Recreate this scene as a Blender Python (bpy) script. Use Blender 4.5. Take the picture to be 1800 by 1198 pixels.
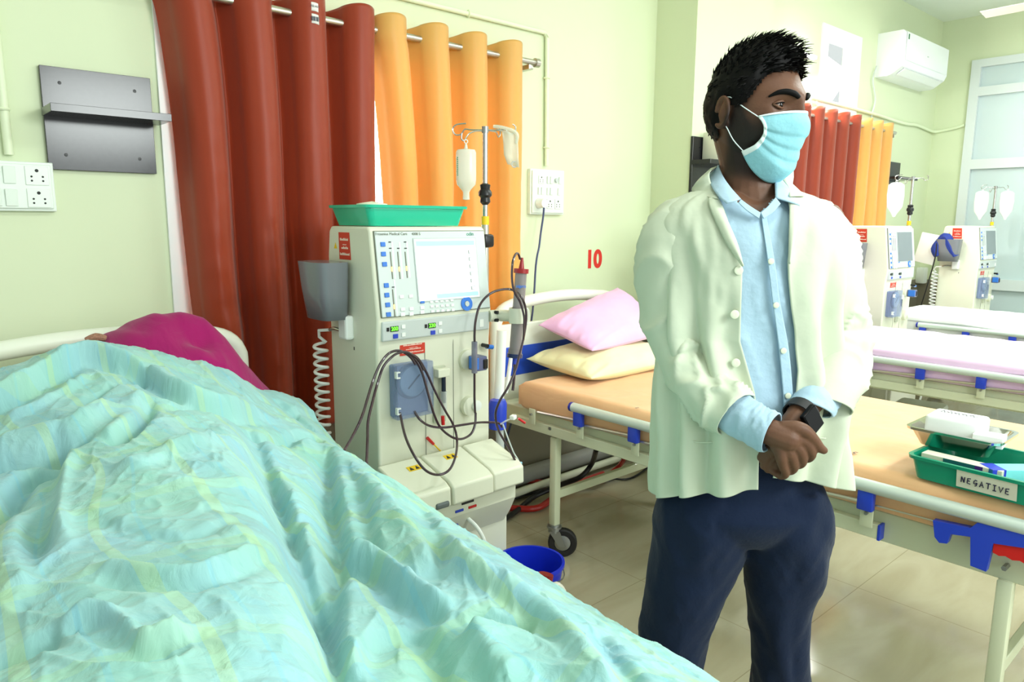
import bpy, bmesh, math, random
import numpy as np
from mathutils import Vector, Matrix
from mathutils import noise as mnoise

# ------------------------------------------------------------------ clear
for o in list(bpy.data.objects):
    bpy.data.objects.remove(o)
scene = bpy.context.scene
COL = scene.collection
PI = math.pi

# ------------------------------------------------------------------ camera
F, CX, CY, CH = 1270.0, 900.0, 599.0, 1.42        # focal length in pixels of an 1800 wide frame, eye height
PITCH, ROLL, YAW = math.radians(9.45), math.radians(0.35), math.radians(48.3)
_fw = Vector((math.cos(YAW) * math.cos(PITCH), math.sin(YAW) * math.cos(PITCH), -math.sin(PITCH)))
_rt0 = Vector((math.sin(YAW), -math.cos(YAW), 0))
_up0 = _rt0.cross(_fw)
_rt = _rt0 * math.cos(ROLL) + _up0 * math.sin(ROLL)
_up = _up0 * math.cos(ROLL) - _rt0 * math.sin(ROLL)
EYE = Vector((0, 0, CH))
cam_data = bpy.data.cameras.new('camera')
cam_data.sensor_width = 36.0
cam_data.lens = F / 1800 * 36
cam_data.clip_start = 0.02
cam = bpy.data.objects.new('camera', cam_data)
COL.objects.link(cam)
m = Matrix((_rt, _up, -_fw)).transposed().to_4x4()
m.translation = EYE
cam.matrix_world = m
scene.camera = cam

# ------------------------------------------------------------------ colour management, world and lights
vs = scene.view_settings
vs.view_transform = 'Standard'
vs.look = 'None'
vs.gamma = 1.0
vs.exposure = 0.40
vs.use_curve_mapping = False
world = bpy.data.worlds.new('world')
scene.world = world
world.use_nodes = True
world.node_tree.nodes['Background'].inputs[0].default_value = (0.92, 1.0, 0.98, 1)
world.node_tree.nodes['Background'].inputs[1].default_value = 0.62


def area_light(name, loc, target, sx, sy, power, color=(1, 1, 1), spread=180):
    l = bpy.data.lights.new(name, 'AREA')
    l.shape = 'RECTANGLE'
    l.size, l.size_y = sx, sy
    l.energy = power
    l.color = color
    l.spread = math.radians(spread)
    o = bpy.data.objects.new(name, l)
    COL.objects.link(o)
    o.location = loc
    o.rotation_euler = (Vector(target) - Vector(loc)).to_track_quat('-Z', 'Y').to_euler()
    return o


# daylight through the windows in the opposite wall, behind the camera
area_light('daylight_opposite', (2.8, -3.4, 1.9), (2.8, 2.0, 1.2), 6.2, 1.5, 75, (0.92, 1.0, 0.98))
# the photographer's strobe, up to the right behind the lens
area_light('strobe', (1.5, -1.0, 2.25), (1.3, 1.8, 1.1), 0.9, 0.6, 31, (0.93, 1.0, 0.97))
# ceiling tube lights of the ward
area_light('ceiling_lamp_near', (0.9, 0.2, 3.15), (0.9, 0.2, 0), 1.2, 0.2, 10, (0.94, 1.0, 0.96))
area_light('ceiling_lamp_mid', (3.6, 0.3, 3.15), (3.6, 0.3, 0), 1.2, 0.3, 44, (0.93, 1.0, 0.96))
area_light('ceiling_lamp_far', (6.2, 0.6, 3.15), (6.2, 0.6, 0), 1.2, 0.3, 56, (0.93, 1.0, 0.96))
# daylight outside the curtained windows
area_light('daylight_window', (1.55, 3.6, 1.7), (1.55, 2.0, 1.4), 1.6, 1.5, 60, (1, 0.99, 0.95))
area_light('daylight_window_far', (5.9, 3.6, 1.7), (5.9, 2.0, 1.4), 1.6, 1.5, 40, (1, 0.99, 0.95))


# ------------------------------------------------------------------ measuring helpers: where a sight line meets a plane of the room
def sight(x, y):
    return _fw * F + _rt * (x - CX) - _up * (y - CY)


def on_y(x, y, Y):
    d = sight(x, y)
    return EYE + d * (Y / d.y)


def on_x(x, y, X):
    d = sight(x, y)
    return EYE + d * (X / d.x)


def on_z(x, y, z):
    d = sight(x, y)
    return EYE + d * ((z - CH) / d.z)


# ------------------------------------------------------------------ materials
def lin(c):
    c = c / 255.0
    return c / 12.92 if c <= 0.04045 else ((c + 0.055) / 1.055) ** 2.4


def rgb(r, g, b):
    return (lin(r), lin(g), lin(b), 1.0)


MATS = {}


def mat(name, color, rough=0.5, metal=0.0, spec=0.5, noise=0.0, nscale=6.0, bump=0.0, bscale=40.0,
        transmission=0.0, alpha=1.0, sheen=0.0, coat=0.0, emit=None, estr=0.0, translucent=0.0, ior=1.45, trcol=None):
    if name in MATS:
        return MATS[name]
    m = bpy.data.materials.new(name)
    m.use_nodes = True
    nt = m.node_tree
    b = nt.nodes['Principled BSDF']
    b.inputs['Base Color'].default_value = color
    b.inputs['Roughness'].default_value = rough
    b.inputs['Metallic'].default_value = metal
    b.inputs['Specular IOR Level'].default_value = spec
    b.inputs['IOR'].default_value = ior
    b.inputs['Transmission Weight'].default_value = transmission
    b.inputs['Alpha'].default_value = alpha
    b.inputs['Coat Weight'].default_value = coat
    b.inputs['Sheen Weight'].default_value = sheen
    if emit:
        b.inputs['Emission Color'].default_value = emit
        b.inputs['Emission Strength'].default_value = estr
    tc = nt.nodes.new('ShaderNodeTexCoord')
    if noise > 0:
        n = nt.nodes.new('ShaderNodeTexNoise')
        n.inputs['Scale'].default_value = nscale
        n.inputs['Detail'].default_value = 4
        nt.links.new(tc.outputs['Object'], n.inputs['Vector'])
        mx = nt.nodes.new('ShaderNodeMix')
        mx.data_type = 'RGBA'
        mx.inputs[6].default_value = tuple(max(0, c * (1 - noise)) for c in color[:3]) + (1,)
        mx.inputs[7].default_value = tuple(min(1, c * (1 + noise)) for c in color[:3]) + (1,)
        nt.links.new(n.outputs['Fac'], mx.inputs[0])
        nt.links.new(mx.outputs[2], b.inputs['Base Color'])
    if bump > 0:
        n2 = nt.nodes.new('ShaderNodeTexNoise')
        n2.inputs['Scale'].default_value = bscale
        n2.inputs['Detail'].default_value = 3
        nt.links.new(tc.outputs['Object'], n2.inputs['Vector'])
        bp = nt.nodes.new('ShaderNodeBump')
        bp.inputs['Strength'].default_value = bump
        bp.inputs['Distance'].default_value = 0.01
        nt.links.new(n2.outputs['Fac'], bp.inputs['Height'])
        nt.links.new(bp.outputs['Normal'], b.inputs['Normal'])
    if translucent > 0:
        t = nt.nodes.new('ShaderNodeBsdfTranslucent')
        t.inputs['Color'].default_value = trcol or color
        ms = nt.nodes.new('ShaderNodeMixShader')
        ms.inputs[0].default_value = translucent
        nt.links.new(b.outputs[0], ms.inputs[1])
        nt.links.new(t.outputs[0], ms.inputs[2])
        nt.links.new(ms.outputs[0], nt.nodes['Material Output'].inputs['Surface'])
    MATS[name] = m
    return m


M_cream = mat('cream_enamel', rgb(226, 230, 208), 0.35, coat=0.2)
M_machine = mat('machine_shell', rgb(224, 225, 205), 0.42)
M_mside = mat('machine_side', rgb(214, 214, 184), 0.5)
M_white = mat('white_plastic', rgb(236, 240, 236), 0.35)
M_grey = mat('grey_plastic', rgb(196, 204, 202), 0.4)
M_black = mat('black_plastic', rgb(22, 22, 24), 0.35)
M_blue = mat('blue_plastic', rgb(38, 66, 190), 0.35)
M_dkblue = mat('deep_blue_plastic', rgb(20, 36, 150), 0.3)
M_red = mat('red_plastic', rgb(200, 26, 24), 0.35)
M_steel = mat('steel', rgb(190, 190, 185), 0.25, metal=1.0)
M_bsteel = mat('brushed_steel', rgb(200, 196, 186), 0.35, metal=1.0)
M_zinc = mat('zinc', rgb(160, 162, 160), 0.4, metal=0.9)
M_alu = mat('aluminium_rail', rgb(200, 212, 204), 0.4, metal=0.25)
M_rubber = mat('rubber', rgb(30, 28, 28), 0.6)
M_blood = mat('blood_line', rgb(62, 44, 52), 0.25, coat=0.4)
M_clear = mat('clear_tube', rgb(235, 240, 235), 0.2, alpha=0.45)
M_paper = mat('white_paper', rgb(240, 242, 238), 0.7)
M_ink = mat('ink', rgb(28, 26, 60), 0.6)


# ------------------------------------------------------------------ object helpers
def tag(o, label=None, cat=None, group=None, kind=None):
    if label: o['label'] = label
    if cat: o['category'] = cat
    if group: o['group'] = group
    if kind: o['kind'] = kind
    return o


def empty(name, loc=(0, 0, 0), label=None, cat=None, group=None, rz=0.0):
    o = bpy.data.objects.new(name, None)
    COL.objects.link(o)
    o.location = loc
    o.rotation_euler = (0, 0, rz)
    o.empty_display_size = 0.1
    return tag(o, label, cat, group)


def link(name, me, m=None, parent=None, smooth=35, local=False):
    """link mesh data as one object; vertices are given in world space unless local"""
    o = bpy.data.objects.new(name, me)
    COL.objects.link(o)
    if m is not None:
        for mm in (m if isinstance(m, (list, tuple)) else [m]):
            me.materials.append(mm)
    if parent is not None:
        o.parent = parent
        if not local:
            w = parent_world(parent)
            o.matrix_parent_inverse = w.inverted()
    if smooth:
        me.shade_smooth()
        if smooth < 180:
            me.set_sharp_from_angle(angle=math.radians(smooth))
    return o


def parent_world(p):
    w = Matrix.LocRotScale(p.location, p.rotation_euler, p.scale)
    if p.parent is not None:
        return parent_world(p.parent) @ p.matrix_parent_inverse @ w
    return w


class MB:
    """collects shapes into one mesh"""
    def __init__(self):
        self.bm = bmesh.new()
        self.mi = 0

    def _faces(self, fs):
        for f in fs:
            f.material_index = self.mi

    def box(self, c, s, rot=None, bev=0.0, seg=2):
        n0 = len(self.bm.faces)
        r = bmesh.ops.create_cube(self.bm, size=1.0)
        vs_ = r['verts']
        mt = Matrix.Translation(Vector(c))
        if rot is not None:
            mt = mt @ (rot.to_4x4() if isinstance(rot, Matrix) else Matrix.Rotation(rot, 4, 'Z'))
        mt = mt @ Matrix.Diagonal((s[0], s[1], s[2], 1))
        bmesh.ops.transform(self.bm, matrix=mt, verts=vs_)
        if bev > 0:
            es = list({e for v in vs_ for e in v.link_edges})
            r2 = bmesh.ops.bevel(self.bm, geom=es, offset=bev, segments=seg, affect='EDGES', profile=0.5)
            self._faces(r2['faces'])
        self.bm.faces.ensure_lookup_table()
        for i in range(n0, len(self.bm.faces)):
            self.bm.faces[i].material_index = self.mi
        return self

    def span(self, a, b, bev=0.0, seg=2):
        c = [(a[i] + b[i]) / 2 for i in range(3)]
        s = [abs(b[i] - a[i]) for i in range(3)]
        return self.box(c, s, bev=bev, seg=seg)

    def rings(self, rings, close0=True, close1=True, wrap=True):
        bm = self.bm
        R = [[bm.verts.new(p) for p in r] for r in rings]
        n = len(R[0])
        for i in range(len(R) - 1):
            for j in range(n if wrap else n - 1):
                k = (j + 1) % n
                try:
                    f = bm.faces.new((R[i][j], R[i][k], R[i + 1][k], R[i + 1][j]))
                    f.material_index = self.mi
                except ValueError:
                    pass
        if wrap and close0:
            f = bm.faces.new(list(reversed(R[0]))); f.material_index = self.mi
        if wrap and close1:
            f = bm.faces.new(R[-1]); f.material_index = self.mi
        return R

    def tube(self, pts, r, n=10, caps=True, sub=0, squash=None):
        """round tube along a path; r number or list"""
        pts = [Vector(p) for p in pts]
        if sub:
            pts, r = smooth_path(pts, r, sub)
        rs = r if isinstance(r, (list, tuple)) else [r] * len(pts)
        nrm = None
        rings = []
        for i, p in enumerate(pts):
            t = (pts[min(i + 1, len(pts) - 1)] - pts[max(i - 1, 0)])
            if t.length < 1e-9: t = Vector((0, 0, 1))
            t.normalize()
            if nrm is None:
                a = Vector((0, 0, 1)) if abs(t.z) < 0.9 else Vector((1, 0, 0))
                nrm = t.cross(a).normalized()
            else:
                nrm = (nrm - t * nrm.dot(t)).normalized()
            bn = t.cross(nrm)
            q = []
            for k in range(n):
                an = 2 * PI * k / n
                q.append(p + nrm * (math.cos(an) * rs[i]) + bn * (math.sin(an) * rs[i]))
            rings.append(q)
        self.rings(rings, caps, caps)
        return self

    def capsule(self, pts, rs, n=12, sub=4):
        """tapered limb with round ends"""
        pts = [Vector(p) for p in pts]
        pts, rs = smooth_path(pts, list(rs), sub)
        a = (pts[0] - pts[1]).normalized(); b = (pts[-1] - pts[-2]).normalized()
        P, R = [], []
        for t in (0.0, 0.25, 0.6, 0.85):
            an = t * PI / 2
            P.append(pts[0] + a * rs[0] * math.cos(an)); R.append(max(1e-4, rs[0] * math.sin(an)))
        P += pts; R += rs
        for t in (0.85, 0.6, 0.25, 0.0):
            an = t * PI / 2
            P.append(pts[-1] + b * rs[-1] * math.cos(an)); R.append(max(1e-4, rs[-1] * math.sin(an)))
        return self.tube(P, R, n)

    def cyl(self, a, b, r, r2=None, n=20):
        return self.tube([a, b], [r, r if r2 is None else r2], n)

    def lathe(self, prof, c=(0, 0, 0), n=28, mtx=None):
        """profile (r, z) turned about z; open ends with r=0 close themselves"""
        rings = []
        for r, z in prof:
            r = max(r, 1e-4)
            q = [Vector((r * math.cos(2 * PI * k / n), r * math.sin(2 * PI * k / n), z)) for k in range(n)]
            if mtx is not None: q = [mtx @ v for v in q]
            rings.append([v + Vector(c) for v in q])
        self.rings(rings, prof[0][0] < 1e-3, prof[-1][0] < 1e-3)
        return self

    def prism(self, poly, d, thick):
        """polygon of 3D points pushed along vector d by thick"""
        d = Vector(d).normalized() * thick
        a = [self.bm.verts.new(Vector(p)) for p in poly]
        b = [self.bm.verts.new(Vector(p) + d) for p in poly]
        n = len(a)
        fs = [self.bm.faces.new(a), self.bm.faces.new(list(reversed(b)))]
        for i in range(n):
            k = (i + 1) % n
            fs.append(self.bm.faces.new((a[k], a[i], b[i], b[k])))
        self._faces(fs)
        return self

    def torus(self, c, R, r, axis=(0, 0, 1), n=24, k=8):
        ax = Vector(axis).normalized()
        a = Vector((0, 0, 1)) if abs(ax.z) < 0.9 else Vector((1, 0, 0))
        u = ax.cross(a).normalized(); v = ax.cross(u)
        rings = []
        for i in range(n):
            t = 2 * PI * i / n
            d = u * math.cos(t) + v * math.sin(t)
            rings.append([Vector(c) + d * (R + r * math.cos(2 * PI * j / k)) + ax * (r * math.sin(2 * PI * j / k)) for j in range(k)])
        rings.append(rings[0])
        self.rings(rings, False, False)
        bmesh.ops.remove_doubles(self.bm, verts=self.bm.verts, dist=1e-6)
        return self

    def build(self, name, m=None, parent=None, smooth=35, local=False, fixn=True):
        if fixn:
            bmesh.ops.recalc_face_normals(self.bm, faces=self.bm.faces)
        me = bpy.data.meshes.new(name)
        self.bm.to_mesh(me)
        self.bm.free()
        return link(name, me, m, parent, smooth, local)


def smooth_path(pts, r, sub):
    """Catmull-Rom through the points"""
    n = len(pts)
    rs = list(r) if isinstance(r, (list, tuple)) else [r] * n
    P, R = [], []
    for i in range(n - 1):
        p0, p1, p2, p3 = pts[max(i - 1, 0)], pts[i], pts[i + 1], pts[min(i + 2, n - 1)]
        for k in range(sub):
            t = k / sub
            P.append(0.5 * ((2 * p1) + (p2 - p0) * t + (2 * p0 - 5 * p1 + 4 * p2 - p3) * t * t + (3 * p1 - p0 - 3 * p2 + p3) * t ** 3))
            R.append(rs[i] + (rs[i + 1] - rs[i]) * t)
    P.append(pts[-1]); R.append(rs[-1])
    return P, (R if isinstance(r, (list, tuple)) else R)


def catmull1(xs, ys, q):
    """smooth 1-D interpolation (vectorised) through knots"""
    xs = np.asarray(xs, float); ys = np.asarray(ys, float); q = np.clip(np.asarray(q, float), min(xs), max(xs))
    if xs[0] > xs[-1]: xs, ys = xs[::-1], ys[::-1]
    m = np.gradient(ys, xs)
    i = np.clip(np.searchsorted(xs, q) - 1, 0, len(xs) - 2)
    h = xs[i + 1] - xs[i]; t = (q - xs[i]) / h
    h00 = 2 * t ** 3 - 3 * t ** 2 + 1; h10 = t ** 3 - 2 * t ** 2 + t; h01 = -2 * t ** 3 + 3 * t ** 2; h11 = t ** 3 - t ** 2
    return h00 * ys[i] + h10 * h * m[i] + h01 * ys[i + 1] + h11 * h * m[i + 1]


def grid_mesh(name, P, m, parent=None, wrap=False, smooth=180, solid=0.0, local=False):
    """P: array (rows, cols, 3)"""
    nr, nc = P.shape[:2]
    V = P.reshape(-1, 3)
    f = []
    for i in range(nr - 1):
        a = i * nc
        for j in range(nc if wrap else nc - 1):
            k = (j + 1) % nc
            f.append((a + j, a + k, a + nc + k, a + nc + j))
    me = bpy.data.meshes.new(name)
    me.from_pydata(V.tolist(), [], f)
    me.update()
    o = link(name, me, m, parent, smooth, local)
    if solid:
        md = o.modifiers.new('thickness', 'SOLIDIFY')
        md.thickness = solid
        md.offset = -1
    return o


_rng = np.random.default_rng(7)
_perm = _rng.random((64, 64))


def vnoise(x, y, seed=0):
    """smooth 2-D value noise, vectorised, about -1..1"""
    x = np.asarray(x, float) + seed * 17.3; y = np.asarray(y, float) + seed * 9.7
    xi = np.floor(x).astype(int); yi = np.floor(y).astype(int)
    fx = x - xi; fy = y - yi
    fx = fx * fx * (3 - 2 * fx); fy = fy * fy * (3 - 2 * fy)
    g = lambda a, b: _perm[a % 64, b % 64]
    v = (g(xi, yi) * (1 - fx) + g(xi + 1, yi) * fx) * (1 - fy) + (g(xi, yi + 1) * (1 - fx) + g(xi + 1, yi + 1) * fx) * fy
    return v * 2 - 1


def text_obj(name, s, size, mtx, m, parent=None, bold=0.0, extrude=0.0004, align='CENTER', sx=1.0):
    c = bpy.data.curves.new(name, 'FONT')
    c.body = s
    c.size = size
    c.align_x = align
    c.align_y = 'CENTER'
    c.extrude = extrude
    c.offset = bold
    o = bpy.data.objects.new(name, c)
    COL.objects.link(o)
    dg = bpy.context.evaluated_depsgraph_get()
    me = bpy.data.meshes.new_from_object(o.evaluated_get(dg))
    bpy.data.objects.remove(o)
    me.transform(mtx @ Matrix.Diagonal((sx, 1, 1, 1)))
    me.materials.clear()
    return link(name, me, m, parent, 0)


def frame_mtx(o, xdir, zup, off=0.0):
    """matrix with local x along xdir, local y along zup, local z = facing"""
    x = Vector(xdir).normalized(); y = Vector(zup).normalized(); z = x.cross(y).normalized(); y = z.cross(x)
    m = Matrix((x, y, z)).transposed().to_4x4()
    m.translation = Vector(o) + z * off
    return m


def copy_tree(o, parent=None):
    c = o.copy()
    COL.objects.link(c)
    c.parent = parent
    for ch in [x for x in bpy.data.objects if x.parent == o]:
        d = copy_tree(ch, c)
        d.matrix_parent_inverse = ch.matrix_parent_inverse.copy()
    return c
# ================================================================== ROOM
WY = 2.75      # back wall
WX = 7.99      # far wall
CZ = 3.33      # ceiling


def wall_material(name, upper, lower, zsplit=None, split_noise=0.012):
    m = mat(name, upper, 0.6, noise=0.03, nscale=1.3, bump=0.08, bscale=14)
    if zsplit is not None:
        nt = m.node_tree
        b = nt.nodes['Principled BSDF']
        src = b.inputs['Base Color'].links[0].from_socket
        g = nt.nodes.new('ShaderNodeNewGeometry')
        sp = nt.nodes.new('ShaderNodeSeparateXYZ')
        nt.links.new(g.outputs['Position'], sp.inputs[0])
        gt = nt.nodes.new('ShaderNodeMath'); gt.operation = 'GREATER_THAN'
        gt.inputs[1].default_value = zsplit
        nt.links.new(sp.outputs['Z'], gt.inputs[0])
        n = nt.nodes.new('ShaderNodeTexNoise'); n.inputs['Scale'].default_value = 2.5; n.inputs['Detail'].default_value = 5
        nt.links.new(g.outputs['Position'], n.inputs['Vector'])
        mx0 = nt.nodes.new('ShaderNodeMix'); mx0.data_type = 'RGBA'
        mx0.inputs[6].default_value = tuple(c * 0.85 for c in lower[:3]) + (1,)
        mx0.inputs[7].default_value = tuple(c * 1.12 for c in lower[:3]) + (1,)
        nt.links.new(n.outputs['Fac'], mx0.inputs[0])
        mx = nt.nodes.new('ShaderNodeMix'); mx.data_type = 'RGBA'
        nt.links.new(gt.outputs[0], mx.inputs[0])
        nt.links.new(mx0.outputs[2], mx.inputs[6])
        nt.links.new(src, mx.inputs[7])
        nt.links.new(mx.outputs[2], b.inputs['Base Color'])
    return m


M_wall = wall_material('wall_paint', rgb(214, 224, 190), rgb(140, 134, 116), 0.86)
M_ceil = mat('ceiling_paint', rgb(232, 240, 230), 0.7)


def floor_material():
    m = bpy.data.materials.new('floor_tiles')
    m.use_nodes = True
    nt = m.node_tree
    b = nt.nodes['Principled BSDF']
    g = nt.nodes.new('ShaderNodeNewGeometry')
    mp = nt.nodes.new('ShaderNodeMapping')
    mp.inputs['Location'].default_value = (0.21, 0.13, 0)
    nt.links.new(g.outputs['Position'], mp.inputs[0])
    n = nt.nodes.new('ShaderNodeTexNoise'); n.inputs['Scale'].default_value = 3.0; n.inputs['Detail'].default_value = 8; n.inputs['Distortion'].default_value = 0.8
    mp2 = nt.nodes.new('ShaderNodeMapping'); mp2.inputs['Scale'].default_value = (0.6, 2.0, 1); mp2.inputs['Rotation'].default_value = (0, 0, 0.5)
    nt.links.new(g.outputs['Position'], mp2.inputs[0]); nt.links.new(mp2.outputs[0], n.inputs['Vector'])
    r = nt.nodes.new('ShaderNodeValToRGB')
    r.color_ramp.elements[0].position = 0.3; r.color_ramp.elements[0].color = rgb(168, 160, 132)
    r.color_ramp.elements[1].position = 0.7; r.color_ramp.elements[1].color = rgb(186, 180, 154)
    nt.links.new(n.outputs['Fac'], r.inputs[0])
    br = nt.nodes.new('ShaderNodeTexBrick')
    br.offset = 0.0
    br.inputs['Scale'].default_value = 1.0
    br.inputs['Brick Width'].default_value = 0.6; br.inputs['Row Height'].default_value = 0.6
    br.inputs['Mortar Size'].default_value = 0.0016
    br.inputs['Mortar Smooth'].default_value = 0.0
    br.inputs['Color1'].default_value = (1, 1, 1, 1); br.inputs['Color2'].default_value = (1, 1, 1, 1); br.inputs['Mortar'].default_value = (0.68, 0.66, 0.60, 1)
    nt.links.new(mp.outputs[0], br.inputs['Vector'])
    mx = nt.nodes.new('ShaderNodeMix'); mx.data_type = 'RGBA'; mx.blend_type = 'MULTIPLY'; mx.inputs[0].default_value = 1
    nt.links.new(r.outputs[0], mx.inputs[6]); nt.links.new(br.outputs['Color'], mx.inputs[7])
    nt.links.new(mx.outputs[2], b.inputs['Base Color'])
    b.inputs['Roughness'].default_value = 0.09
    b.inputs['Specular IOR Level'].default_value = 0.55
    return m


def structure(o):
    o['kind'] = 'structure'
    return o


structure(MB().span((-3.2, -3.6, -0.1), (WX + 0.1, WY + 0.12, 0.0)).build('floor', floor_material(), smooth=0))
structure(MB().span((-3.2, -3.6, CZ), (WX + 0.1, WY + 0.12, CZ + 0.1)).build('ceiling', M_ceil, smooth=0))


def wall_with_holes(name, x0, x1, z0, z1, y0, y1, holes, m):
    """wall in the XZ plane with rectangular openings"""
    mb = MB()
    xs = sorted({x0, x1} | {h[0] for h in holes} | {h[1] for h in holes})
    zs = sorted({z0, z1} | {h[2] for h in holes} | {h[3] for h in holes})
    for i in range(len(xs) - 1):
        for j in range(len(zs) - 1):
            cx, cz = (xs[i] + xs[i + 1]) / 2, (zs[j] + zs[j + 1]) / 2
            if any(h[0] < cx < h[1] and h[2] < cz < h[3] for h in holes):
                continue
            mb.span((xs[i], y0, zs[j]), (xs[i + 1], y1, zs[j + 1]))
    bmesh.ops.remove_doubles(mb.bm, verts=mb.bm.verts, dist=1e-5)
    return structure(mb.build(name, m, smooth=0, fixn=False))


W1 = (0.88, 2.38, 0.74, 2.1)
W2 = (5.25, 6.75, 0.74, 2.1)
W3 = (5.62, 6.18, 2.30, 2.84)
wall_with_holes('wall_back', -3.2, WX + 0.1, 0, CZ, WY, WY + 0.12, [W1, W2, W3], M_wall)
structure(MB().span((3.555, 2.475, 0), (4.35, WY, CZ)).build('wall_pier', M_wall, smooth=0))
# far wall with the glazed partition opening
mb = MB()
mb.span((WX, 2.46, 0), (WX + 0.1, WY + 0.12, CZ)); mb.span((WX, -3.6, 2.93), (WX + 0.1, 2.46, CZ)); mb.span((WX, -3.6, 0), (WX + 0.1, -0.4, 2.93))
structure(mb.build('wall_right', M_wall, smooth=0, fixn=False))

M_upvc = mat('window_frame_paint', rgb(236, 240, 240), 0.35)
M_glass = mat('window_glass', (1, 1, 1, 1), 0.05, transmission=1.0, ior=1.05)


def window(name, w, mull):
    x0, x1, z0, z1 = w
    t = empty(name, ((x0 + x1) / 2, WY, z0)); structure(t)
    f = MB()
    y0, y1 = WY - 0.012, WY + 0.07
    f.span((x0 - 0.07, y0, z0 - 0.05), (x0 + 0.035, y1, z1 + 0.06)); f.span((x1 - 0.035, y0, z0 - 0.05), (x1 + 0.05, y1, z1 + 0.06))
    f.span((x0 + 0.035, y0, z0 - 0.05), (x1 - 0.035, y1, z0 + 0.03)); f.span((x0 + 0.035, y0, z1 - 0.03), (x1 - 0.035, y1, z1 + 0.06))
    for k in range(1, mull):
        xm = x0 + (x1 - x0) * k / mull
        f.span((xm - 0.02, y0 + 0.02, z0 + 0.03), (xm + 0.02, y1, z1 - 0.03))
    f.build('window_frame', M_upvc, t, smooth=0)
    MB().span((x0, WY + 0.03, z0), (x1, WY + 0.036, z1)).build('window_pane', M_glass, t, smooth=0)
    return t


w1 = window('window_1', W1, 3)
lt = MB().span((0.925, WY - 0.03, 1.50), (0.943, WY - 0.012, 1.60)).build('window_latch', M_steel, w1, smooth=0)
window('window_2', W2, 3)
window('window_3', W3, 1)

# glazed aluminium partition in the far wall
M_frost = mat('frosted_glass', rgb(196, 212, 214), 0.35, noise=0.05, nscale=1.2)
M_anod = mat('anodised_frame', rgb(214, 222, 222), 0.35)
d1 = empty('door_1', (WX, 1.0, 0)); structure(d1)
f = MB()
x0, x1 = WX - 0.03, WX + 0.06
f.span((x0, 2.38, 0), (x1, 2.46, 2.93)); f.span((x0, -0.4, 2.86), (x1, 2.38, 2.93)); f.span((x0, -0.4, 2.60), (x1, 2.38, 2.68))
f.span((x0, -0.4, 1.93), (x1, 2.38, 2.02)); f.span((x0, -0.4, 0.80), (x1, 2.38, 0.90)); f.span((x0, -0.4, 0), (x1, 2.38, 0.08))
f.span((x0, 0.95, 0.08), (x1, 1.05, 2.93)); f.span((x0, -0.4, 0), (x1, -0.32, 2.93))
f.build('door_frame', M_anod, d1, smooth=0)
for a, b in ((0.08, 0.80), (0.90, 1.93), (2.02, 2.60), (2.68, 2.86)):
    for c, d in ((-0.32, 0.95), (1.05, 2.38)):
        MB().span((WX + 0.01, c, a), (WX + 0.02, d, b)).build('frosted_pane', M_frost, d1, smooth=0)

# ceiling cornice shadow line between pier and far corner is plain; pipes and cables on the walls
M_pvc = mat('conduit_paint', rgb(226, 236, 204), 0.45)


def clip(mb, c, ax, r):
    mb.torus(c, r + 0.002, 0.005, ax, 14, 6)


c1 = empty('wall_conduit', (2.66, WY, 1.68), 'cream conduit pipe running down to the socket board beside the yellow curtain', 'conduit')
mb = MB(); yy = WY - 0.014
mb.tube([(1.55, yy, 2.345), (2.64, yy, 2.345), (2.66, yy, 2.325), (2.668, yy, 1.70)], 0.011, 12)
mb.build('pipe', M_pvc, c1)
for c, ax in (((2.16, yy, 2.345), (1, 0, 0)), ((2.662, yy, 2.13), (0, 0, 1)), ((2.667, yy, 1.79), (0, 0, 1)), ((2.655, yy, 2.33), (1, 0, 1))):
    mb = MB(); clip(mb, c, ax, 0.011); mb.build('saddle_clip', M_pvc, c1)
c2 = empty('wall_conduit', (0.36, WY, 1.6), 'white conduit pipe dropping to the switchboard at the far left', 'conduit')
MB().tube([(0.352, yy, CZ - 0.01), (0.362, yy, 1.61)], 0.013, 12).build('pipe', M_pvc, c2)
mb = MB(); clip(mb, (0.358, yy, 1.745), (0, 0, 1), 0.013); mb.build('saddle_clip', M_pvc, c2)
pts = [on_y(x, y, WY - 0.02) for x, y in ((1425, 172), (1470, 183), (1520, 196), (1545, 203), (1590, 217), (1612, 220), (1636, 230))]
pts += [Vector((WX - 0.02, 2.70, pts[-1].z)), Vector((WX - 0.02, 2.55, pts[-1].z + 0.02)), Vector((WX - 0.02, 2.47, pts[-1].z + 0.04))]
tag(MB().tube(pts, 0.013, 8, sub=4).build('wall_cable', M_pvc), 'pale cable pipe sagging along the wall under the air conditioner to the glass partition', 'cable')

M_wred = mat('wall_number_paint', rgb(212, 44, 34), 0.6)
n10 = empty('wall_number', (3.07, WY, 1.2), 'red number 10 painted on the wall above the pink pillow', 'number')
g = text_obj('digits', '10', 0.135, frame_mtx((3.062, WY, 1.205), (1, 0, 0), (0, 0, 1), 0.001), M_wred, n10, bold=0.006)

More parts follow.
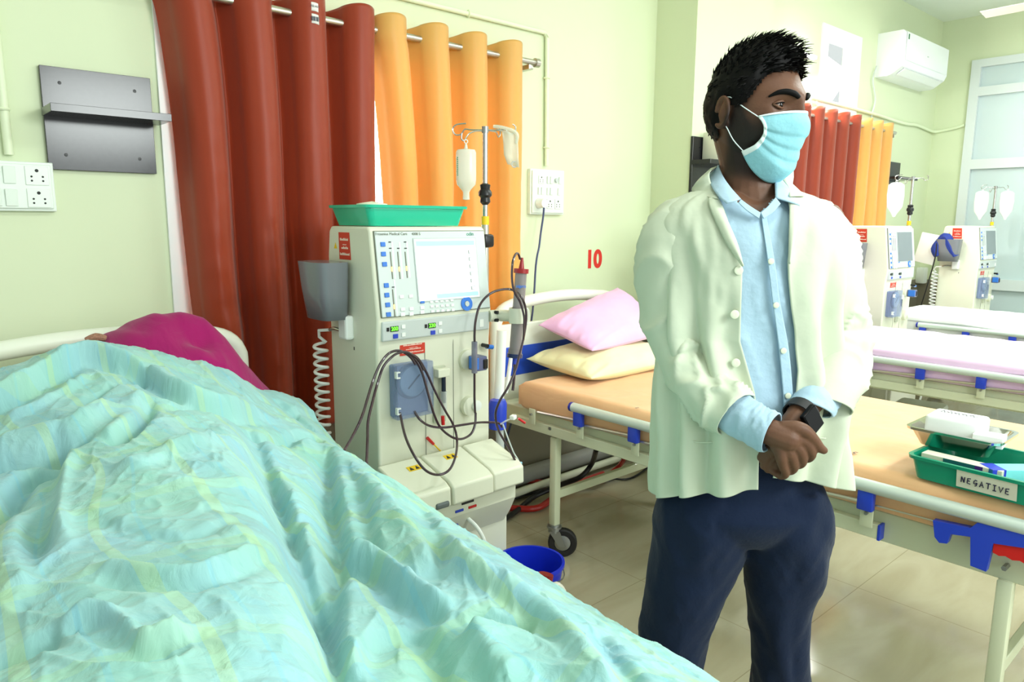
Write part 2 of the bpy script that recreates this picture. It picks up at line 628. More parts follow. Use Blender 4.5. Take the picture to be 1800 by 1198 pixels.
# pipes on the floor at the foot of the wall
M_gpipe = mat('grey_pipe', rgb(150, 150, 146), 0.45)
M_redhose = mat('red_hose', rgb(170, 30, 22), 0.3)
M_blackhose = mat('black_hose', rgb(20, 20, 24), 0.35)
p = MB().tube([(1.6, WY - 0.06, 0.09), (7.0, WY - 0.06, 0.09)], 0.045, 16)
tag(p.build('drain_pipe', M_gpipe), 'thick grey drain pipe along the foot of the wall behind the beds', 'pipe')
tag(MB().tube([(1.7, 2.60, 0.045), (3.3, 2.63, 0.045)], 0.02, 12).build('water_pipe', M_cream), 'thin white water pipe lying beside the grey drain pipe', 'pipe')
P = lambda x, y, z: on_z(x, y, z)
tag(MB().tube([P(860, 852, .08), P(915, 845, .06), P(965, 848, .04), P(1010, 853, .03), P(1050, 845, .04), P(1085, 822, .08), P(1100, 800, .2), P(1112, 780, .3)], 0.013, 10, sub=5).build('supply_hose', M_redhose), 'red hose looping along the floor and up behind the bed leg', 'hose')
tag(MB().tube([P(850, 888, .03), P(905, 893, .02), P(945, 892, .02), P(972, 875, .02), P(1010, 852, .02), P(1060, 832, .02)], 0.016, 10, sub=5).build('supply_hose', M_redhose), 'red hose lying in front, nearest the blue bucket', 'hose')
tag(MB().tube([P(870, 922, .02), P(905, 900, .02), P(940, 872, .03), P(985, 852, .07), P(1020, 838, .13), P(1040, 815, .20), P(1048, 790, .33)], 0.013, 10, sub=5).build('drain_hose', M_blackhose), 'thick black hose curving from the machine base up under the bed', 'hose')
tag(MB().tube([P(860, 884, .02), P(910, 873, .02), P(970, 858, .02), P(1030, 850, .015), P(1080, 840, .015)], 0.010, 10, sub=5).build('drain_hose', M_blackhose), 'black hose running straight between the two red hoses', 'hose')
tag(MB().tube([P(1060, 838, .02), P(1100, 842, .01), P(1130, 828, .01), P(1160, 800, .01)], 0.006, 8, sub=5).build('power_cable', M_blackhose), 'thin dark cable curling on the floor under the orange bed', 'cable')

# ceiling fan, only a blade tip reaches the picture
M_fan = mat('fan_paint', rgb(214, 206, 196), 0.4)
tip = on_z(1727, 26, 2.92)
hub = Vector((tip.x - 0.05, tip.y - 0.72, 2.92))
fan = empty('ceiling_fan', (hub.x, hub.y, CZ), 'ceiling fan with one pale blade tip showing at the top right', 'fan')
MB().cyl((hub.x, hub.y, CZ), (hub.x, hub.y, 2.95), 0.012).build('down_rod', M_fan, fan)
MB().lathe([(0.0, -0.06), (0.08, -0.05), (0.11, 0), (0.08, 0.04), (0.0, 0.05)], hub).build('motor', M_fan, fan)
a0 = math.atan2(tip.y - hub.y, tip.x - hub.x)
for k in range(3):
    a = a0 + k * 2 * PI / 3
    rot = Matrix.Rotation(a, 3, 'Z') @ Matrix.Rotation(0.2, 3, 'X')
    d = Vector((math.cos(a), math.sin(a), 0))
    MB().box(hub + d * 0.41, (0.62, 0.12, 0.006), rot, bev=0.002, seg=1).build('blade', M_fan, fan)

# tube light high on the wall, behind the man's head
tl = empty('tube_light', (5.15, WY, 2.62), 'white tube light batten high on the wall behind the man\'s head', 'lamp')
MB().span((4.9, WY - 0.035, 2.60), (5.40, WY, 2.64), bev=0.004).build('batten', M_white, tl)
M_tube = mat('lit_tube', (1, 1, 1, 1), 0.3, emit=(1, 1, 0.97, 1), estr=14)
MB().cyl((4.93, WY - 0.055, 2.615), (5.37, WY - 0.055, 2.615), 0.014).build('lamp_tube', M_tube, tl)
area_light('tube_light_glow', (5.15, WY - 0.09, 2.6), (5.4, 0.5, 1.3), 0.45, 0.05, 30, (0.98, 1.0, 0.97))
area_light('ventilator_daylight', (5.9, WY + 0.10, 2.57), (5.6, 0.5, 0.8), 0.52, 0.5, 40, (1.0, 1.0, 0.97))
# ================================================================== WALL SHELVES, SWITCHBOARDS, AIR CONDITIONER
M_shelf = mat('black_laminate', rgb(34, 33, 36), 0.17, spec=0.45, noise=0.25, nscale=60)


def wall_shelf(x0, x1, z0, z1, zs, yw, depth, over, label, group=None):
    t = empty('wall_shelf', ((x0 + x1) / 2, yw, z0), label, 'shelf')
    MB().span((x0, yw - 0.018, z0), (x1, yw, z1), bev=0.001, seg=1).build('back_board', M_shelf, t, smooth=0)
    MB().span((x0 - 0.005, yw - depth, zs), (x1 + over, yw - 0.0185, zs + 0.024), bev=0.001, seg=1).build('shelf_board', M_shelf, t, smooth=0)
    for a in (0.16, 0.84):
        for b in (0.15, 0.85):
            MB().lathe([(0, 0.0005), (0.005, 0.0), (0.0065, -0.0015), (0.0, -0.0016)], ((x0 + (x1 - x0) * a), yw - 0.0185, z0 + (z1 - z0) * b), 12, Matrix.Rotation(PI / 2, 3, 'X')).build('screw', M_black, t)
    return t


wall_shelf(0.463, 0.783, 1.572, 1.888, 1.735, WY, 0.16, 0.018, 'black wall shelf board left of the red curtain')
wall_shelf(3.545, 3.95, 1.50, 1.895, 1.74, 2.475, 0.14, 0.02, 'black wall shelf on the pier behind the man\'s head')
wall_shelf(6.80, 7.22, 1.66, 1.965, 1.80, WY, 0.17, 0.02, 'dark wall shelf right of the far orange curtain')
bx = MB().span((3.625, 2.345, 1.7645), (3.93, 2.45, 1.92), bev=0.006).build('carton', mat('carton_board', rgb(222, 224, 204), 0.6))
tag(bx, 'pale cream carton standing on the black shelf behind the man\'s head', 'box')

M_sw = mat('switch_plate', rgb(226, 236, 226), 0.3)
M_hole = mat('socket_hole', rgb(40, 40, 38), 0.6)


def board(x0, x1, z0, z1, label, mods, group=None):
    """mods: list of (kind, cx, cz, w, h) fractions of the board"""
    t = empty('switchboard', ((x0 + x1) / 2, WY, z0), label, 'switchboard')
    W, Hh = x1 - x0, z1 - z0
    yb = WY - 0.03
    MB().span((x0, WY - 0.022, z0), (x1, WY, z1), bev=0.003).build('back_box', M_sw, t, smooth=0)
    MB().span((x0 + 0.008, yb, z0 + 0.008), (x1 - 0.008, WY - 0.0225, z1 - 0.008), bev=0.003).build('face_plate', M_sw, t, smooth=0)
    for kind, cx, cz, w, h in mods:
        X, Z = x0 + W * cx, z0 + Hh * cz
        w2, h2 = W * w, Hh * h
        if kind == 's':
            MB().box((X, yb - 0.003, Z), (w2, 0.006, h2), Matrix.Rotation(0.06, 3, 'X'), bev=0.001, seg=1).build('switch', M_sw, t, smooth=0)
        elif kind == 'p':
            so = MB().box((X, yb - 0.0015, Z), (w2, 0.003, h2), bev=0.001, seg=1).build('socket', M_sw, t, smooth=0)
            hb = MB()
            for dx, dz, r in ((0, 0.27, 0.09), (-0.24, -0.05, 0.055), (0.24, -0.05, 0.055), (-0.24, -0.27, 0.055), (0.24, -0.27, 0.055)):
                hb.cyl((X + dx * w2, yb - 0.0035, Z + dz * h2), (X + dx * w2, yb - 0.0032, Z + dz * h2), r * h2, n=10)
            hb.build('pin_holes', M_hole, so)
        elif kind == 'k':
            MB().cyl((X, yb, Z), (X, yb - 0.012, Z), w2 / 2, n=16).build('regulator_knob', M_grey, t)
    return t


board(0.16, 0.474, 1.440, 1.592, 'white switchboard at the left edge below the conduit',
      [('p', .85, .72, .2, .38), ('s', .62, .72, .1, .34), ('s', .49, .72, .1, .34), ('s', .36, .72, .1, .34), ('s', .23, .72, .1, .34),
       ('p', .85, .27, .2, .38), ('s', .62, .27, .1, .34), ('s', .49, .27, .1, .34), ('s', .36, .27, .1, .34), ('s', .23, .27, .1, .34)])
board(2.548, 2.792, 1.452, 1.68, 'white socket board right of the yellow curtain with a plug in it',
      [('p', .28, .77, .16, .18), ('s', .48, .77, .07, .16), ('s', .57, .77, .07, .16), ('k', .71, .77, .09, .1), ('s', .83, .77, .07, .16),
       ('s', .22, .52, .07, .16), ('s', .31, .52, .07, .16), ('s', .48, .52, .07, .16), ('s', .57, .52, .07, .16), ('s', .80, .52, .07, .16),
       ('p', .54, .24, .18, .22), ('p', .78, .24, .18, .22)])
pl = empty('power_plug', (2.60, WY - 0.03, 1.508), 'round white plug pushed into the socket board', 'plug')
MB().cyl((2.60, WY - 0.032, 1.508), (2.60, WY - 0.075, 1.508), 0.026, 0.022).build('plug_body', M_white, pl)
cablepts = [(2.60, WY - 0.07, 1.49), (2.595, WY - 0.07, 1.44), (2.57, WY - 0.08, 1.36), (2.54, WY - 0.1, 1.29), (2.50, WY - 0.12, 1.2), (2.42, 2.58, 0.9), (2.2, 2.5, 0.4), (1.9, 2.4, 0.1), (1.62, 2.25, 0.12)]
MB().tube(cablepts, 0.005, 8, sub=5).build('power_cord', mat('cord_blue_grey', rgb(60, 70, 110), 0.4), pl)

# air conditioner
ac = empty('air_conditioner', (7.04, WY, 2.62), 'white split air conditioner high on the wall in the far corner', 'air conditioner')
M_ac = mat('ac_plastic', rgb(238, 243, 244), 0.3)
prof = [(WY, 2.985), (WY - 0.20, 2.985), (WY - 0.225, 2.96), (WY - 0.228, 2.74), (WY - 0.21, 2.70), (WY - 0.13, 2.645), (WY - 0.1, 2.635), (WY, 2.635)]
MB().prism([(6.55, y, z) for y, z in prof], (1, 0, 0), 0.98).build('body', M_ac, ac, smooth=20)
MB().span((6.56, WY - 0.232, 2.745), (7.52, WY - 0.2285, 2.965), bev=0.002).build('front_panel', M_ac, ac, smooth=0)
r = Matrix.Rotation(math.radians(-33), 3, 'X')
MB().box((7.05, WY - 0.177, 2.668), (0.86, 0.006, 0.07), Matrix.Rotation(math.radians(55), 3, 'X')).build('louvre', M_ac, ac, smooth=0)
MB().span((6.60, WY - 0.20, 2.692), (7.44, WY - 0.192, 2.697)).build('outlet_slot', M_black, ac, smooth=0)
MB().span((6.58, WY - 0.2345, 2.91), (6.60, WY - 0.232, 2.95)).build('energy_label', mat('energy_label_green', rgb(60, 120, 80), 0.5), ac, smooth=0)
MB().span((7.02, WY - 0.2345, 2.83), (7.05, WY - 0.232, 2.84)).build('badge', M_grey, ac, smooth=0)
MB().tube([(6.52, WY - 0.02, 2.72), (6.47, WY - 0.02, 2.6), (6.55, WY - 0.02, 2.45), (6.5, WY - 0.02, 2.3), (6.5, WY - 0.02, 2.15)], 0.006, 6, sub=5).build('power_cord', M_grey, ac)

# ================================================================== CURTAINS
def fabric(name, c, tc, tw, rough, sheen):
    m = mat(name, c, rough, spec=0.35, translucent=tw, trcol=tc, sheen=sheen)
    nt = m.node_tree
    b = nt.nodes['Principled BSDF']
    tcn = nt.nodes.new('ShaderNodeTexCoord')
    mp = nt.nodes.new('ShaderNodeMapping'); mp.inputs['Scale'].default_value = (60, 60, 500)
    w = nt.nodes.new('ShaderNodeTexNoise'); w.inputs['Scale'].default_value = 3.0
    nt.links.new(tcn.outputs['Object'], mp.inputs[0]); nt.links.new(mp.outputs[0], w.inputs['Vector'])
    bp = nt.nodes.new('ShaderNodeBump'); bp.inputs['Strength'].default_value = 0.15; bp.inputs['Distance'].default_value = 0.002
    nt.links.new(w.outputs['Fac'], bp.inputs['Height']); nt.links.new(bp.outputs['Normal'], b.inputs['Normal'])
    return m


M_redc = fabric('red_satin', rgb(150, 54, 24), rgb(190, 60, 14), 0.07, 0.40, 0.2)
M_orgc = fabric('gold_satin', rgb(228, 184, 100), rgb(255, 172, 60), 0.25, 0.36, 0.3)
M_ring = mat('eyelet_bronze', rgb(120, 90, 60), 0.35, metal=0.7)


def curtain(name, x0, x1, ztop, zbot, ymid, lam, phase, A, m, label, seed, edge0=0.0, edge1=0.0, lite=False):
    t = empty(name, ((x0 + x1) / 2, ymid, zbot), label, 'curtain')
    nc, nr = (320, 160) if not lite else (160, 60)
    u = np.linspace(0, 1, nc); v = np.linspace(0, 1, nr)
    U, V = np.meshgrid(u, v)
    xa = x0 + (x1 - x0) * U
    Z = ztop + (zbot - ztop) * V
    drop = np.clip((V - 0.05) / 0.95, 0, 1)
    ph = phase + 2 * PI * (xa - x0) / lam + 0.9 * drop * vnoise(xa * 4, V * 2.2, seed)
    wav = np.cos(ph)
    wav = np.sign(wav) * np.abs(wav) ** 0.75
    amp = A * (1 - 0.15 * drop) * (1 + 0.35 * drop * vnoise(xa * 6, V * 1.5, seed + 3))
    Yv = ymid - amp * wav
    Yv += 0.010 * drop * vnoise(xa * 28, V * 3.2, seed + 5) + 0.006 * vnoise(xa * 60, V * 5, seed + 6) * drop
    # small diagonal creases
    Yv += 0.004 * drop * vnoise(xa * 18 + V * 16, V * 26 - xa * 8, seed + 8)
    X = xa + 0.018 * np.sin(ph) * (1 - 0.3 * drop) + 0.01 * vnoise(xa * 5, V * 4, seed + 9) * drop
    X += edge0 * drop ** 0.6 * (1 - U) ** 2 + edge1 * drop ** 0.6 * U ** 2
    Z = Z + 0.012 * (wav) * (1 - V) ** 8 - 0.01 * drop * vnoise(xa * 3, V * 0 + 1, seed + 2)
    P = np.stack([X, Yv, Z], -1)
    cl = grid_mesh('cloth', P, m, t, solid=0.0015)
    # eyelets where the cloth crosses the rod
    k = 0
    xr = x0
    zr = ztop - 0.06
    xs = []
    q = (PI / 2 - phase) / (2 * PI) * lam
    while q < (x1 - x0):
        if q > 0.01: xs.append(x0 + q)
        q += lam / 2
    for i, xx in enumerate(xs):
        side = -1 if (i % 2 == 0) == (math.sin(phase) <= 0 or True) else 1
        MB().torus((xx, ymid, zr), 0.024, 0.0055, (1, 0.45 * (1 if i % 2 else -1), 0), 20, 8).build('eyelet', M_ring, t)
    return t


ROD_Z, ROD_Y = 2.168, 2.65
# front folds of the red curtain sit at x = 1.11 + .21 k
curtain('red_curtain', 0.805, 1.60, ROD_Z + 0.06, 0.60, ROD_Y, 0.212, -2 * PI * (1.115 - 0.805) / 0.212, 0.062, M_redc,
        'rust red eyelet curtain over the near window', 1, edge0=0.08, edge1=-0.03)
curtain('orange_curtain', 1.615, 2.43, ROD_Z + 0.055, 0.58, ROD_Y, 0.214, -2 * PI * (1.69 - 1.615) / 0.214, 0.058, M_orgc,
        'golden yellow eyelet curtain behind the near dialysis machine', 2, edge0=0.10, edge1=0.0)
rod = empty('curtain_rod', (1.65, ROD_Y, ROD_Z), 'brushed steel curtain rod holding the near red and yellow curtains', 'curtain rod')
MB().cyl((0.70, ROD_Y, ROD_Z), (2.50, ROD_Y, ROD_Z), 0.0135, n=20).build('rod', M_bsteel, rod)
MB().cyl((2.495, ROD_Y, ROD_Z), (2.52, ROD_Y, ROD_Z), 0.021, n=20).build('end_cap', M_bsteel, rod)
MB().span((2.455, ROD_Y - 0.004, ROD_Z - 0.035), (2.485, WY, ROD_Z - 0.012), bev=0.003).build('wall_bracket', M_bsteel, rod)
curtain('red_curtain', 4.95, 6.0, 2.25, 0.62, 2.64, 0.21, 0.3, 0.045, M_redc, 'red eyelet curtain over the far window behind the man', 5, lite=True)
curtain('orange_curtain', 6.02, 6.74, 2.245, 0.60, 2.64, 0.21, 0.9, 0.045, M_orgc, 'pale orange eyelet curtain over the far window', 6, lite=True)
rod2 = empty('curtain_rod', (5.8, 2.64, 2.19), 'steel curtain rod over the far window', 'curtain rod')
MB().cyl((4.85, 2.64, 2.19), (6.80, 2.64, 2.19), 0.0135, n=16).build('rod', M_bsteel, rod2)
MB().span((6.76, 2.636, 2.15), (6.78, WY, 2.175)).build('wall_bracket', M_bsteel, rod2)

# price and barcode stickers on the red curtain top
M_lab = mat('curtain_label', rgb(236, 236, 230), 0.6)
for k, (za, zb) in enumerate(((2.205, 2.175), (2.165, 2.132))):
    xa, xb = 1.300, 1.352
    t = empty('curtain_label', (1.36, 2.6, zb), ('upper' if k == 0 else 'lower') + (' white printed sticker on the red curtain heading' if k == 0 else ' white barcode sticker on the red curtain heading'), 'sticker')
    rows = []
    for i in range(2):
        zz = za if i == 0 else zb
        rows.append([[xa + (xb - xa) * j / 6, 2.65 - 0.0635 * abs(math.cos(2 * PI * (xa + (xb - xa) * j / 6 - 1.327) / 0.212)) ** 0.75 - 0.002, zz - 0.004 * j / 6] for j in range(7)])
    grid_mesh('sticker_paper', np.array(rows), M_lab, t, solid=0.0006)
    if k == 0:
        text_obj('print', 'RELVIST', 0.010, frame_mtx((1.325, 2.583, 2.189), (1, 0.0, -0.05), (0, 0, 1), 0.001), M_ink, t)
    else:
        mb = MB()
        for j in range(9):
            mb.box((1.311 + j * 0.0036, 2.5835, 2.1465), (0.0016 if j % 3 else 0.0024, 0.001, 0.016))
        mb.build('barcode', M_ink, t, smooth=0)

# ================================================================== HOSPITAL BEDS
M_frame = mat('bed_frame_paint', rgb(206, 212, 182), 0.38, coat=0.1)
M_hb = mat('headboard_plastic', rgb(232, 236, 222), 0.3)
M_hbblue = mat('headboard_blue', rgb(44, 82, 196), 0.35)


def headboard(parent, X0, w, Yh):
    x0, x1 = X0, X0 + w
    n = 24
    zt = lambda s: 1.035 + 0.03 * math.sin(PI * s)
    # top rail with rounded shoulders
    path = [(x0 + 0.03, Yh, 0.50), (x0 + 0.03, Yh, 0.90), (x0 + 0.035, Yh, 0.975), (x0 + 0.07, Yh, 1.02)]
    path += [(x0 + 0.07 + (w - 0.14) * i / 12, Yh, zt(i / 12)) for i in range(1, 12)]
    path += [(x1 - 0.07, Yh, 1.02), (x1 - 0.035, Yh, 0.975), (x1 - 0.03, Yh, 0.90), (x1 - 0.03, Yh, 0.50)]
    hb = MB().tube(path, 0.028, 12, sub=3).build('headboard', M_hb, parent)
    MB().span((x0 + 0.03, Yh - 0.012, 0.56), (x1 - 0.03, Yh + 0.012, 0.955), bev=0.004).build('board_panel', M_hb, hb, smooth=0)
    mb = MB()
    for s in (0.17, 0.83):
        mb.span((x0 + w * s - 0.03, Yh - 0.012, 0.95), (x0 + w * s + 0.03, Yh + 0.012, 1.035), bev=0.004)
    mb.build('handle_post', M_hb, hb, smooth=0)
    MB().span((x0 + 0.055, Yh - 0.016, 0.715), (x1 - 0.055, Yh + 0.016, 0.85), bev=0.003).build('blue_panel', M_hbblue, hb, smooth=0)


def bed(X0, label, group=None, side=True, sheet=None):
    Y0, Y1 = 0.22, 2.40
    t = empty('hospital_bed', (X0 + 0.43, 1.3, 0), label, 'bed', group)
    xl, xr = X0 + 0.03, X0 + 0.84
    # deck and frame
    mb = MB()
    for x in (xl, xr):
        mb.span((x - 0.006, Y0, 0.528), (x + 0.012, Y1, 0.615), bev=0.002, seg=1)
    mb.span((xl, Y1 - 0.03, 0.528), (xr, Y1, 0.615), bev=0.002, seg=1); mb.span((xl, Y0, 0.528), (xr, Y0 + 0.03, 0.615), bev=0.002, seg=1)
    mb.span((xl - 0.02, Y1 - 0.01, 0.545), (xr + 0.02, Y1 + 0.06, 0.60), bev=0.002, seg=1)
    mb.span((xl, Y0 + 0.03, 0.600), (xr, Y1 - 0.03, 0.612))
    mb.build('bed_frame', M_frame, t, smooth=0)
    MB().span((xl - 0.034, 0.745, 0.540), (xl - 0.008, Y1 - 0.1, 0.582), bev=0.002, seg=1).build('side_beam', M_frame, t, smooth=0)
    MB().span((xl - 0.036, 0.738, 0.538), (xl - 0.006, 0.746, 0.584), bev=0.001, seg=1).build('beam_end_cap', M_blue, t, smooth=0)
    for x in (xl, xr):
        for y in (0.44, 2.055):
            zt = 0.53
            MB().box((x, y, (zt + 0.135) / 2), (0.036, 0.036, zt - 0.135), bev=0.006).build('leg', M_frame, t, smooth=30)
            ca = MB()
            ca.cyl((x, y, 0.110), (x, y, 0.145), 0.026, 0.024)
            ca.cyl((x, y, 0.128), (x, y, 0.136), 0.032, 0.032)
            out = Vector((0.70, -0.71, 0))
            side_v = Vector((0.71, 0.70, 0))
            wc = Vector((x, y, 0.0625)) + out * 0.036
            for sgn in (-1, 1):
                a = Vector((x, y, 0.118)) + side_v * (0.021 * sgn) - out * 0.022
                b = Vector((x, y, 0.118)) + side_v * (0.021 * sgn) + out * 0.024
                c = wc + side_v * (0.021 * sgn) + out * 0.012
                d = wc + side_v * (0.021 * sgn) - out * 0.016
                ca.prism([a, b, c + Vector((0, 0, -0.012)), d + Vector((0, 0, -0.012))], side_v, 0.003 * sgn)
            cs = ca.build('caster', M_zinc, t, smooth=30)
            rotm = Matrix((out, Vector((0, 0, 1)).cross(out) * 0 + Vector((0, 0, 1)), side_v)).transposed()
            MB().lathe([(0.0, -0.009), (0.035, -0.011), (0.037, -0.016), (0.056, -0.0165), (0.062, -0.012), (0.0625, 0.0), (0.062, 0.012), (0.056, 0.0165), (0.037, 0.016), (0.035, 0.011), (0.0, 0.009)], wc, 32, rotm).build('wheel', M_rubber, cs)
            MB().lathe([(0.0, -0.0165), (0.012, -0.017), (0.034, -0.0125), (0.034, 0.0125), (0.012, 0.017), (0.0, 0.0165)], wc, 24, rotm).build('hub', M_zinc, cs)
    for y in (0.44, 2.055):
        MB().box(((xl + xr) / 2, y, 0.275), (xr - xl - 0.03, 0.022, 0.036), bev=0.002, seg=1).build('cross_bar', M_frame, t, smooth=0)
    for x in (xl, ):
        for y in (0.44, 2.055):
            MB().cyl((x - 0.012, y, 0.572), (x - 0.040, y, 0.572), 0.007, n=6).build('bolt', M_zinc, t)
    # folded side rail
    for sx, x in ((1, X0 - 0.028),) + (((-1, X0 + 0.902),) if side else ()):
        rl = MB()
        ya, yb = 0.30, 1.905
        rl.tube([(x, ya, 0.697), (x, yb, 0.697)], 0.0185, 14)
        r_ = rl.build('side_rail', M_alu, t)
        MB().lathe([(0.0, 0), (0.019, 0.0), (0.019, 0.012), (0.0, 0.014)], (x, yb, 0.697), 14, Matrix.Rotation(-PI / 2, 3, 'X')).build('rail_end_cap', M_dkblue, r_)
        ys = [1.875, 1.60, 1.325, 1.05, 0.775]
        for y in ys:
            MB().span((x - 0.011, y - 0.022, 0.625), (x + 0.013, y + 0.022, 0.690), bev=0.005).build('rail_clamp', M_blue, r_, smooth=30)
        for y in [2.15] + ys:
            MB().span((x + 0.008 * sx - 0.003, y - 0.020, 0.575), (x + 0.008 * sx + 0.003, y + 0.016, 0.640), bev=0.002).build('rail_bracket', M_frame, r_, smooth=30)
            MB().cyl((x - 0.004 * sx, y - 0.003, 0.617), (x + 0.014 * sx, y - 0.003, 0.617), 0.005, n=8).build('rivet', M_zinc, r_)
        for y in [2.15] + ys[:-1]:
            MB().tube([(x + 0.018 * sx, y - 0.005, 0.628), (x + 0.018 * sx, y - 0.262, 0.642)], 0.007, 8).build('rail_link', M_bsteel, r_)
        MB().tube([(x + 0.018 * sx, 0.765, 0.640), (x + 0.018 * sx, 0.60, 0.644)], 0.003, 8).build('rail_wire', M_bsteel, r_)
        # release lever
        lv = MB()
        pts = [(0.600, .655), (0.592, .612), (0.580, .600), (0.562, .604), (0.556, .632), (0.512, .640), (0.505, .565), (0.470, .562), (0.462, .640), (0.330, .662), (0.330, .684), (0.500, .682), (0.515, .662)]
        lv.prism([(x - 0.012 * sx, y, z) for y, z in pts], (sx, 0, 0), 0.022)
        lv.build('release_lever', M_blue, r_, smooth=0)
        gp = [(0.462, .640), (0.462, .615), (0.448, .611), (0.435, .615), (0.420, .610), (0.405, .614), (0.390, .609), (0.372, .612), (0.370, .655)]
        MB().prism([(x - 0.008 * sx, y, z) for y, z in gp], (sx, 0, 0), 0.014).build('lever_grip', M_red, r_, smooth=0)
    headboard(t, X0, 0.90, 2.445)
    return t


B1, B2, B3, B4 = 0.055, 2.05, 4.03, 5.65
bed(B1, 'hospital bed with the covered patient, in the left foreground', side=False)
bed(B2, 'hospital bed with the orange mattress behind the standing man')
bed(B3, 'hospital bed with the pink sheet, one beyond the orange mattress')
bed(B4, 'hospital bed with the white sheet, farthest on the right')


def cloth_mat(name, c, c2, rough=0.75, bscale=9, bstr=0.5, stripes=False):
    m = mat(name, c, rough, spec=0.25, sheen=0.15)
    nt = m.node_tree
    b = nt.nodes['Principled BSDF']
    tc = nt.nodes.new('ShaderNodeTexCoord')
    n = nt.nodes.new('ShaderNodeTexNoise'); n.inputs['Scale'].default_value = 7; n.inputs['Detail'].default_value = 4
    nt.links.new(tc.outputs['Object'], n.inputs['Vector'])
    mx = nt.nodes.new('ShaderNodeMix'); mx.data_type = 'RGBA'
    mx.inputs[6].default_value = c; mx.inputs[7].default_value = c2
    nt.links.new(n.outputs['Fac'], mx.inputs[0]); nt.links.new(mx.outputs[2], b.inputs['Base Color'])
    n2 = nt.nodes.new('ShaderNodeTexNoise'); n2.inputs['Scale'].default_value = bscale; n2.inputs['Detail'].default_value = 5; n2.inputs['Distortion'].default_value = 1.2
    mp = nt.nodes.new('ShaderNodeMapping'); mp.inputs['Scale'].default_value = (1.0, 0.35, 1.0)
    nt.links.new(tc.outputs['Object'], mp.inputs[0]); nt.links.new(mp.outputs[0], n2.inputs['Vector'])
    bp = nt.nodes.new('ShaderNodeBump'); bp.inputs['Strength'].default_value = bstr; bp.inputs['Distance'].default_value = 0.012
    nt.links.new(n2.outputs['Fac'], bp.inputs['Height']); nt.links.new(bp.outputs['Normal'], b.inputs['Normal'])
    return m


def mattress(X0, m, label, sag, seed, raised=False, zb=0.617, th=0.125, edge=0.022, width=0.872):
    """soft slab with rounded edges; wrinkled top"""
    x0, x1, y0, y1 = X0 - 0.002, X0 + width, 0.28, 2.25
    nx, ny = 60, 130
    rows = []
    # cross-section loop around x: bottom-left, up the left side, top, down the right side
    for j in range(ny + 1):
        v = j / ny
        y = y0 + (y1 - y0) * v
        dz, sl = 0.0, 0.0
        if raised and y > 1.75:
            s = (y - 1.75)
            dz = s * 0.36; 
        loop = []
        e = edge * (1.0 if 0.0 < v < 1.0 else 1.0)
        endf = min(1.0, min(v, 1 - v) * ny / 3.0)
        ez = edge * (1 - math.sqrt(max(0, 1 - (1 - endf) ** 2)))
        pts = [(x0 + e, zb + ez), (x0 + 0.3 * e, zb + 0.3 * e + ez), (x0, zb + e), (x0, zb + th * 0.55), (x0 + 0.0, zb + th - e), (x0 + 0.3 * e, zb + th - 0.3 * e - ez)]
        for i in range(nx + 1):
            x = x0 + e + (x1 - x0 - 2 * e) * i / nx
            w = sag * float(vnoise(x * 7 + y * 3, y * 16 - x * 4, seed)) + 0.5 * sag * float(vnoise(x * 22 + y * 10, y * 40, seed + 1))
            wf = min(1, i / 4, (nx - i) / 4)
            pts.append((x, zb + th - ez + w * wf))
        pts += [(x1 - 0.3 * e, zb + th - 0.3 * e - ez), (x1, zb + th - e), (x1, zb + th * 0.55), (x1, zb + e), (x1 - 0.3 * e, zb + 0.3 * e + ez), (x1 - e, zb + ez)]
        sh = 0.006 * float(vnoise(y * 9, 1.0, seed + 4))
        rows.append([(px + (sh if px < x0 + 0.01 else 0), y, pz + dz) for px, pz in pts])
    mb = MB()
    mb.rings([[Vector(p) for p in r] for r in rows])
    o = mb.build('mattress', m, None, smooth=60)
    return tag(o, label, 'mattress')


M_orange = cloth_mat('orange_sheet', rgb(226, 176, 128), rgb(236, 190, 146), 0.6, 9, 0.35)
M_pinkw = cloth_mat('pink_sheet', rgb(226, 190, 226), rgb(236, 208, 238), 0.7, 7, 0.3)
M_whitesheet = cloth_mat('white_sheet', rgb(236, 238, 236), rgb(244, 246, 244), 0.7, 7, 0.3)
mattress(B1, M_orange, 'orange mattress with a raised head end under the teal blanket', 0.001, 3, raised=True, width=0.835)
mattress(B2, M_orange, 'orange covered mattress on the bed behind the standing man', 0.0035, 4)
mattress(B3, M_pinkw, 'mattress under the pink sheet on the third bed', 0.003, 5)
mattress(B4, M_whitesheet, 'mattress under the white sheet on the farthest bed', 0.002, 6)
# loose pink sheet hanging over the third mattress edge, white one over the fourth
def over_sheet(X0, m, label, seed, drop):
    nx, ny = 90, 140
    P = np.zeros((ny, nx, 3))
    for j in range(ny):
        y = 0.24 + 1.95 * j / (ny - 1)
        for i in range(nx):
            s = i / (nx - 1) * (0.88 + drop)
            hang = s < drop
            if not hang:
                x = X0 - 0.006 + (s - drop); z = 0.7445 + 0.006
                k = min(1, (s - drop) / 0.05)
                z += 0.004 * k * float(vnoise(x * 6 + y * 3, y * 12 - x * 5, seed)) + 0.003
            else:
                d = drop - s
                x = X0 - 0.010 - 0.002 * float(vnoise(y * 14, d * 20, seed)) - 0.004; z = 0.748 - d * (0.75 + 0.25 * float(vnoise(y * 3.1, 2, seed + 1)))
                x = max(x, X0 - 0.009 - 0.0015)
            P[j, i] = (x, y, z)
    return tag(grid_mesh('bed_sheet', P, m, None, solid=0.0012), label, 'sheet')


over_sheet(B3, M_pinkw, 'pink bed sheet spread over the third mattress', 11, 0.05)
over_sheet(B4, M_whitesheet, 'white bed sheet spread over the farthest mattress', 12, 0.04)


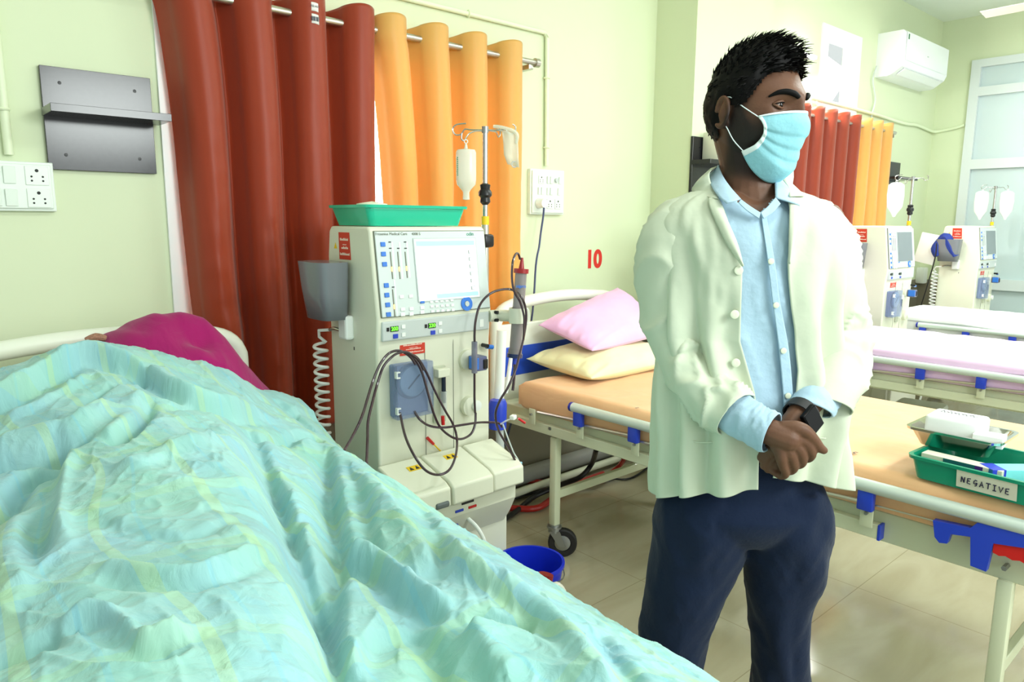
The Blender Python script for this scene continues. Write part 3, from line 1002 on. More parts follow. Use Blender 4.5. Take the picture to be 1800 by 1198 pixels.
def pillow(c00, c10, c11, c01, th, m, label, seed, flange=0.035, cat='pillow'):
    """pillow stretched between four corners"""
    c = [Vector(q) for q in (c00, c10, c11, c01)]
    n = ((c[1] - c[0]).cross(c[3] - c[0])).normalized()
    if n.z < 0: n = -n
    N = 56
    top, bot = [], []
    for j in range(N + 1):
        v = j / N
        rt_, rb = [], []
        for i in range(N + 1):
            u = i / N
            # edges bow inwards between the corners
            uu = u + 0.0; vv = v + 0.0
            bow = 0.045
            uu = u + bow * math.sin(PI * v) * (0.5 - u) * 2 * (abs(2 * u - 1)) ** 3 * 0.5
            vv = v + bow * math.sin(PI * u) * (0.5 - v) * 2 * (abs(2 * v - 1)) ** 3 * 0.5
            p = c[0] * (1 - uu) * (1 - vv) + c[1] * uu * (1 - vv) + c[2] * uu * vv + c[3] * (1 - uu) * vv
            a = max(0.0, 1 - abs(2 * u - 1) ** 2.6); b = max(0.0, 1 - abs(2 * v - 1) ** 2.6)
            h = (a * b) ** 0.55
            w = 0.05 * float(vnoise(u * 5, v * 5, seed)) * h + 0.10 * float(vnoise(u * 14 + v * 5, v * 9, seed + 1)) * (1 - h) * min(1, h * 4)
            rt_.append(p + n * (th * 0.55 * (h + w * 1.4) + 0.0012))
            rb.append(p - n * (th * 0.45 * h + 0.0012))
        top.append(rt_); bot.append(rb)
    V = []; F_ = []
    for r in top: V += r
    for r in bot: V += r
    K = N + 1
    o2 = K * K
    for j in range(N):
        for i in range(N):
            a = j * K + i
            F_.append((a, a + 1, a + K + 1, a + K)); F_.append((o2 + a, o2 + a + K, o2 + a + K + 1, o2 + a + 1))
    rim = [j for j in range(K)] + [j * K + N for j in range(1, K)] + [N * K + j for j in range(N - 1, -1, -1)] + [j * K for j in range(N - 1, 0, -1)]
    for q in range(len(rim)):
        a, b = rim[q], rim[(q + 1) % len(rim)]
        F_.append((a, o2 + a, o2 + b, b))
    me = bpy.data.meshes.new('pillow'); me.from_pydata([tuple(v) for v in V], [], F_); me.update()
    return tag(link('pillow', me, m, None, 80), label, cat)


M_pinkp = cloth_mat('pink_pillowcase', rgb(232, 178, 222), rgb(240, 196, 232), 0.65, 6, 0.35)
M_yelp = cloth_mat('yellow_pillowcase', rgb(232, 226, 176), rgb(240, 236, 196), 0.65, 6, 0.35)
pillow((2.20, 2.37, 0.80), (2.20, 1.97, 0.775), (2.84, 1.95, 0.785), (2.84, 2.38, 0.82), 0.135, M_yelp, 'pale yellow pillow lying on the orange mattress under the pink one', 21)
pillow((2.245, 2.34, 0.955), (2.30, 2.06, 0.868), (2.90, 2.06, 0.895), (2.86, 2.40, 1.085), 0.12, M_pinkp, 'pink pillow propped on the yellow pillow against the headboard', 22)
pillow((0.16, 2.37, 0.99), (0.16, 2.12, 0.93), (0.84, 2.12, 0.93), (0.84, 2.37, 0.99), 0.09, M_yelp, 'pale green yellow pillow behind the teal blanket at the bed head', 23)
# ================================================================== DIALYSIS MACHINES
MY = 1.95           # front plane of the first machine
MX0, MX1 = 1.175, 1.64
TILT = 0.13         # the head unit leans back


def fp(x, y, off=0.0):
    """point of the first machine's front seen at (x, y), off metres in front of it"""
    zb_ = 1.108
    p = on_y(x, y, MY - off)
    for _ in range(6):
        p = on_y(x, y, MY - off + TILT * max(0.0, p.z - zb_))
    return p


M_screen_on = mat('lit_screen', rgb(200, 214, 216), 0.2, emit=(0.90, 0.98, 1, 1), estr=0.62)
M_screen_bar = mat('screen_bar', rgb(150, 220, 230), 0.2, emit=(0.4, 0.8, 0.88, 1), estr=0.45)
M_screen_off = mat('dark_screen', rgb(120, 130, 134), 0.15)
M_panel = mat('membrane_panel', rgb(206, 216, 214), 0.3)
M_keyblue = mat('key_blue', rgb(54, 120, 214), 0.35)
M_green_led = mat('green_digits', rgb(80, 230, 40), 0.4, emit=(0.2, 1, 0.05, 1), estr=1.2)
M_ledbg = mat('display_window', rgb(24, 40, 18), 0.3)
M_led = mat('orange_led', rgb(250, 180, 80), 0.4, emit=(1, 0.55, 0.15, 1), estr=2)
M_stick = mat('red_sticker', rgb(206, 56, 34), 0.5)
M_stickw = mat('sticker_print', rgb(250, 226, 210), 0.6)
M_smoke = mat('smoky_plastic', rgb(128, 132, 138), 0.15, alpha=0.88)
M_pumpc = mat('pump_cover', rgb(150, 168, 204), 0.12, alpha=0.28)
M_rotor = mat('pump_rotor', rgb(150, 176, 206), 0.3)
M_yel = mat('warning_yellow', rgb(236, 196, 30), 0.5)
M_line = mat('panel_line', rgb(120, 124, 110), 0.6)
M_grn = mat('logo_green', rgb(60, 140, 120), 0.5)


def sticker(name, parent, o, xd, w, h):
    """red sticker with three lines of small white print"""
    zv = Vector((0, 0, 1)); xd = Vector(xd).normalized()
    nrm = xd.cross(zv)
    mb = MB()
    a = Vector(o)
    c = [a - xd * w / 2 - zv * h / 2, a + xd * w / 2 - zv * h / 2, a + xd * w / 2 + zv * h / 2, a - xd * w / 2 + zv * h / 2]
    mb.prism(c, nrm, 0.0008)
    s = mb.build(name, M_stick, parent, smooth=0)
    mb = MB()
    random.seed(3)
    for zf, wf, hf in ((0.24, 0.74, 0.085), (0.05, 0.3, 0.03), (-0.07, 0.62, 0.08), (-0.30, 0.82, 0.085)):
        x = -wf / 2 + (0.04 if zf == -0.07 else 0)
        while x < wf / 2:
            l = random.uniform(0.035, 0.06)
            hh = hf * random.choice((0.75, 0.8, 1.1))
            b = a + xd * (x + l / 2) * w + zv * (zf + hh / 2 - hf / 2) * h + nrm * 0.0012
            q = [b - xd * l * w * .42 - zv * hh * h / 2, b + xd * l * w * .42 - zv * hh * h / 2, b + xd * l * w * .42 + zv * hh * h / 2, b - xd * l * w * .42 + zv * hh * h / 2]
            mb.prism(q, nrm, 0.0003)
            x += l + 0.008
    mb.build('sticker_print', M_stickw, s, smooth=0)
    return s


def warn_triangle(parent, o, xd, s, m=None):
    zv = Vector((0, 0, 1)); xd = Vector(xd).normalized(); nrm = xd.cross(zv); a = Vector(o)
    MB().prism([a - xd * s / 2, a + xd * s / 2, a + zv * s * 0.9], nrm, 0.0006).build('warning_sign', m or M_yel, parent, smooth=0)


def machine(label, lit, seed):
    t = empty('dialysis_machine', (1.41, 2.1, 0), label, 'dialysis machine')
    x0, x1 = MX0, MX1
    zt = 1.399
    zb = fp(667, 562).z      # lower edge of the head unit
    # main column: side profile in YZ pushed along X
    prof = [(MY + 0.002, zt - 0.012), (MY + 0.012, zt), (2.235, zt), (2.25, zt - 0.015), (2.262, 1.30), (2.262, 0.30), (2.30, 0.12), (2.30, 0.06), (1.86, 0.06), (1.86, 0.42), (MY + 0.012, 0.60), (MY + 0.012, 1.0), (MY + 0.002, zb)]
    b = MB().prism([(x0, y, z) for y, z in prof], (1, 0, 0), x1 - x0)
    body = b.build('cabinet', M_machine, t, smooth=20)
    md = body.modifiers.new('soft_edges', 'BEVEL'); md.width = 0.008; md.segments = 3; md.limit_method = 'ANGLE'
    # darker frame line round the head unit and its face
    fz0, fz1 = zb + 0.004, zt - 0.013
    MB().span((x0 + 0.012, MY - 0.004, fz0), (x1 - 0.008, MY + 0.006, fz1), bev=0.003).build('face_rim', M_line, t, smooth=0)
    face = MB().span((x0 + 0.014, MY - 0.0055, fz0 + 0.002), (x1 - 0.010, MY + 0.004, fz1 - 0.002), bev=0.003).build('control_panel', M_panel, t, smooth=0)

    def quad(mb, xa, ya, xb, yb, off=0.0066, th=0.0008):
        """rectangle on the panel between two sight points"""
        a, c = fp(xa, ya, off), fp(xb, yb, off)
        mb.span((a.x, MY - off, a.z), (c.x, MY - off + th, c.z))
        return mb
    # screen
    a, c = fp(725, 420), fp(840, 520)
    xs0, xs1, zs1, zs0 = a.x, c.x, a.z - 0.001, c.z
    MB().span((xs0 - 0.004, MY - 0.0085, zs0 - 0.004), (xs1 + 0.006, MY - 0.005, zs1 + 0.004), bev=0.001, seg=1).build('screen_bezel', M_grey, t, smooth=0)
    MB().span((xs0, MY - 0.0095, zs0), (xs1, MY - 0.0088, zs1)).build('screen', M_screen_on if lit else M_screen_off, t, smooth=0)
    if lit:
        mb = MB()
        W = xs1 - xs0
        mb.span((xs0 + W * .02, MY - 0.0101, zs1 - 0.022), (xs1 - W * .02, MY - 0.0096, zs1 - 0.006))
        mb.span((xs0 + W * .28, MY - 0.0101, zs0 + 0.004), (xs1 - W * .02, MY - 0.0096, zs0 + 0.018))
        mb.build('screen_band', M_screen_bar, t, smooth=0)
        mb = MB()
        for k in range(6):
            zc = zs1 - 0.045 - k * 0.0245
            xc = xs1 - 0.022
            mb.span((xc - 0.012, MY - 0.0103, zc - 0.006), (xc - 0.009, MY - 0.0096, zc + 0.006)); mb.span((xc - 0.009, MY - 0.0103, zc + 0.005), (xc + 0.008, MY - 0.0096, zc + 0.006)); mb.span((xc - 0.009, MY - 0.0103, zc - 0.006), (xc + 0.008, MY - 0.0096, zc - 0.005))
        mb.build('screen_icons', M_line, t, smooth=0)
    # keys
    keys = [(671, 429), (672, 446), (674, 464), (677, 501), (678, 518), (679.5, 535), (681, 552)]
    for kx, ky in keys:
        c = fp(kx, ky)
        MB().box((c.x, MY - 0.007, c.z), (0.017, 0.004, 0.014), bev=0.001, seg=1).build('blue_key', M_keyblue, face, smooth=0)
    c = fp(740, 529); MB().box((c.x, MY - 0.007, c.z), (0.017, 0.004, 0.013), bev=0.001, seg=1).build('blue_key', M_keyblue, face, smooth=0)
    mb = MB(); ml = MB(); mo = MB()
    for (bx_, by0, by1) in ((684, 442, 490), (697, 442, 490), (710, 442, 488), (688, 508, 556)):
        a, c = fp(bx_, by0), fp(bx_ + 2.5, by1)
        mb.span((a.x - 0.0018, MY - 0.0068, c.z), (a.x + 0.0018, MY - 0.0056, a.z))
        ml.span((a.x + 0.006, MY - 0.0062, c.z), (a.x + 0.013, MY - 0.0056, a.z + 0.03))
        mo.span((a.x - 0.0022, MY - 0.0074, a.z * .35 + c.z * .65 - 0.006), (a.x + 0.0022, MY - 0.0068, a.z * .35 + c.z * .65 + 0.008))
    mb.build('level_bars', M_line, face, smooth=0)
    if lit: mo.build('level_leds', M_led, face, smooth=0)
    ml.build('scale_strips', mat('panel_pale', rgb(226, 232, 232), 0.4), face, smooth=0)
    mb = MB()
    for kx, ky in ((683, 425), (710, 425), (684, 436), (698, 436), (711, 436), (689, 504)):
        c = fp(kx, ky); mb.box((c.x, MY - 0.0068, c.z), (0.009, 0.001, 0.003))
    mb.build('key_marks', M_black, face, smooth=0)
    mb = MB()
    for kx, ky in ((704, 521), (720, 520), (706, 543), (721, 542), (706, 552), (721, 551), (740, 540), (740, 548)):
        c = fp(kx, ky); mb.box((c.x, MY - 0.0068, c.z), (0.016, 0.003, 0.011), bev=0.0008, seg=1)
    for r_ in range(3):
        for k in range(5):
            c = fp(756 + k * 9 + r_, 529.5 + r_ * 8.5 - k * 0.6); mb.box((c.x, MY - 0.0068, c.z), (0.013, 0.003, 0.008), bev=0.0008, seg=1)
    mb.build('grey_keys', M_white, face, smooth=0)
    c = fp(818, 533)
    rotY = Matrix.Rotation(PI / 2, 3, 'X')
    MB().lathe([(0.010, 0.0), (0.024, 0.0), (0.024, 0.004), (0.010, 0.004)], (c.x, MY - 0.005, c.z), 28, rotY).build('dial', M_keyblue, face)
    MB().lathe([(0.0, 0.0), (0.009, 0.0), (0.009, 0.006), (0.0, 0.006)], (c.x, MY - 0.005, c.z), 20, rotY).build('dial_button', M_grey, face)
    if lit:
        e = fp(686, 411, .006); text_obj('maker_name', 'Fresenius Medical Care', 0.0125, frame_mtx((e.x + 0.004, MY - 0.0062, e.z), (1, 0, 0), (0, 0, 1)), M_line, face)
        e = fp(731, 411, .006); text_obj('model_number', '4008 S', 0.0125, frame_mtx((e.x, MY - 0.0062, e.z), (1, 0, 0), (0, 0, 1)), M_line, face)
        e = fp(826, 411, .006); text_obj('logo', 'odin', 0.018, frame_mtx((e.x, MY - 0.0062, e.z), (1, 0, 0), (0, 0, 1)), M_grn, face)
    # lower control strip
    z1, z0 = fp(760, 557).z, fp(760, 590).z
    strip = MB().span((x0 + 0.014, MY - 0.003, z0), (x1 - 0.014, MY + 0.02, z1), bev=0.004).build('pump_controls', M_grey, t, smooth=0)
    for cx_, s in ((692, '200'), (758, '230')):
        c = fp(cx_, 577.5 if cx_ < 700 else 571.5)
        MB().box((c.x, MY - 0.0042, c.z), (0.030, 0.003, 0.017), bev=0.0006, seg=1).build('display', M_green_led if False else M_ledbg, strip, smooth=0)
        if lit:
            text_obj('digits', s, 0.017, frame_mtx((c.x, MY - 0.0060, c.z), (1, 0, 0), (0, 0, 1)), M_green_led, strip, bold=0.0004)
        MB().box((c.x + 0.004, MY - 0.0042, c.z - 0.024), (0.018, 0.004, 0.014), bev=0.0008, seg=1).build('blue_key', M_blue, strip, smooth=0)
        mb = MB()
        for dz in (0.004, -0.022):
            mb.box((c.x + 0.034, MY - 0.0042, c.z + dz), (0.014, 0.003, 0.013), bev=0.0006, seg=1)
        mb.build('arrow_keys', M_white, strip, smooth=0)
        MB().box((c.x - 0.024, MY - 0.0042, c.z), (0.008, 0.003, 0.012)).build('pump_lamp', M_black, strip, smooth=0)
    c = fp(849, 567); MB().box((c.x - 0.01, MY - 0.0042, c.z), (0.018, 0.003, 0.026), bev=0.0006, seg=1).build('side_keys', M_white, strip, smooth=0)
    # module bay front, pump door
    for xa in (750, 800):
        a = fp(xa, 610)
        MB().span((a.x - 0.0008, MY + 0.0105, 0.63), (a.x + 0.0008, MY + 0.013, z0 - 0.01)).build('module_seam', M_line, t, smooth=0)
    pa, pc = fp(686, 640), fp(751, 722)
    px0, px1, pz1, pz0 = pa.x, pc.x, pa.z, pc.z
    MB().span((px0 + 0.002, MY - 0.012, pz0 + 0.002), (px1 - 0.002, MY + 0.014, pz1 - 0.002), bev=0.006)  .build('pump_housing', mat('pump_housing_grey', rgb(128, 142, 176), 0.4), t, smooth=0)
    cc = Vector(((px0 + px1) / 2 - 0.001, MY - 0.014, (pz0 + pz1) / 2 + 0.028))
    MB().lathe([(0.0, 0), (0.060, 0), (0.060, 0.004), (0.0, 0.004)], cc, 36, rotY).build('pump_well', mat('pump_well', rgb(92, 104, 128), 0.4), t)
    rtr = MB().lathe([(0.0, 0.004), (0.050, 0.004), (0.050, 0.014), (0.046, 0.016), (0.0, 0.016)], cc, 36, rotY).build('pump_rotor', M_rotor, t)
    r45 = Matrix.Rotation(-0.75, 3, 'Y')
    MB().box(cc - Vector((0, 0.0165, 0)), (0.062, 0.002, 0.005), r45).build('rotor_slot', M_black, rtr, smooth=0)
    MB().span((px0, MY - 0.040, pz0), (px1, MY - 0.034, pz1), bev=0.0025).build('pump_cover', M_pumpc, t, smooth=0)
    mb = MB(); mb.span((px0, MY - 0.034, pz0), (px0 + 0.004, MY, pz1)); mb.span((px1 - 0.004, MY - 0.034, pz0), (px1, MY, pz1)); mb.span((px0 + .004, MY - 0.034, pz1 - 0.004), (px1 - .004, MY, pz1)); mb.span((px0 + .004, MY - 0.034, pz0), (px1 - .004, MY, pz0 + 0.004))
    mb.build('pump_cover_side', M_pumpc, t, smooth=0)
    mb = MB()
    for zz in (pz1 - 0.03, pz0 + 0.03):
        mb.span((px0 - 0.004, MY - 0.043, zz - 0.011), (px0 + 0.010, MY - 0.03, zz - 0.007)); mb.span((px0 - 0.004, MY - 0.043, zz + 0.007), (px0 + 0.010, MY - 0.03, zz + 0.011)); mb.span((px0 - 0.004, MY - 0.043, zz - 0.007), (px0 + 0.0, MY - 0.03, zz + 0.007))
    mb.build('cover_hinge', M_white, t, smooth=0)
    # syringe pump slot
    sa, sc = fp(763, 645), fp(786, 740)
    MB().span((sa.x, MY + 0.004, sc.z), (sc.x, MY + 0.0125, sa.z), bev=0.003).build('syringe_slot', mat('slot_recess', rgb(188, 192, 170), 0.5), t, smooth=0)
    MB().span((sa.x + 0.002, MY - 0.022, sa.z - 0.035), (sc.x - 0.002, MY + 0.004, sa.z - 0.006), bev=0.003).build('syringe_clamp', M_machine, t, smooth=0)
    MB().cyl(((sa.x + sc.x) / 2 + 0.004, MY - 0.012, sa.z - 0.035), ((sa.x + sc.x) / 2 + 0.004, MY - 0.012, sa.z - 0.125), 0.0075).build('syringe_plunger', mat('plunger_dark', rgb(26, 36, 54), 0.3), t)
    MB().cyl(((sa.x + sc.x) / 2 + 0.004, MY - 0.012, sa.z - 0.085), ((sa.x + sc.x) / 2 + 0.004, MY - 0.012, sa.z - 0.165), 0.011).build('syringe_barrel', M_clear, t)
    # drip chamber holders: big round boss and air detector
    c = fp(825, 632); MB().lathe([(0.0, 0.0), (0.034, 0.0), (0.036, -0.004), (0.036, 0.03), (0.0, 0.034)], (c.x - .002, MY + 0.03, c.z), 28, rotY).build('sensor_boss', M_machine, t)
    c = fp(835, 640, .03); MB().box((c.x + 0.012, MY - 0.03, c.z + 0.004), (0.046, 0.05, 0.050), bev=0.004).build('air_detector', mat('detector_grey', rgb(96, 100, 136), 0.3), t, smooth=0)
    MB().box((c.x - 0.008, MY - 0.034, c.z + 0.006), (0.012, 0.044, 0.042), bev=0.003).build('detector_tab', M_keyblue, t, smooth=0)
    MB().box((c.x + 0.026, MY - 0.052, c.z + 0.002), (0.020, 0.014, 0.034), bev=0.003).build('detector_latch', M_black, t, smooth=0)
    c = fp(830, 712, .0); MB().lathe([(0.0, 0.0), (0.030, 0.0), (0.034, 0.006), (0.034, 0.03), (0.012, 0.034), (0.0, 0.034)], (c.x - 0.012, MY + 0.02, c.z), 28, rotY).build('clamp_boss', M_machine, t)
    MB().lathe([(0.0, 0.0), (0.018, 0.0), (0.019, 0.01), (0.0, 0.012)], (c.x + 0.005, MY - 0.014, c.z + 0.002), 24, rotY).build('line_clamp', M_white, t)
    c = fp(848, 606, .0); MB().cyl((c.x, MY, c.z), (c.x, MY - 0.03, c.z), 0.007).build('pressure_port', M_black, t)
    MB().cyl((c.x + 0.002, MY - 0.02, c.z - 0.003), (c.x + 0.03, MY - 0.02, c.z - 0.008), 0.008).build('pressure_connector', M_keyblue, t)
    # lower housing with three lids
    mb = MB()
    bp = [(1.96, 0.625), (1.84, 0.60), (1.80, 0.56), (1.80, 0.46), (1.83, 0.40), (1.87, 0.34), (1.885, 0.30), (1.885, 0.10), (2.0, 0.08)]
    base = mb.prism([(x0 - 0.012, y, z) for y, z in bp], (1, 0, 0), x1 - x0 + 0.0).build('base_housing', M_machine, t, smooth=20)
    md = base.modifiers.new('soft_edges', 'BEVEL'); md.width = 0.006; md.segments = 2; md.limit_method = 'ANGLE'
    for xa, xb, dy in ((x0 - 0.020, x0 + 0.142, 0.0), (x0 + 0.148, x0 + 0.318, -0.003), (x0 + 0.324, x1 - 0.004, 0.004)):
        lp = [(1.945, 0.640), (1.79 + dy, 0.595), (1.765 + dy, 0.580), (1.762 + dy, 0.520), (1.80, 0.505), (1.945, 0.55)]
        o = MB().prism([(xa, y, z) for y, z in lp], (1, 0, 0), xb - xa).build('lid', M_machine, t, smooth=20)
        md = o.modifiers.new('soft_edges', 'BEVEL'); md.width = 0.007; md.segments = 3; md.limit_method = 'ANGLE'
    MB().box((x0 + 0.105, 1.762, 0.532), (0.052, 0.012, 0.020), bev=0.006).build('lid_catch', mat('catch_grey', rgb(96, 104, 104), 0.35), t, smooth=0)
    sl = Matrix.Rotation(math.atan2(0.045, 0.155), 3, 'X')
    for xc, yc in ((x0 + 0.085, 1.89), (x0 + 0.24, 1.90)):
        zc = 0.640 - (1.945 - yc) * 0.045 / 0.155 + 0.001
        w = MB().box((xc, yc, zc), (0.046, 0.026, 0.001), sl).build('warning_label', M_yel, t, smooth=0)
        mb = MB()
        for dx in (-0.011, 0.011):
            q = [Vector((dx - 0.008, -0.009, 0.0008)), Vector((dx + 0.008, -0.009, 0.0008)), Vector((dx, 0.009, 0.0008))]
            mb.prism([sl @ v + Vector((xc, yc, zc)) for v in q], (0, 0, 1), 0.0004)
        mb.build('warning_mark', M_black, w, smooth=0)
    for xc, mm in ((x0 + 0.20, M_blue), (x0 + 0.255, M_red)):
        MB().box((xc, 1.7985, 0.476), (0.034, 0.004, 0.009), bev=0.0018).build('port_mark', mm, t, smooth=0)
    MB().box((x0 + 0.235, 1.7985, 0.497), (0.05, 0.003, 0.008)).build('port_label', M_black, t, smooth=0)
    MB().cyl((x0 + 0.20, 1.82, 0.42), (x0 + 0.205, 1.79, 0.39), 0.008).build('dialysate_port', M_dkblue, t)
    MB().tube([(x0 + 0.25, 1.82, 0.43), (x0 + 0.26, 1.77, 0.40), (x0 + 0.275, 1.75, 0.33), (x0 + 0.28, 1.77, 0.2), (x0 + 0.30, 1.80, 0.1)], 0.007, 10, sub=4).build('dialysate_hose', M_white, t)
    # ribbed rear wheel base
    mb = MB()
    for k in range(5):
        mb.span((x1 - 0.1, 1.93 - 0.012 * k, 0.05 + 0.045 * (4 - k)), (x1 + 0.02 + 0.008 * k, 2.3, 0.09 + 0.045 * (4 - k)), bev=0.005)
    mb.build('foot_cover', M_white, t, smooth=0)
    mb = MB()
    for xx in (x0 + 0.03, x1 - 0.03):
        for yy2 in (1.93, 2.26):
            mb.cyl((xx - 0.015, yy2, 0.035), (xx + 0.015, yy2, 0.035), 0.035, n=20)
    mb.build('wheel', M_rubber, t)
    # left side: bag cup, holder, sticker, coil
    ys = 2.20
    cup = MB()
    # tapered open cup hanging from the side
    rings = []
    for z, w_, d_ in ((1.285, 0.095, 0.056), (1.19, 0.086, 0.052), (1.098, 0.075, 0.046)):
        loop = []
        for k in range(24):
            a = 2 * PI * k / 24
            ca_, sa_ = math.cos(a), math.sin(a)
            e = 0.45
            loop.append(Vector((x0 - 0.008 - d_ + d_ * math.copysign(abs(ca_) ** e, ca_), 2.178 + w_ * math.copysign(abs(sa_) ** e, sa_), z)))
        rings.append(loop)
    cup.rings(rings, True, False)
    c_ = cup.build('bag_cup', M_smoke, t, smooth=50)
    c_.modifiers.new('thickness', 'SOLIDIFY').thickness = 0.003
    MB().span((x0 - 0.03, 2.10, 1.03), (x0 + 0.002, 2.155, 1.11), bev=0.008).build('cup_bracket', M_white, t, smooth=0)
    MB().tube([(x0 - 0.015, 2.16, 1.055), (x0 - 0.018, 2.20, 1.058), (x0 - 0.02, 2.23, 1.05)], 0.006, 10, sub=3).build('coil_connector', M_steel, t)
    sticker('red_sticker', t, (x0 - 0.0006, 2.135, 1.335), (0, -1, 0), 0.085, 0.088)
    warn_triangle(t, (x0 - 0.0006, 2.205, 1.325), (0, -1, 0), 0.022)
    coil = []
    for k in range(19 * 14):
        a = 2 * PI * k / 14
        z = 1.00 - 0.56 * k / (19 * 14)
        coil.append((x0 - 0.034 + 0.022 * math.cos(a), 2.275 + 0.022 * math.sin(a), z))
    MB().tube([(x0 - 0.02, 2.23, 1.05), (x0 - 0.04, 2.27, 1.045), (x0 - 0.03, 2.29, 1.02)] + coil, 0.0055, 7).build('coiled_hose', M_white, t)
    MB().span((x0 - 0.0012, 2.10, 0.995), (x0, 2.104, 1.006)).build('side_screw', M_black, t, smooth=0)
    sticker('red_sticker', t, fp(725, 611, -0.011), (1, 0, 0), 0.098, 0.044)
    # pole
    pxp, pyp = x1 + 0.036, 2.03
    pole = MB().cyl((pxp, pyp, 0.96), (pxp, pyp, 1.42), 0.013).build('iv_pole', M_bsteel, t)
    zT = 1.742
    MB().cyl((pxp, pyp, 1.42), (pxp, pyp, zT), 0.009).build('pole_extension', M_steel, pole)
    MB().lathe([(0.010, 1.475), (0.019, 1.485), (0.017, 1.50), (0.024, 1.508), (0.024, 1.52), (0.017, 1.53), (0.019, 1.545), (0.010, 1.55)], (pxp, pyp, 0), 20).build('height_knob', M_black, pole)
    MB().box((pxp + 0.004, pyp - 0.004, 1.348), (0.044, 0.04, 0.048), bev=0.01).build('pole_clamp', M_black, pole, smooth=30)
    MB().cyl((pxp, pyp, 1.405), (pxp, pyp, 1.435), 0.0138).build('pole_label', M_yel, pole)
    # hooks
    u = Vector((0.67, -0.74, 0))
    v = Vector((0.74, 0.67, 0))
    T = Vector((pxp, pyp, zT - 0.008))
    def hook(pts, nm='hook'):
        return MB().tube([T + u * a + v * b + Vector((0, 0, c)) for a, b, c in pts], 0.0026, 8, sub=5).build(nm, M_steel, pole)
    hook([(0, 0, 0), (-0.05, 0.01, 0.002), (-0.075, 0.012, 0.004), (-0.088, 0.012, -0.012), (-0.108, 0.01, -0.014), (-0.118, 0.01, 0.004), (-0.105, 0.01, 0.02), (-0.07, 0.01, 0.024)])
    hook([(0, 0, -0.004), (-0.03, -0.02, -0.006), (-0.052, -0.04, -0.018), (-0.065, -0.05, -0.040), (-0.075, -0.054, -0.036), (-0.074, -0.054, -0.016)])
    hook([(0, 0, 0), (0.04, 0.01, 0.0), (0.07, 0.012, 0.002), (0.085, 0.012, -0.014), (0.104, 0.01, -0.008), (0.106, 0.01, 0.012), (0.096, 0.01, 0.02)])
    hook([(0, 0, 0), (0.02, 0.03, 0), (0.03, 0.07, 0.0), (0.035, 0.095, -0.014), (0.04, 0.11, 0.0), (0.038, 0.10, 0.018)])
    MB().cyl((pxp, pyp, zT - 0.018), (pxp, pyp, zT + 0.004), 0.012).build('hook_hub', M_zinc, pole)
    # lean the head unit back
    def lean(o_):
        for c_h in [q_ for q_ in bpy.data.objects if q_.parent == o_]:
            if c_h.type == 'MESH' and not c_h.name.startswith(('iv_pole', 'bag_cup', 'coil', 'cup_bracket')):
                me_ = c_h.data
                for vtx in me_.vertices:
                    w_ = vtx.co.z - zb
                    if w_ > 0:
                        k_ = 1.0 if vtx.co.y < 2.0 else max(0.0, 1 - (vtx.co.y - 2.0) / 0.2)
                        vtx.co.y += TILT * w_ * k_
                me_.update()
                lean(c_h)
    lean(t)
    return t, pole, T, u, v


mach, pole, T, u, v = machine('near dialysis machine with lit screen beside the patient bed', True, 1)


def drip_bottle(o, label):
    t = empty('saline_bottle', o, label, 'infusion bottle')
    rotm = Matrix.Rotation(YAW - PI / 2, 3, 'Z') @ Matrix.Diagonal((1, 0.62, 1)).to_3x3()
    M_bot = mat('saline_bottle_plastic', rgb(236, 240, 226), 0.2, alpha=0.62)
    pr = [(0.0, 0.0), (0.004, -0.004), (0.006, -0.018), (0.031, -0.022), (0.035, -0.032), (0.035, -0.125), (0.033, -0.140), (0.015, -0.160), (0.011, -0.168), (0.012, -0.192), (0.0, -0.194)]
    MB().lathe(pr, o, 28, rotm).build('bottle_body', M_bot, t)
    MB().lathe([(0.031, -0.05), (0.0312, -0.115), (0.031, -0.116)], o, 28, rotm)
    mb = MB()
    for k in range(10):
        mb.box(Vector(o) + rotm @ Vector((-0.029, -0.024, -0.05 - k * 0.0065)), (0.004, 0.002, 0.004), rotm.to_4x4().to_3x3())
    mb.build('printed_scale', mat('scale_print', rgb(70, 140, 110), 0.5), t, smooth=0)
    MB().torus(Vector(o) + Vector((0, 0, 0.006)), 0.006, 0.0015, (0.66, 0.75, 0)).build('hanger', M_white, t)
    return t


drip_bottle(T + u * (-0.060) + v * (-0.050) + Vector((0, 0, -0.050)), 'clear saline bottle hanging from the near machine\'s pole')
# folded clear bag and tubing over the right hook
bg = empty('infusion_bag', T + u * 0.09, 'empty clear infusion bag folded over the right hook of the near pole', 'infusion bag')
M_bag = mat('clear_bag', rgb(232, 238, 222), 0.15, alpha=0.5)
R_ = []
for j, (du, w_, dz) in enumerate(((0.055, 0.036, 0.004), (0.075, 0.034, -0.006), (0.080, 0.033, -0.045), (0.082, 0.032, -0.085), (0.090, 0.026, -0.118))):
    R_.append([[*(T + u * (0.012 + du + w_ * (k / 6 - 0.5) * 1.6) + v * (0.004 * math.sin(k * 1.3 + j)) + Vector((0, 0, dz - 0.012 * k / 6)))] for k in range(7)])
grid_mesh('bag_film', np.array(R_), M_bag, bg, solid=0.003)
MB().torus(T + u * 0.105 + v * 0.0 + Vector((0, 0, -0.118)), 0.010, 0.0022, v, 20, 8).build('ring', M_grey, bg)
MB().tube([T + u * a + v * b + Vector((0, 0, c)) for a, b, c in ((0.03, 0, 0.012), (0.06, -0.005, 0.008), (0.1, -0.006, -0.004), (0.115, -0.006, -0.02), (0.11, 0, -0.045))], 0.006, 8, sub=4).build('bag_tube', M_bag, bg)

# tray on the machine
M_tray = mat('green_tray', rgb(24, 186, 148), 0.22, coat=0.5)


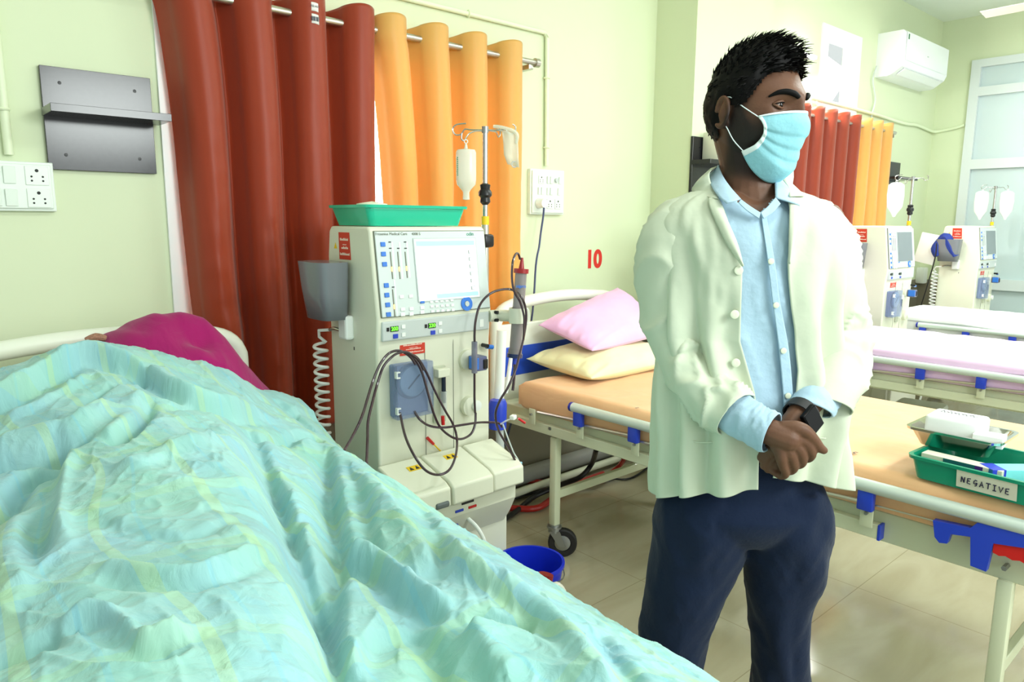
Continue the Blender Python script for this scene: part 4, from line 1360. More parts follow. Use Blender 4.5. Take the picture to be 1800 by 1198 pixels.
def tray(name, o, L, W, Hh, rz, m, label, th=0.003, extra=1.12):
    """open tapered tray; L along local x"""
    t = empty(name, o, label, 'tray', rz=rz)
    mb = MB()
    def loop(l, w, z, r, n=6):
        out = []
        for cx_, cy_, a0_ in ((l / 2 - r, w / 2 - r, 0), (-l / 2 + r, w / 2 - r, PI / 2), (-l / 2 + r, -w / 2 + r, PI), (l / 2 - r, -w / 2 + r, 3 * PI / 2)):
            for k in range(n + 1):
                a = a0_ + PI / 2 * k / n
                out.append(Vector((cx_ + r * math.cos(a), cy_ + r * math.sin(a), z)))
        return out
    e = extra
    outer = [loop(L / e, W / e, 0, .02), loop(L / e + (L - L / e) * .8, W / e + (W - W / e) * .8, Hh * 0.80, .022), loop(L - 0.006, W - 0.006, Hh * 0.86, .024), loop(L + 0.012, W + 0.012, Hh * 0.86, .026), loop(L + 0.014, W + 0.014, Hh, .026),
             loop(L - 0.006, W - 0.006, Hh, .022), loop(L / e - 2 * th, W / e - 2 * th, th, .018)]
    mb.rings(outer, True, True)
    mb.build('tray_shell', m, t, smooth=40, local=True)
    return t


tray('green_tray', (1.375, 2.125, 1.401), 0.395, 0.25, 0.066, 0.0, M_tray, 'green plastic tray on top of the near dialysis machine')
wp = MB().lathe([(0.0, 0.0), (0.045, 0.0), (0.060, 0.022), (0.05, 0.068), (0.0, 0.076)], (1.272, 2.13, 1.4045), 24)
tag(wp.build('wrapped_gauze', mat('gauze_white', rgb(232, 238, 214), 0.6)), 'rounded white bundle lying in the green tray on the near machine', 'bundle')

# dialyser with holder arm at the right of the machine
dz = empty('dialyser', on_y(908, 560, 1.86), 'grey blood-filled dialyser tube clamped right of the near machine', 'dialyser')
a, b = on_y(916, 478, 1.86), on_y(905, 622, 1.86)
M_dial = mat('dialyser_body', rgb(140, 132, 132), 0.2, alpha=0.85)
MB().cyl(a, b, 0.0205, n=24).build('fibre_bundle', M_dial, dz)
ax = (a - b).normalized()
MB().cyl(a - ax * 0.004, a + ax * 0.012, 0.026, n=24).build('red_cap', mat('dialyser_red', rgb(150, 32, 34), 0.3), dz)
MB().cyl(a + ax * 0.012, a + ax * 0.05, 0.010, 0.004).build('red_port', mat('dialyser_red', rgb(150, 32, 34), 0.3), dz)
MB().cyl(b - ax * 0.012, b + ax * 0.002, 0.027, n=24).build('blue_cap', mat('dialyser_blue', rgb(34, 46, 88), 0.3), dz)
MB().cyl(b + ax * 0.002, b + ax * 0.018, 0.024, n=24).build('collar', M_dial, dz)
MB().cyl(b - ax * 0.012, b - ax * 0.045, 0.007, n=12).build('blue_port', M_blue, dz)
e = (a + b) / 2
MB().tube([e + Vector((0.012, -0.014, 0.02)), e + Vector((0.03, -0.02, 0.01)), e + Vector((0.03, -0.02, -0.03)), e + Vector((0.012, -0.014, -0.045))], 0.005, 8, sub=4).build('side_port', M_clear, dz)
lab = text_obj('label_print', 'nipro', 0.016, frame_mtx(on_y(916, 503, 1.838), (0.74, -0.66, 0), ax), M_keyblue, dz, bold=0.0004, extrude=0.0002)
arm = empty('dialyser_arm', (1.64, 1.95, 1.12))
arm.parent = mach
arm.matrix_parent_inverse = parent_world(mach).inverted()
h0, h1 = on_y(868, 555, 1.945), on_y(905, 555, 1.885)
MB().tube([(1.632, 1.955, h0.z), h0 + Vector((0.02, 0, 0)), h1 + Vector((0.0, 0.0, 0.0))], 0.021, 12).build('arm', M_machine, arm)
MB().lathe([(0.0235, -0.026), (0.031, -0.026), (0.031, 0.026), (0.0235, 0.026), (0.0235, -0.026)], h1 + (on_y(910, 554, 1.86) - h1), 24).build('clamp_ring', M_machine, arm)
MB().cyl((1.644, 1.938, h0.z - 0.014), (1.650, 1.926, h0.z - 0.014), 0.006).build('arm_screw', M_black, arm)
MB().cyl((1.644, 1.938, h0.z + 0.014), (1.650, 1.926, h0.z + 0.014), 0.006).build('arm_screw', M_black, arm)

# second machines further down the ward: same shape, dark screens
def far_machine(x, label, lit=False):
    t, pole_, T_, u_, v_ = machine(label, lit, 2)
    off = x - MX0
    # vertices were made at the first machine's place: move the empty and carry its parts
    t.location.x += off
    return t, off


MACH2, off2 = far_machine(3.14, 'dialysis machine hidden behind the standing man, only its pole hooks showing by his collar')
for x, lab in ((5.11, 'white dialysis machine with dark screen and grey cup, right of the far orange curtain'),
               (7.02, 'farthest white dialysis machine, beside the glass partition, holding a blue cuff in its cup')):
    c = copy_tree(MACH2)
    c.location.x = 1.41 + (x - MX0)
    c['label'] = lab

# white infusion bags on the far poles
M_wbag = mat('full_bag', rgb(238, 242, 240), 0.3, alpha=0.8)


def wbag(o, s, label, rz=YAW - PI / 2):
    t = empty('infusion_bag', o, label, 'infusion bag')
    rm = Matrix.Rotation(rz, 3, 'Z') @ Matrix.Diagonal((1, 0.4, 1)).to_3x3()
    MB().lathe([(0.0, 0), (0.03 * s, -0.004), (0.05 * s, -0.02), (0.054 * s, -0.08 * s), (0.048 * s, -0.15 * s), (0.018 * s, -0.19 * s), (0.008 * s, -0.21 * s), (0.0, -0.212 * s)], o, 20, rm).build('bag_body', M_wbag, t)
    MB().torus(Vector(o) + Vector((0, 0, 0.006)), 0.007, 0.0018, (0.66, 0.75, 0), 14, 6).build('hanger', M_white, t)
    return t


T3 = T + Vector((5.11 - MX0, 0, 0)); T4 = T + Vector((7.02 - MX0, 0, 0)); T2 = T + Vector((3.14 - MX0, 0, 0))
wbag(T3 + u * (-0.108) + Vector((0, 0, -0.028)), 1.15, 'white infusion bag hanging left on the pole right of the far orange curtain')
wbag(T4 + u * (-0.108) + Vector((0, 0, -0.028)), 1.2, 'white infusion bag on the left hook of the farthest pole')
wbag(T4 + u * 0.104 + Vector((0, 0, -0.028)), 1.2, 'white infusion bag on the right hook of the farthest pole')
bgg = wbag(T2 + u * 0.09 + Vector((0, 0, -0.028)), 0.62, 'small clear bag hanging on the pole beside the man\'s collar')
# pressure cuff in the farthest cup, lead hanging down
cf = empty('pressure_cuff', (7.02 - 0.07, 2.2, 1.2), 'blue pressure cuff folded into the cup of the farthest machine', 'cuff')
MB().tube([(7.02 - 0.075, 2.12, 1.14), (7.02 - 0.08, 2.16, 1.22), (7.02 - 0.08, 2.2, 1.30), (7.02 - 0.075, 2.24, 1.27), (7.02 - 0.08, 2.27, 1.2), (7.02 - 0.08, 2.25, 1.14)], [.03, .04, .042, .035, .042, .03], 10, sub=4).build('cuff_cloth', mat('cuff_blue', rgb(34, 56, 140), 0.7), cf)
MB().tube([(7.02 - 0.145, 2.25, 1.25), (7.02 - 0.155, 2.25, 1.1), (7.02 - 0.13, 2.33, 0.7), (7.02 - 0.12, 2.36, 0.62)], 0.005, 6, sub=5).build('cuff_lead', M_black, cf)
# papers and small things behind the farthest machine
tag(MB().box((7.0, 2.36, 1.2), (0.02, 0.16, 0.26), Matrix.Rotation(0.2, 3, 'X'), bev=0.003).build('paper_sheet', M_paper), 'white sheet hanging behind the farthest machine', 'paper')
yb_ = empty('wall_box', (7.6, WY, 0.8), 'small black and yellow box on the wall left of the farthest machine', 'box')
q = on_y(1641, 493, WY)
MB().box((q.x, WY - 0.03, q.z + 0.0), (0.16, 0.06, 0.16), bev=0.004).build('box_body', M_black, yb_, smooth=0)
MB().box((q.x, WY - 0.0615, q.z + 0.02), (0.07, 0.002, 0.06)).build('yellow_label', M_yel, yb_, smooth=0)
q = on_y(1623, 482, WY)
tag(MB().box((q.x, WY - 0.04, q.z), (0.42, 0.08, 0.16), bev=0.01).build('wall_socket_box', M_white), 'white socket box on the wall between the two far machines', 'socket box')

# ------------------------------------------------------------------ blood lines of the near machine
def run(pts, r=0.0042, sub=6, n=8):
    return MB().tube([on_y(x, y, Y) for x, y, Y in pts], r, n, sub=sub)


F1 = MY - 0.055
line = empty('blood_tubing', on_y(712, 616, F1), 'dark blood line set looped over the front of the near dialysis machine', 'tubing')
run([(730, 640, F1), (722, 628, F1), (710, 619, F1), (697, 616, F1), (682, 622, F1), (668, 640, F1), (656, 668, F1), (646, 700, F1 - .02), (636, 732, F1 - .05), (622, 762, F1 - .12), (605, 792, F1 - .22)]).build('arterial_line', M_blood, line)
run([(745, 650, F1), (735, 632, F1), (718, 620, F1 - .005), (704, 619, F1 - .005), (690, 626, F1 - .005), (674, 644, F1), (664, 672, F1), (655, 705, F1 - .02), (647, 740, F1 - .05), (646, 775, F1 - .1), (644, 828, F1 - .2)]).build('venous_line', M_blood, line)
run([(710, 619, F1), (728, 630, F1), (742, 655, F1), (752, 690, F1), (763, 728, F1), (775, 752, F1), (795, 768, F1 - .01), (812, 771, F1 - .01), (828, 762, F1 - .005), (835, 745, F1), (836, 725, F1 + .01)]).build('chamber_line', M_blood, line)
run([(718, 620, F1), (735, 630, F1), (750, 655, F1), (766, 690, F1), (783, 722, F1), (796, 745, F1), (803, 770, F1 - .01), (801, 800, 1.80), (790, 825, 1.755), (770, 834, 1.75), (748, 826, 1.75), (728, 800, 1.78), (712, 765, 1.85), (703, 725, F1 + .02)]).build('pump_line', M_blood, line)
run([(728, 722, F1 + .02), (738, 737, F1), (755, 748, F1), (780, 751, F1 - .005), (815, 746, F1 - .005), (845, 742, F1), (875, 743, F1 + .03), (882, 750, F1 + .04)]).build('cross_line', M_blood, line)
run([(834, 655, F1), (834, 680, F1), (834, 700, F1), (835, 725, F1 + .005)], 0.004).build('chamber_outlet', M_blood, line)
run([(835, 612, F1), (834, 590, F1), (836, 563, F1), (844, 535, F1), (860, 517, F1 - .01), (880, 509, F1 - .02), (900, 509, F1 - .03), (915, 520, 1.80), (923, 538, 1.80), (925, 560, 1.80), (921, 590, 1.80), (914, 620, 1.80), (906, 650, 1.80), (893, 680, 1.80), (878, 705, 1.81), (871, 728, 1.82), (876, 755, 1.82), (893, 785, 1.80), (906, 810, 1.80)]).build('dialyser_line', M_blood, line)
run([(914, 455, 1.86), (911, 446, 1.85), (906, 447, 1.84), (901, 462, 1.82), (900, 490, 1.81), (904, 512, 1.80), (914, 530, 1.80), (921, 555, 1.795), (921, 575, 1.795), (920, 597, 1.80)]).build('dialyser_top_line', M_blood, line)
run([(905, 640, 1.85), (904, 660, 1.85), (902, 680, 1.85), (901, 686, 1.85)], 0.005).build('dialyser_bottom_line', M_blood, line)
MB().cyl(on_y(834, 600, F1), on_y(834, 655, F1), 0.010).build('drip_chamber', mat('chamber_clear', rgb(130, 130, 150), 0.2, alpha=0.7), line)
run([(880, 745, 1.90), (892, 738, 1.88), (905, 735, 1.87)], 0.003).build('connector_tube', M_clear, line)
MB().box(on_y(902, 733, 1.87), (0.026, 0.02, 0.016), 0.4, bev=0.004).build('white_clamp', M_white, line, smooth=0)
MB().cyl(on_y(911, 735, 1.87), on_y(923, 743, 1.86), 0.0045).build('red_clip', M_red, line)
MB().box(on_y(914, 815, 1.80), (0.022, 0.012, 0.012), 0.5, bev=0.003).build('blue_clip', mat('pale_blue_clip', rgb(150, 200, 220), 0.3), line, smooth=0)
run([(884, 745, 1.88), (893, 770, 1.85), (903, 795, 1.82), (912, 812, 1.80), (905, 825, 1.80), (897, 840, 1.80)], 0.0026).build('thin_line', M_grey, line)
MB().cyl(on_y(778, 731, F1 - .005), on_y(779, 746, F1 - .005), 0.006).build('red_cap', M_red, line)
y1_ = empty('needle_cap', on_y(757, 775, MY - .012), 'red capped yellow needle sheath taped to the near machine front', 'needle cap')
MB().cyl(on_y(751, 769, MY), on_y(762, 780, MY), 0.0055, 0.005).build('red_grip', M_red, y1_)
MB().cyl(on_y(762, 780, MY), on_y(780, 798, MY), 0.0025).build('yellow_sheath', M_yel, y1_)
# stand parts right of the machine: white column with blue canister
cn = empty('canister_stand', on_y(870, 720, 2.02), 'white column with a blue canister right of the near machine', 'canister')
MB().cyl(on_y(882, 580, 2.12), on_y(877, 700, 2.12), 0.020).build('white_column', M_white, cn)
MB().cyl(on_y(903, 600, 2.16), on_y(889, 690, 2.16), 0.009).build('slim_tube', M_white, cn)
MB().lathe([(0.0, 0), (0.034, 0.0), (0.036, 0.10), (0.03, 0.115), (0.0, 0.116)], on_y(875, 752, 2.10), 24).build('blue_canister', M_blue, cn)
MB().cyl(on_y(880, 800, 2.10), on_y(878, 752, 2.10), 0.016).build('lower_tube', M_grey, cn)
# ================================================================== BLANKET OVER THE PATIENT
BX = np.array([-.16, .02, .12, .24, .36, .46, .55, .64, .74, .84, .91, .95])
BY = np.array([.25, .6, .85, 1.1, 1.35, 1.6, 1.85, 2.05, 2.16])
BZ = np.array([
    [.84, .90, .93, .93, .88, .84, .83, .85, .84, .795, .757, .722],
    [.84, .92, .955, .95, .88, .845, .87, .875, .85, .80, .758, .722],
    [.84, .93, .97, .975, .95, .87, .86, .885, .86, .80, .758, .722],
    [.84, .92, .965, .985, .985, .94, .87, .86, .865, .81, .76, .722],
    [.84, .90, .945, .985, 1.00, .985, .93, .86, .865, .83, .775, .73],
    [.86, .91, .95, .995, 1.02, 1.01, .98, .92, .855, .845, .79, .74],
    [.90, .95, .99, 1.03, 1.05, 1.05, 1.02, .98, .92, .87, .825, .785],
    [.96, 1.0, 1.03, 1.065, 1.09, 1.09, 1.065, 1.03, .985, .915, .895, .865],
    [.94, .98, 1.0, 1.03, 1.06, 1.06, 1.03, 1.00, .95, .915, .90, .88]])


BZ[:, 0] = BZ[:, 1] - 0.34


def base_h(X, Y):
    X = np.asarray(X, float); Y = np.asarray(Y, float)
    cols = np.stack([catmull1(BX, BZ[j], X) for j in range(len(BY))], 0)
    i = np.clip(np.searchsorted(BY, Y) - 1, 0, len(BY) - 2)
    h = BY[i + 1] - BY[i]; t = np.clip((Y - BY[i]) / h, 0, 1)
    g = np.gradient(cols, BY, axis=0)
    take = lambda A, k: np.take_along_axis(A, k[None], 0)[0]
    h00 = 2 * t ** 3 - 3 * t ** 2 + 1; h10 = t ** 3 - 2 * t ** 2 + t; h01 = -2 * t ** 3 + 3 * t ** 2; h11 = t ** 3 - t ** 2
    return h00 * take(cols, i) + h10 * h * take(g, i) + h01 * take(cols, i + 1) + h11 * h * take(g, i + 1)


def on_blanket(x, y):
    z = 0.93
    for _ in range(8):
        p = on_z(x, y, z)
        z = 0.5 * z + 0.5 * float(base_h(np.array([min(max(p.x, -.16), .95)]), np.array([min(max(p.y, .25), 2.16)]))[0])
    return p.x, p.y


def catline(pts, sub=5):
    P, _ = smooth_path([Vector((a, b, 0)) for a, b in pts], 1.0, sub)
    return [(q.x, q.y) for q in P]


def line_field(X, Y, pts):
    """signed distance to a polyline (left of travel is positive), and position along it 0..1"""
    best = np.full(X.shape, 9.0); sg = np.zeros(X.shape); tt = np.zeros(X.shape)
    L = len(pts) - 1
    for k in range(L):
        (x0, y0), (x1, y1) = pts[k], pts[k + 1]
        dx, dy = x1 - x0, y1 - y0
        l2 = dx * dx + dy * dy + 1e-12
        t = np.clip(((X - x0) * dx + (Y - y0) * dy) / l2, 0, 1)
        ex, ey = X - (x0 + t * dx), Y - (y0 + t * dy)
        d = np.hypot(ex, ey)
        s = np.sign(dx * ey - dy * ex)
        m_ = d < best
        best = np.where(m_, d, best); sg = np.where(m_, s, sg); tt = np.where(m_, (k + t) / L, tt)
    return best, sg, tt


# folds traced as lines: (points seen, kind, amplitude, width)
#  v = valley crease, r = ridge, l = fold overlapping: raised on the left of travel, sharp drop to the right
FOLDS = [
    ([(430, 730), (472, 818), (496, 875), (529, 956), (558, 1033), (586, 1119), (620, 1195)], 'v', -.040, .018),
    ([(560, 760), (575, 810), (582, 865), (590, 913), (596, 956), (586, 994), (584, 1050), (586, 1100)], 'v', -.030, .018),
    ([(0, 714), (53, 688), (106, 653), (154, 637), (213, 645), (256, 661), (298, 688), (351, 709), (405, 725), (458, 738), (500, 745)], 'l', .050, .010),
    ([(426, 744), (469, 770), (522, 762), (575, 773)], 'v', -.016, .012),
    ([(0, 794), (53, 776), (117, 760), (160, 736), (215, 712)], 'r', .020, .016),
    ([(0, 815), (60, 795), (118, 775), (170, 762)], 'v', -.018, .012),
    ([(261, 700), (252, 732), (226, 762), (190, 780)], 'v', -.024, .015),
    ([(246, 690), (240, 722), (210, 750), (178, 768)], 'r', .014, .012),
    ([(96, 762), (103, 794), (92, 869), (80, 933), (84, 975)], 'v', -.024, .014),
    ([(124, 785), (108, 837), (97, 872), (100, 920), (122, 970)], 'r', .020, .014),
    ([(0, 900), (26, 850), (50, 820), (70, 800)], 'v', -.030, .016),
    ([(30, 905), (24, 960), (26, 1010), (40, 1070)], 'r', .015, .018),
    ([(140, 1004), (240, 1018), (341, 1022), (405, 1003), (474, 984)], 'v', -.012, .010),
    ([(140, 992), (240, 1005), (341, 1010), (405, 990), (474, 972)], 'r', .012, .010),
    ([(105, 1115), (138, 1093), (181, 1092), (213, 1118), (240, 1142), (298, 1135), (373, 1108)], 'v', -.016, .010),
    ([(105, 1100), (138, 1080), (181, 1078), (216, 1103), (243, 1128), (298, 1121), (373, 1095)], 'r', .015, .010),
    ([(0, 1150), (50, 1130), (110, 1100)], 'v', -.012, .014),
    ([(287, 716), (330, 708), (373, 716), (410, 730)], 'v', -.010, .010),
    ([(190, 832), (240, 815), (300, 792), (370, 778), (430, 785), (470, 812)], 'r', .012, .016),
    ([(330, 640), (370, 668), (400, 700), (460, 735)], 'r', .006, .012),
    ([(160, 655), (120, 690), (60, 720), (0, 745)], 'r', .012, .012),
    ([(290, 655), (230, 668), (180, 690), (130, 730)], 'v', -.010, .012),
    ([(586, 970), (648, 1004), (687, 1042), (734, 1075), (790, 1098)], 'v', -.022, .013),
    ([(590, 952), (652, 985), (700, 1025), (745, 1060), (800, 1080)], 'r', .020, .014),
    ([(820, 1098), (859, 1080), (905, 1078), (950, 1085)], 'v', -.014, .010),
    ([(792, 928), (816, 985), (878, 1018), (969, 1068), (1021, 1130), (1059, 1190)], 'r', .016, .015),
    ([(780, 945), (800, 1000), (862, 1035), (950, 1085), (1000, 1150)], 'v', -.012, .012),
    ([(640, 830), (700, 905), (745, 960), (755, 1010)], 'r', .010, .014),
    ([(600, 800), (640, 870), (650, 930), (660, 985)], 'v', -.012, .013),
    ([(480, 700), (530, 735), (560, 760)], 'v', -.012, .014),
    ([(440, 690), (500, 720), (560, 725)], 'v', -.008, .012),
    ([(740, 880), (775, 945), (760, 1050)], 'v', -.010, .016),
    ([(1063, 1085), (1100, 1150), (1130, 1195)], 'v', -.012, .014),
    ([(880, 1195), (850, 1150), (830, 1110)], 'r', .014, .014),
    ([(640, 1195), (660, 1130), (720, 1110), (760, 1140), (780, 1195)], 'v', -.012, .014),
    ([(500, 900), (540, 905), (575, 925)], 'v', -.008, .010),
    ([(440, 985), (478, 978), (512, 960)], 'v', -.007, .006),
    ([(230, 862), (330, 850), (430, 852), (500, 870)], 'r', .006, .012),
    ([(500, 1020), (540, 1060), (560, 1130)], 'r', .010, .014),
    ([(350, 900), (430, 895), (490, 920)], 'v', -.005, .010),
    ([(160, 900), (220, 930), (330, 935), (430, 920)], 'v', -.006, .010),
]
nx1, nx2, nY = 420, 60, 640
sx = np.concatenate([np.linspace(-.16, .95, nx1), .95 + np.linspace(0.003, .40, nx2)])
sy = np.linspace(.27, 2.20, nY)
SX, SY = np.meshgrid(sx, sy)
Xc = np.minimum(SX, .95)
H = base_h(Xc, np.minimum(SY, 2.15))
for pts, kind, amp, wd in FOLDS:
    wp_ = catline([on_blanket(a, b) for a, b in pts])
    d, s, t = line_field(Xc, SY, wp_)
    fade = np.clip(np.minimum(t, 1 - t) * 5, 0, 1)
    fade = fade * fade * (3 - 2 * fade)
    if pts[0][0] <= 0: fade = np.where(t < .5, 1.0, fade)
    if pts[-1][1] >= 1190: fade = np.where(t > .5, 1.0, fade)
    if pts[0][1] >= 1190: fade = np.where(t < .5, 1.0, fade)
    if kind in 'vr':
        # one flank steeper than the other
        e = np.where(s > 0, d / wd, d / (wd * 1.9))
        H = H + 1.5 * amp * fade * np.exp(-e ** 2)
    else:
        sd = d * s
        rise = 1 / (1 + np.exp(-(sd) / (wd * .35)))
        H = H + amp * fade * (rise * np.exp(-np.maximum(sd, 0) / .075) - 0.35 * np.exp(-(np.minimum(sd + wd, 0) / .03) ** 2) * (1 - rise))
# medium and fine rumples, fainter near the edge
warp = 0.25 * vnoise(Xc * 5, SY * 5, 31)
H += 0.007 * vnoise(Xc * 7 + warp * 3, SY * 5 + warp * 2, 32) + 0.003 * vnoise(Xc * 17 + 3 * warp, SY * 11 - 2 * warp, 33)
n1 = vnoise(Xc * 13 + SY * 7 + 4 * warp, SY * 8 - Xc * 6, 34)
H += 0.006 * (1 - np.abs(n1)) ** 5
n2 = vnoise(Xc * 24 - SY * 9 + 5 * warp, SY * 15 + Xc * 12, 35)
H += 0.0036 * (1 - np.abs(n2)) ** 4
n4 = vnoise(Xc * 38 + SY * 26 + 7 * warp, SY * 17 - Xc * 13 + 3 * warp, 39)
H += 0.0022 * (1 - np.abs(n4)) ** 4
n5 = vnoise(Xc * 20 + 6 * warp - SY * 3, SY * 34 + Xc * 6, 43)
H -= 0.0024 * (1 - np.abs(n5)) ** 6
n3 = vnoise(Xc * 45 + SY * 20, SY * 40 - Xc * 16, 36)
H += 0.0007 * n3
# the top edge rolls down behind
back = np.clip((SY - 2.10 - 0.02 * vnoise(Xc * 9, SY * 0, 37)) / 0.06, 0, 1)
H -= 0.10 * back ** 1.5
# right side: over the rail, then hanging down
over = np.maximum(SX - .95, 0)
xe = .95 + 0.022 * np.sin(np.minimum(over / .035, 1) * PI / 2) + 0.010 * vnoise(SY * 9, over * 3, 38) * np.minimum(over / .1, 1)
zdrop = np.where(over < .035, .022 * (1 - np.cos(np.minimum(over / .035, 1) * PI / 2)), .022 + (over - .035))
edge_in = np.clip((SX - .90) / .05, 0, 1)
BXp = np.where(SX > .95, xe, SX + 0.0)
BZp = H - zdrop
BXp = BXp - 0.050 * np.clip((1.42 - SY) / .92, 0, 1.25) * np.clip((SX - .60) / .35, 0, 1)
blk = np.stack([BXp, SY, BZp], -1)


def blanket_material():
    m = mat('teal_blanket', rgb(128, 206, 202), 0.8, spec=0.15, sheen=0.2)
    nt = m.node_tree; b = nt.nodes['Principled BSDF']
    uv = nt.nodes.new('ShaderNodeAttribute'); uv.attribute_name = 'cloth'
    sp = nt.nodes.new('ShaderNodeSeparateXYZ'); nt.links.new(uv.outputs['Vector'], sp.inputs[0])

    def math_(op, a, b_=None, v=None):
        n = nt.nodes.new('ShaderNodeMath'); n.operation = op
        nt.links.new(a, n.inputs[0])
        if b_ is not None: nt.links.new(b_, n.inputs[1])
        if v is not None: n.inputs[1].default_value = v
        return n.outputs[0]

    def mixc(f, c0, c1, col1=None):
        n = nt.nodes.new('ShaderNodeMix'); n.data_type = 'RGBA'
        nt.links.new(f, n.inputs[0])
        if hasattr(c0, 'node'): nt.links.new(c0, n.inputs[6])
        else: n.inputs[6].default_value = c0
        n.inputs[7].default_value = c1
        return n.outputs[2]
    # broad stripes running along the cloth
    def stripe(axis, freq, width, phase=0.0):
        a = math_('MULTIPLY', sp.outputs[axis], v=freq)
        a = math_('ADD', a, v=phase)
        a = math_('FRACT', a)
        a = math_('SUBTRACT', a, v=0.5)
        a = math_('ABSOLUTE', a)
        return math_('LESS_THAN', a, v=width)
    noise = nt.nodes.new('ShaderNodeTexNoise'); noise.inputs['Scale'].default_value = 5.0; noise.inputs['Detail'].default_value = 5
    nt.links.new(uv.outputs['Vector'], noise.inputs['Vector'])
    ramp = nt.nodes.new('ShaderNodeValToRGB')
    ramp.color_ramp.elements[0].position = 0.35; ramp.color_ramp.elements[0].color = rgb(142, 192, 182)
    ramp.color_ramp.elements[1].position = 0.65; ramp.color_ramp.elements[1].color = rgb(144, 188, 198)
    nt.links.new(noise.outputs['Fac'], ramp.inputs[0])
    c = ramp.outputs[0]
    f1 = math_('MULTIPLY', stripe('X', 7.0, 0.055), v=0.30)
    c = mixc(f1, c, rgb(186, 212, 128))
    f2 = math_('MULTIPLY', stripe('X', 7.0, 0.16, 0.25), v=0.22)
    c = mixc(f2, c, rgb(166, 206, 196))
    f4 = math_('MULTIPLY', stripe('X', 7.0, 0.02, 0.62), v=0.25)
    c = mixc(f4, c, rgb(110, 186, 214))
    f3 = math_('MULTIPLY', stripe('Y', 4.4, 0.05), v=0.22)
    c = mixc(f3, c, rgb(176, 212, 150))
    f5 = math_('MULTIPLY', stripe('Y', 8.8, 0.10, 0.3), v=0.16)
    c = mixc(f5, c, rgb(170, 214, 214))
    nt.links.new(c, b.inputs['Base Color'])
    n2 = nt.nodes.new('ShaderNodeTexNoise'); n2.inputs['Scale'].default_value = 26; n2.inputs['Detail'].default_value = 6; n2.inputs['Distortion'].default_value = 1.5
    nt.links.new(uv.outputs['Vector'], n2.inputs['Vector'])
    bp = nt.nodes.new('ShaderNodeBump'); bp.inputs['Strength'].default_value = 0.6; bp.inputs['Distance'].default_value = 0.006
    nt.links.new(n2.outputs['Fac'], bp.inputs['Height']); nt.links.new(bp.outputs['Normal'], b.inputs['Normal'])
    return m


M_blk = blanket_material()
bl = grid_mesh('blanket', blk, M_blk, None, smooth=180)
# cloth coordinates: stripes wander with the folds
cu = SX * 1.05 + 0.05 * np.sin(SY * 3.1 + SX * 2) + 0.05 * vnoise(SX * 3, SY * 3, 41) + 0.22 * (SY - 1.2) * 0.35
cv = SY + 0.05 * vnoise(SX * 4, SY * 3, 42) + 0.1 * SX
at = bl.data.attributes.new('cloth', 'FLOAT_VECTOR', 'POINT')
at.data.foreach_set('vector', np.stack([cu, cv, np.zeros_like(cu)], -1).reshape(-1).astype(np.float32))
md = bl.modifiers.new('thickness', 'SOLIDIFY'); md.thickness = 0.004; md.offset = -1
tag(bl, 'rumpled teal striped blanket covering the patient in the left foreground', 'blanket')

# maroon shawl over the patient's head
M_maroon = cloth_mat('maroon_fleece', rgb(140, 14, 84), rgb(158, 22, 98), 0.9, 22, 0.35)
N = 90
P = np.zeros((N, N, 3))
for j in range(N):
    v_ = j / (N - 1)
    for i in range(N):
        u_ = i / (N - 1)
        X = 0.42 + 0.50 * u_
        Y = 2.40 - 0.40 * v_
        arc = math.sin(PI * min(1, max(0, u_))) ** 0.6
        zc = np.interp(X, [.42, .47, .54, .60, .67, .73, .78, .83, .88, .92], [1.02, 1.09, 1.122, 1.14, 1.142, 1.12, 1.065, .985, .92, .875])
        side = (v_ - 0.45)
        z = zc - 0.55 * side ** 2 - (0.02 if v_ > .9 else 0)
        # hollow of the hood
        z -= 0.050 * math.exp(-((X - .68) / .06) ** 2 - ((v_ - .70) / .13) ** 2)
        z += 0.012 * math.exp(-((X - .62 - .2 * (v_ - .6)) / .03) ** 2) * v_
        z += 0.006 * float(vnoise(X * 14, Y * 12, 51)) + 0.004 * float(vnoise(X * 30 + Y * 12, Y * 22, 52))
        P[j, i] = (X, Y, z)
sh = grid_mesh('shawl', P, M_maroon, None, solid=0.006)
tag(sh, 'maroon fleece shawl over the patient\'s head, above the teal blanket', 'shawl')
# patterned cloth edge peeping left of the shawl
pc = MB().tube([on_y(150, 597, 2.2), on_y(168, 592, 2.2), on_y(186, 594, 2.2)], [0.006, 0.011, 0.008], 8, sub=4)
tag(pc.build('scarf', mat('patterned_scarf', rgb(150, 110, 90), 0.9, noise=0.6, nscale=200)), 'small brown patterned cloth edge at the left end of the shawl', 'scarf')

# ================================================================== BUCKET AND JERRYCAN
M_bucket = mat('bucket_blue', rgb(22, 44, 196), 0.3)
bk = empty('bucket', (1.635, 1.732, 0), 'blue plastic bucket on the floor by the machine base', 'bucket')
MB().lathe([(0.0, 0.0), (0.082, 0.0), (0.086, 0.004), (0.116, 0.232), (0.122, 0.232), (0.122, 0.242), (0.113, 0.242), (0.083, 0.012), (0.0, 0.010)], (1.635, 1.732, 0), 40).build('bucket_body', M_bucket, bk)
MB().tube([(1.635 + 0.121 * math.cos(a), 1.732 + 0.121 * math.sin(a), 0.235 - 0.04 * math.sin((a + 2.4))) for a in [(-2.4 + PI * k / 14) for k in range(15)]], 0.0025, 8).build('bucket_handle', M_steel, bk)
M_can = mat('jerrycan_plastic', rgb(228, 226, 212), 0.35)
jc = empty('jerrycan', (1.50, 1.53, 0), 'white plastic jerrycan with dark red cap between blanket and bucket', 'jerrycan')
rj = Matrix.Rotation(YAW - PI / 2, 3, 'Z')
o_ = Vector((1.495, 1.52, 0))
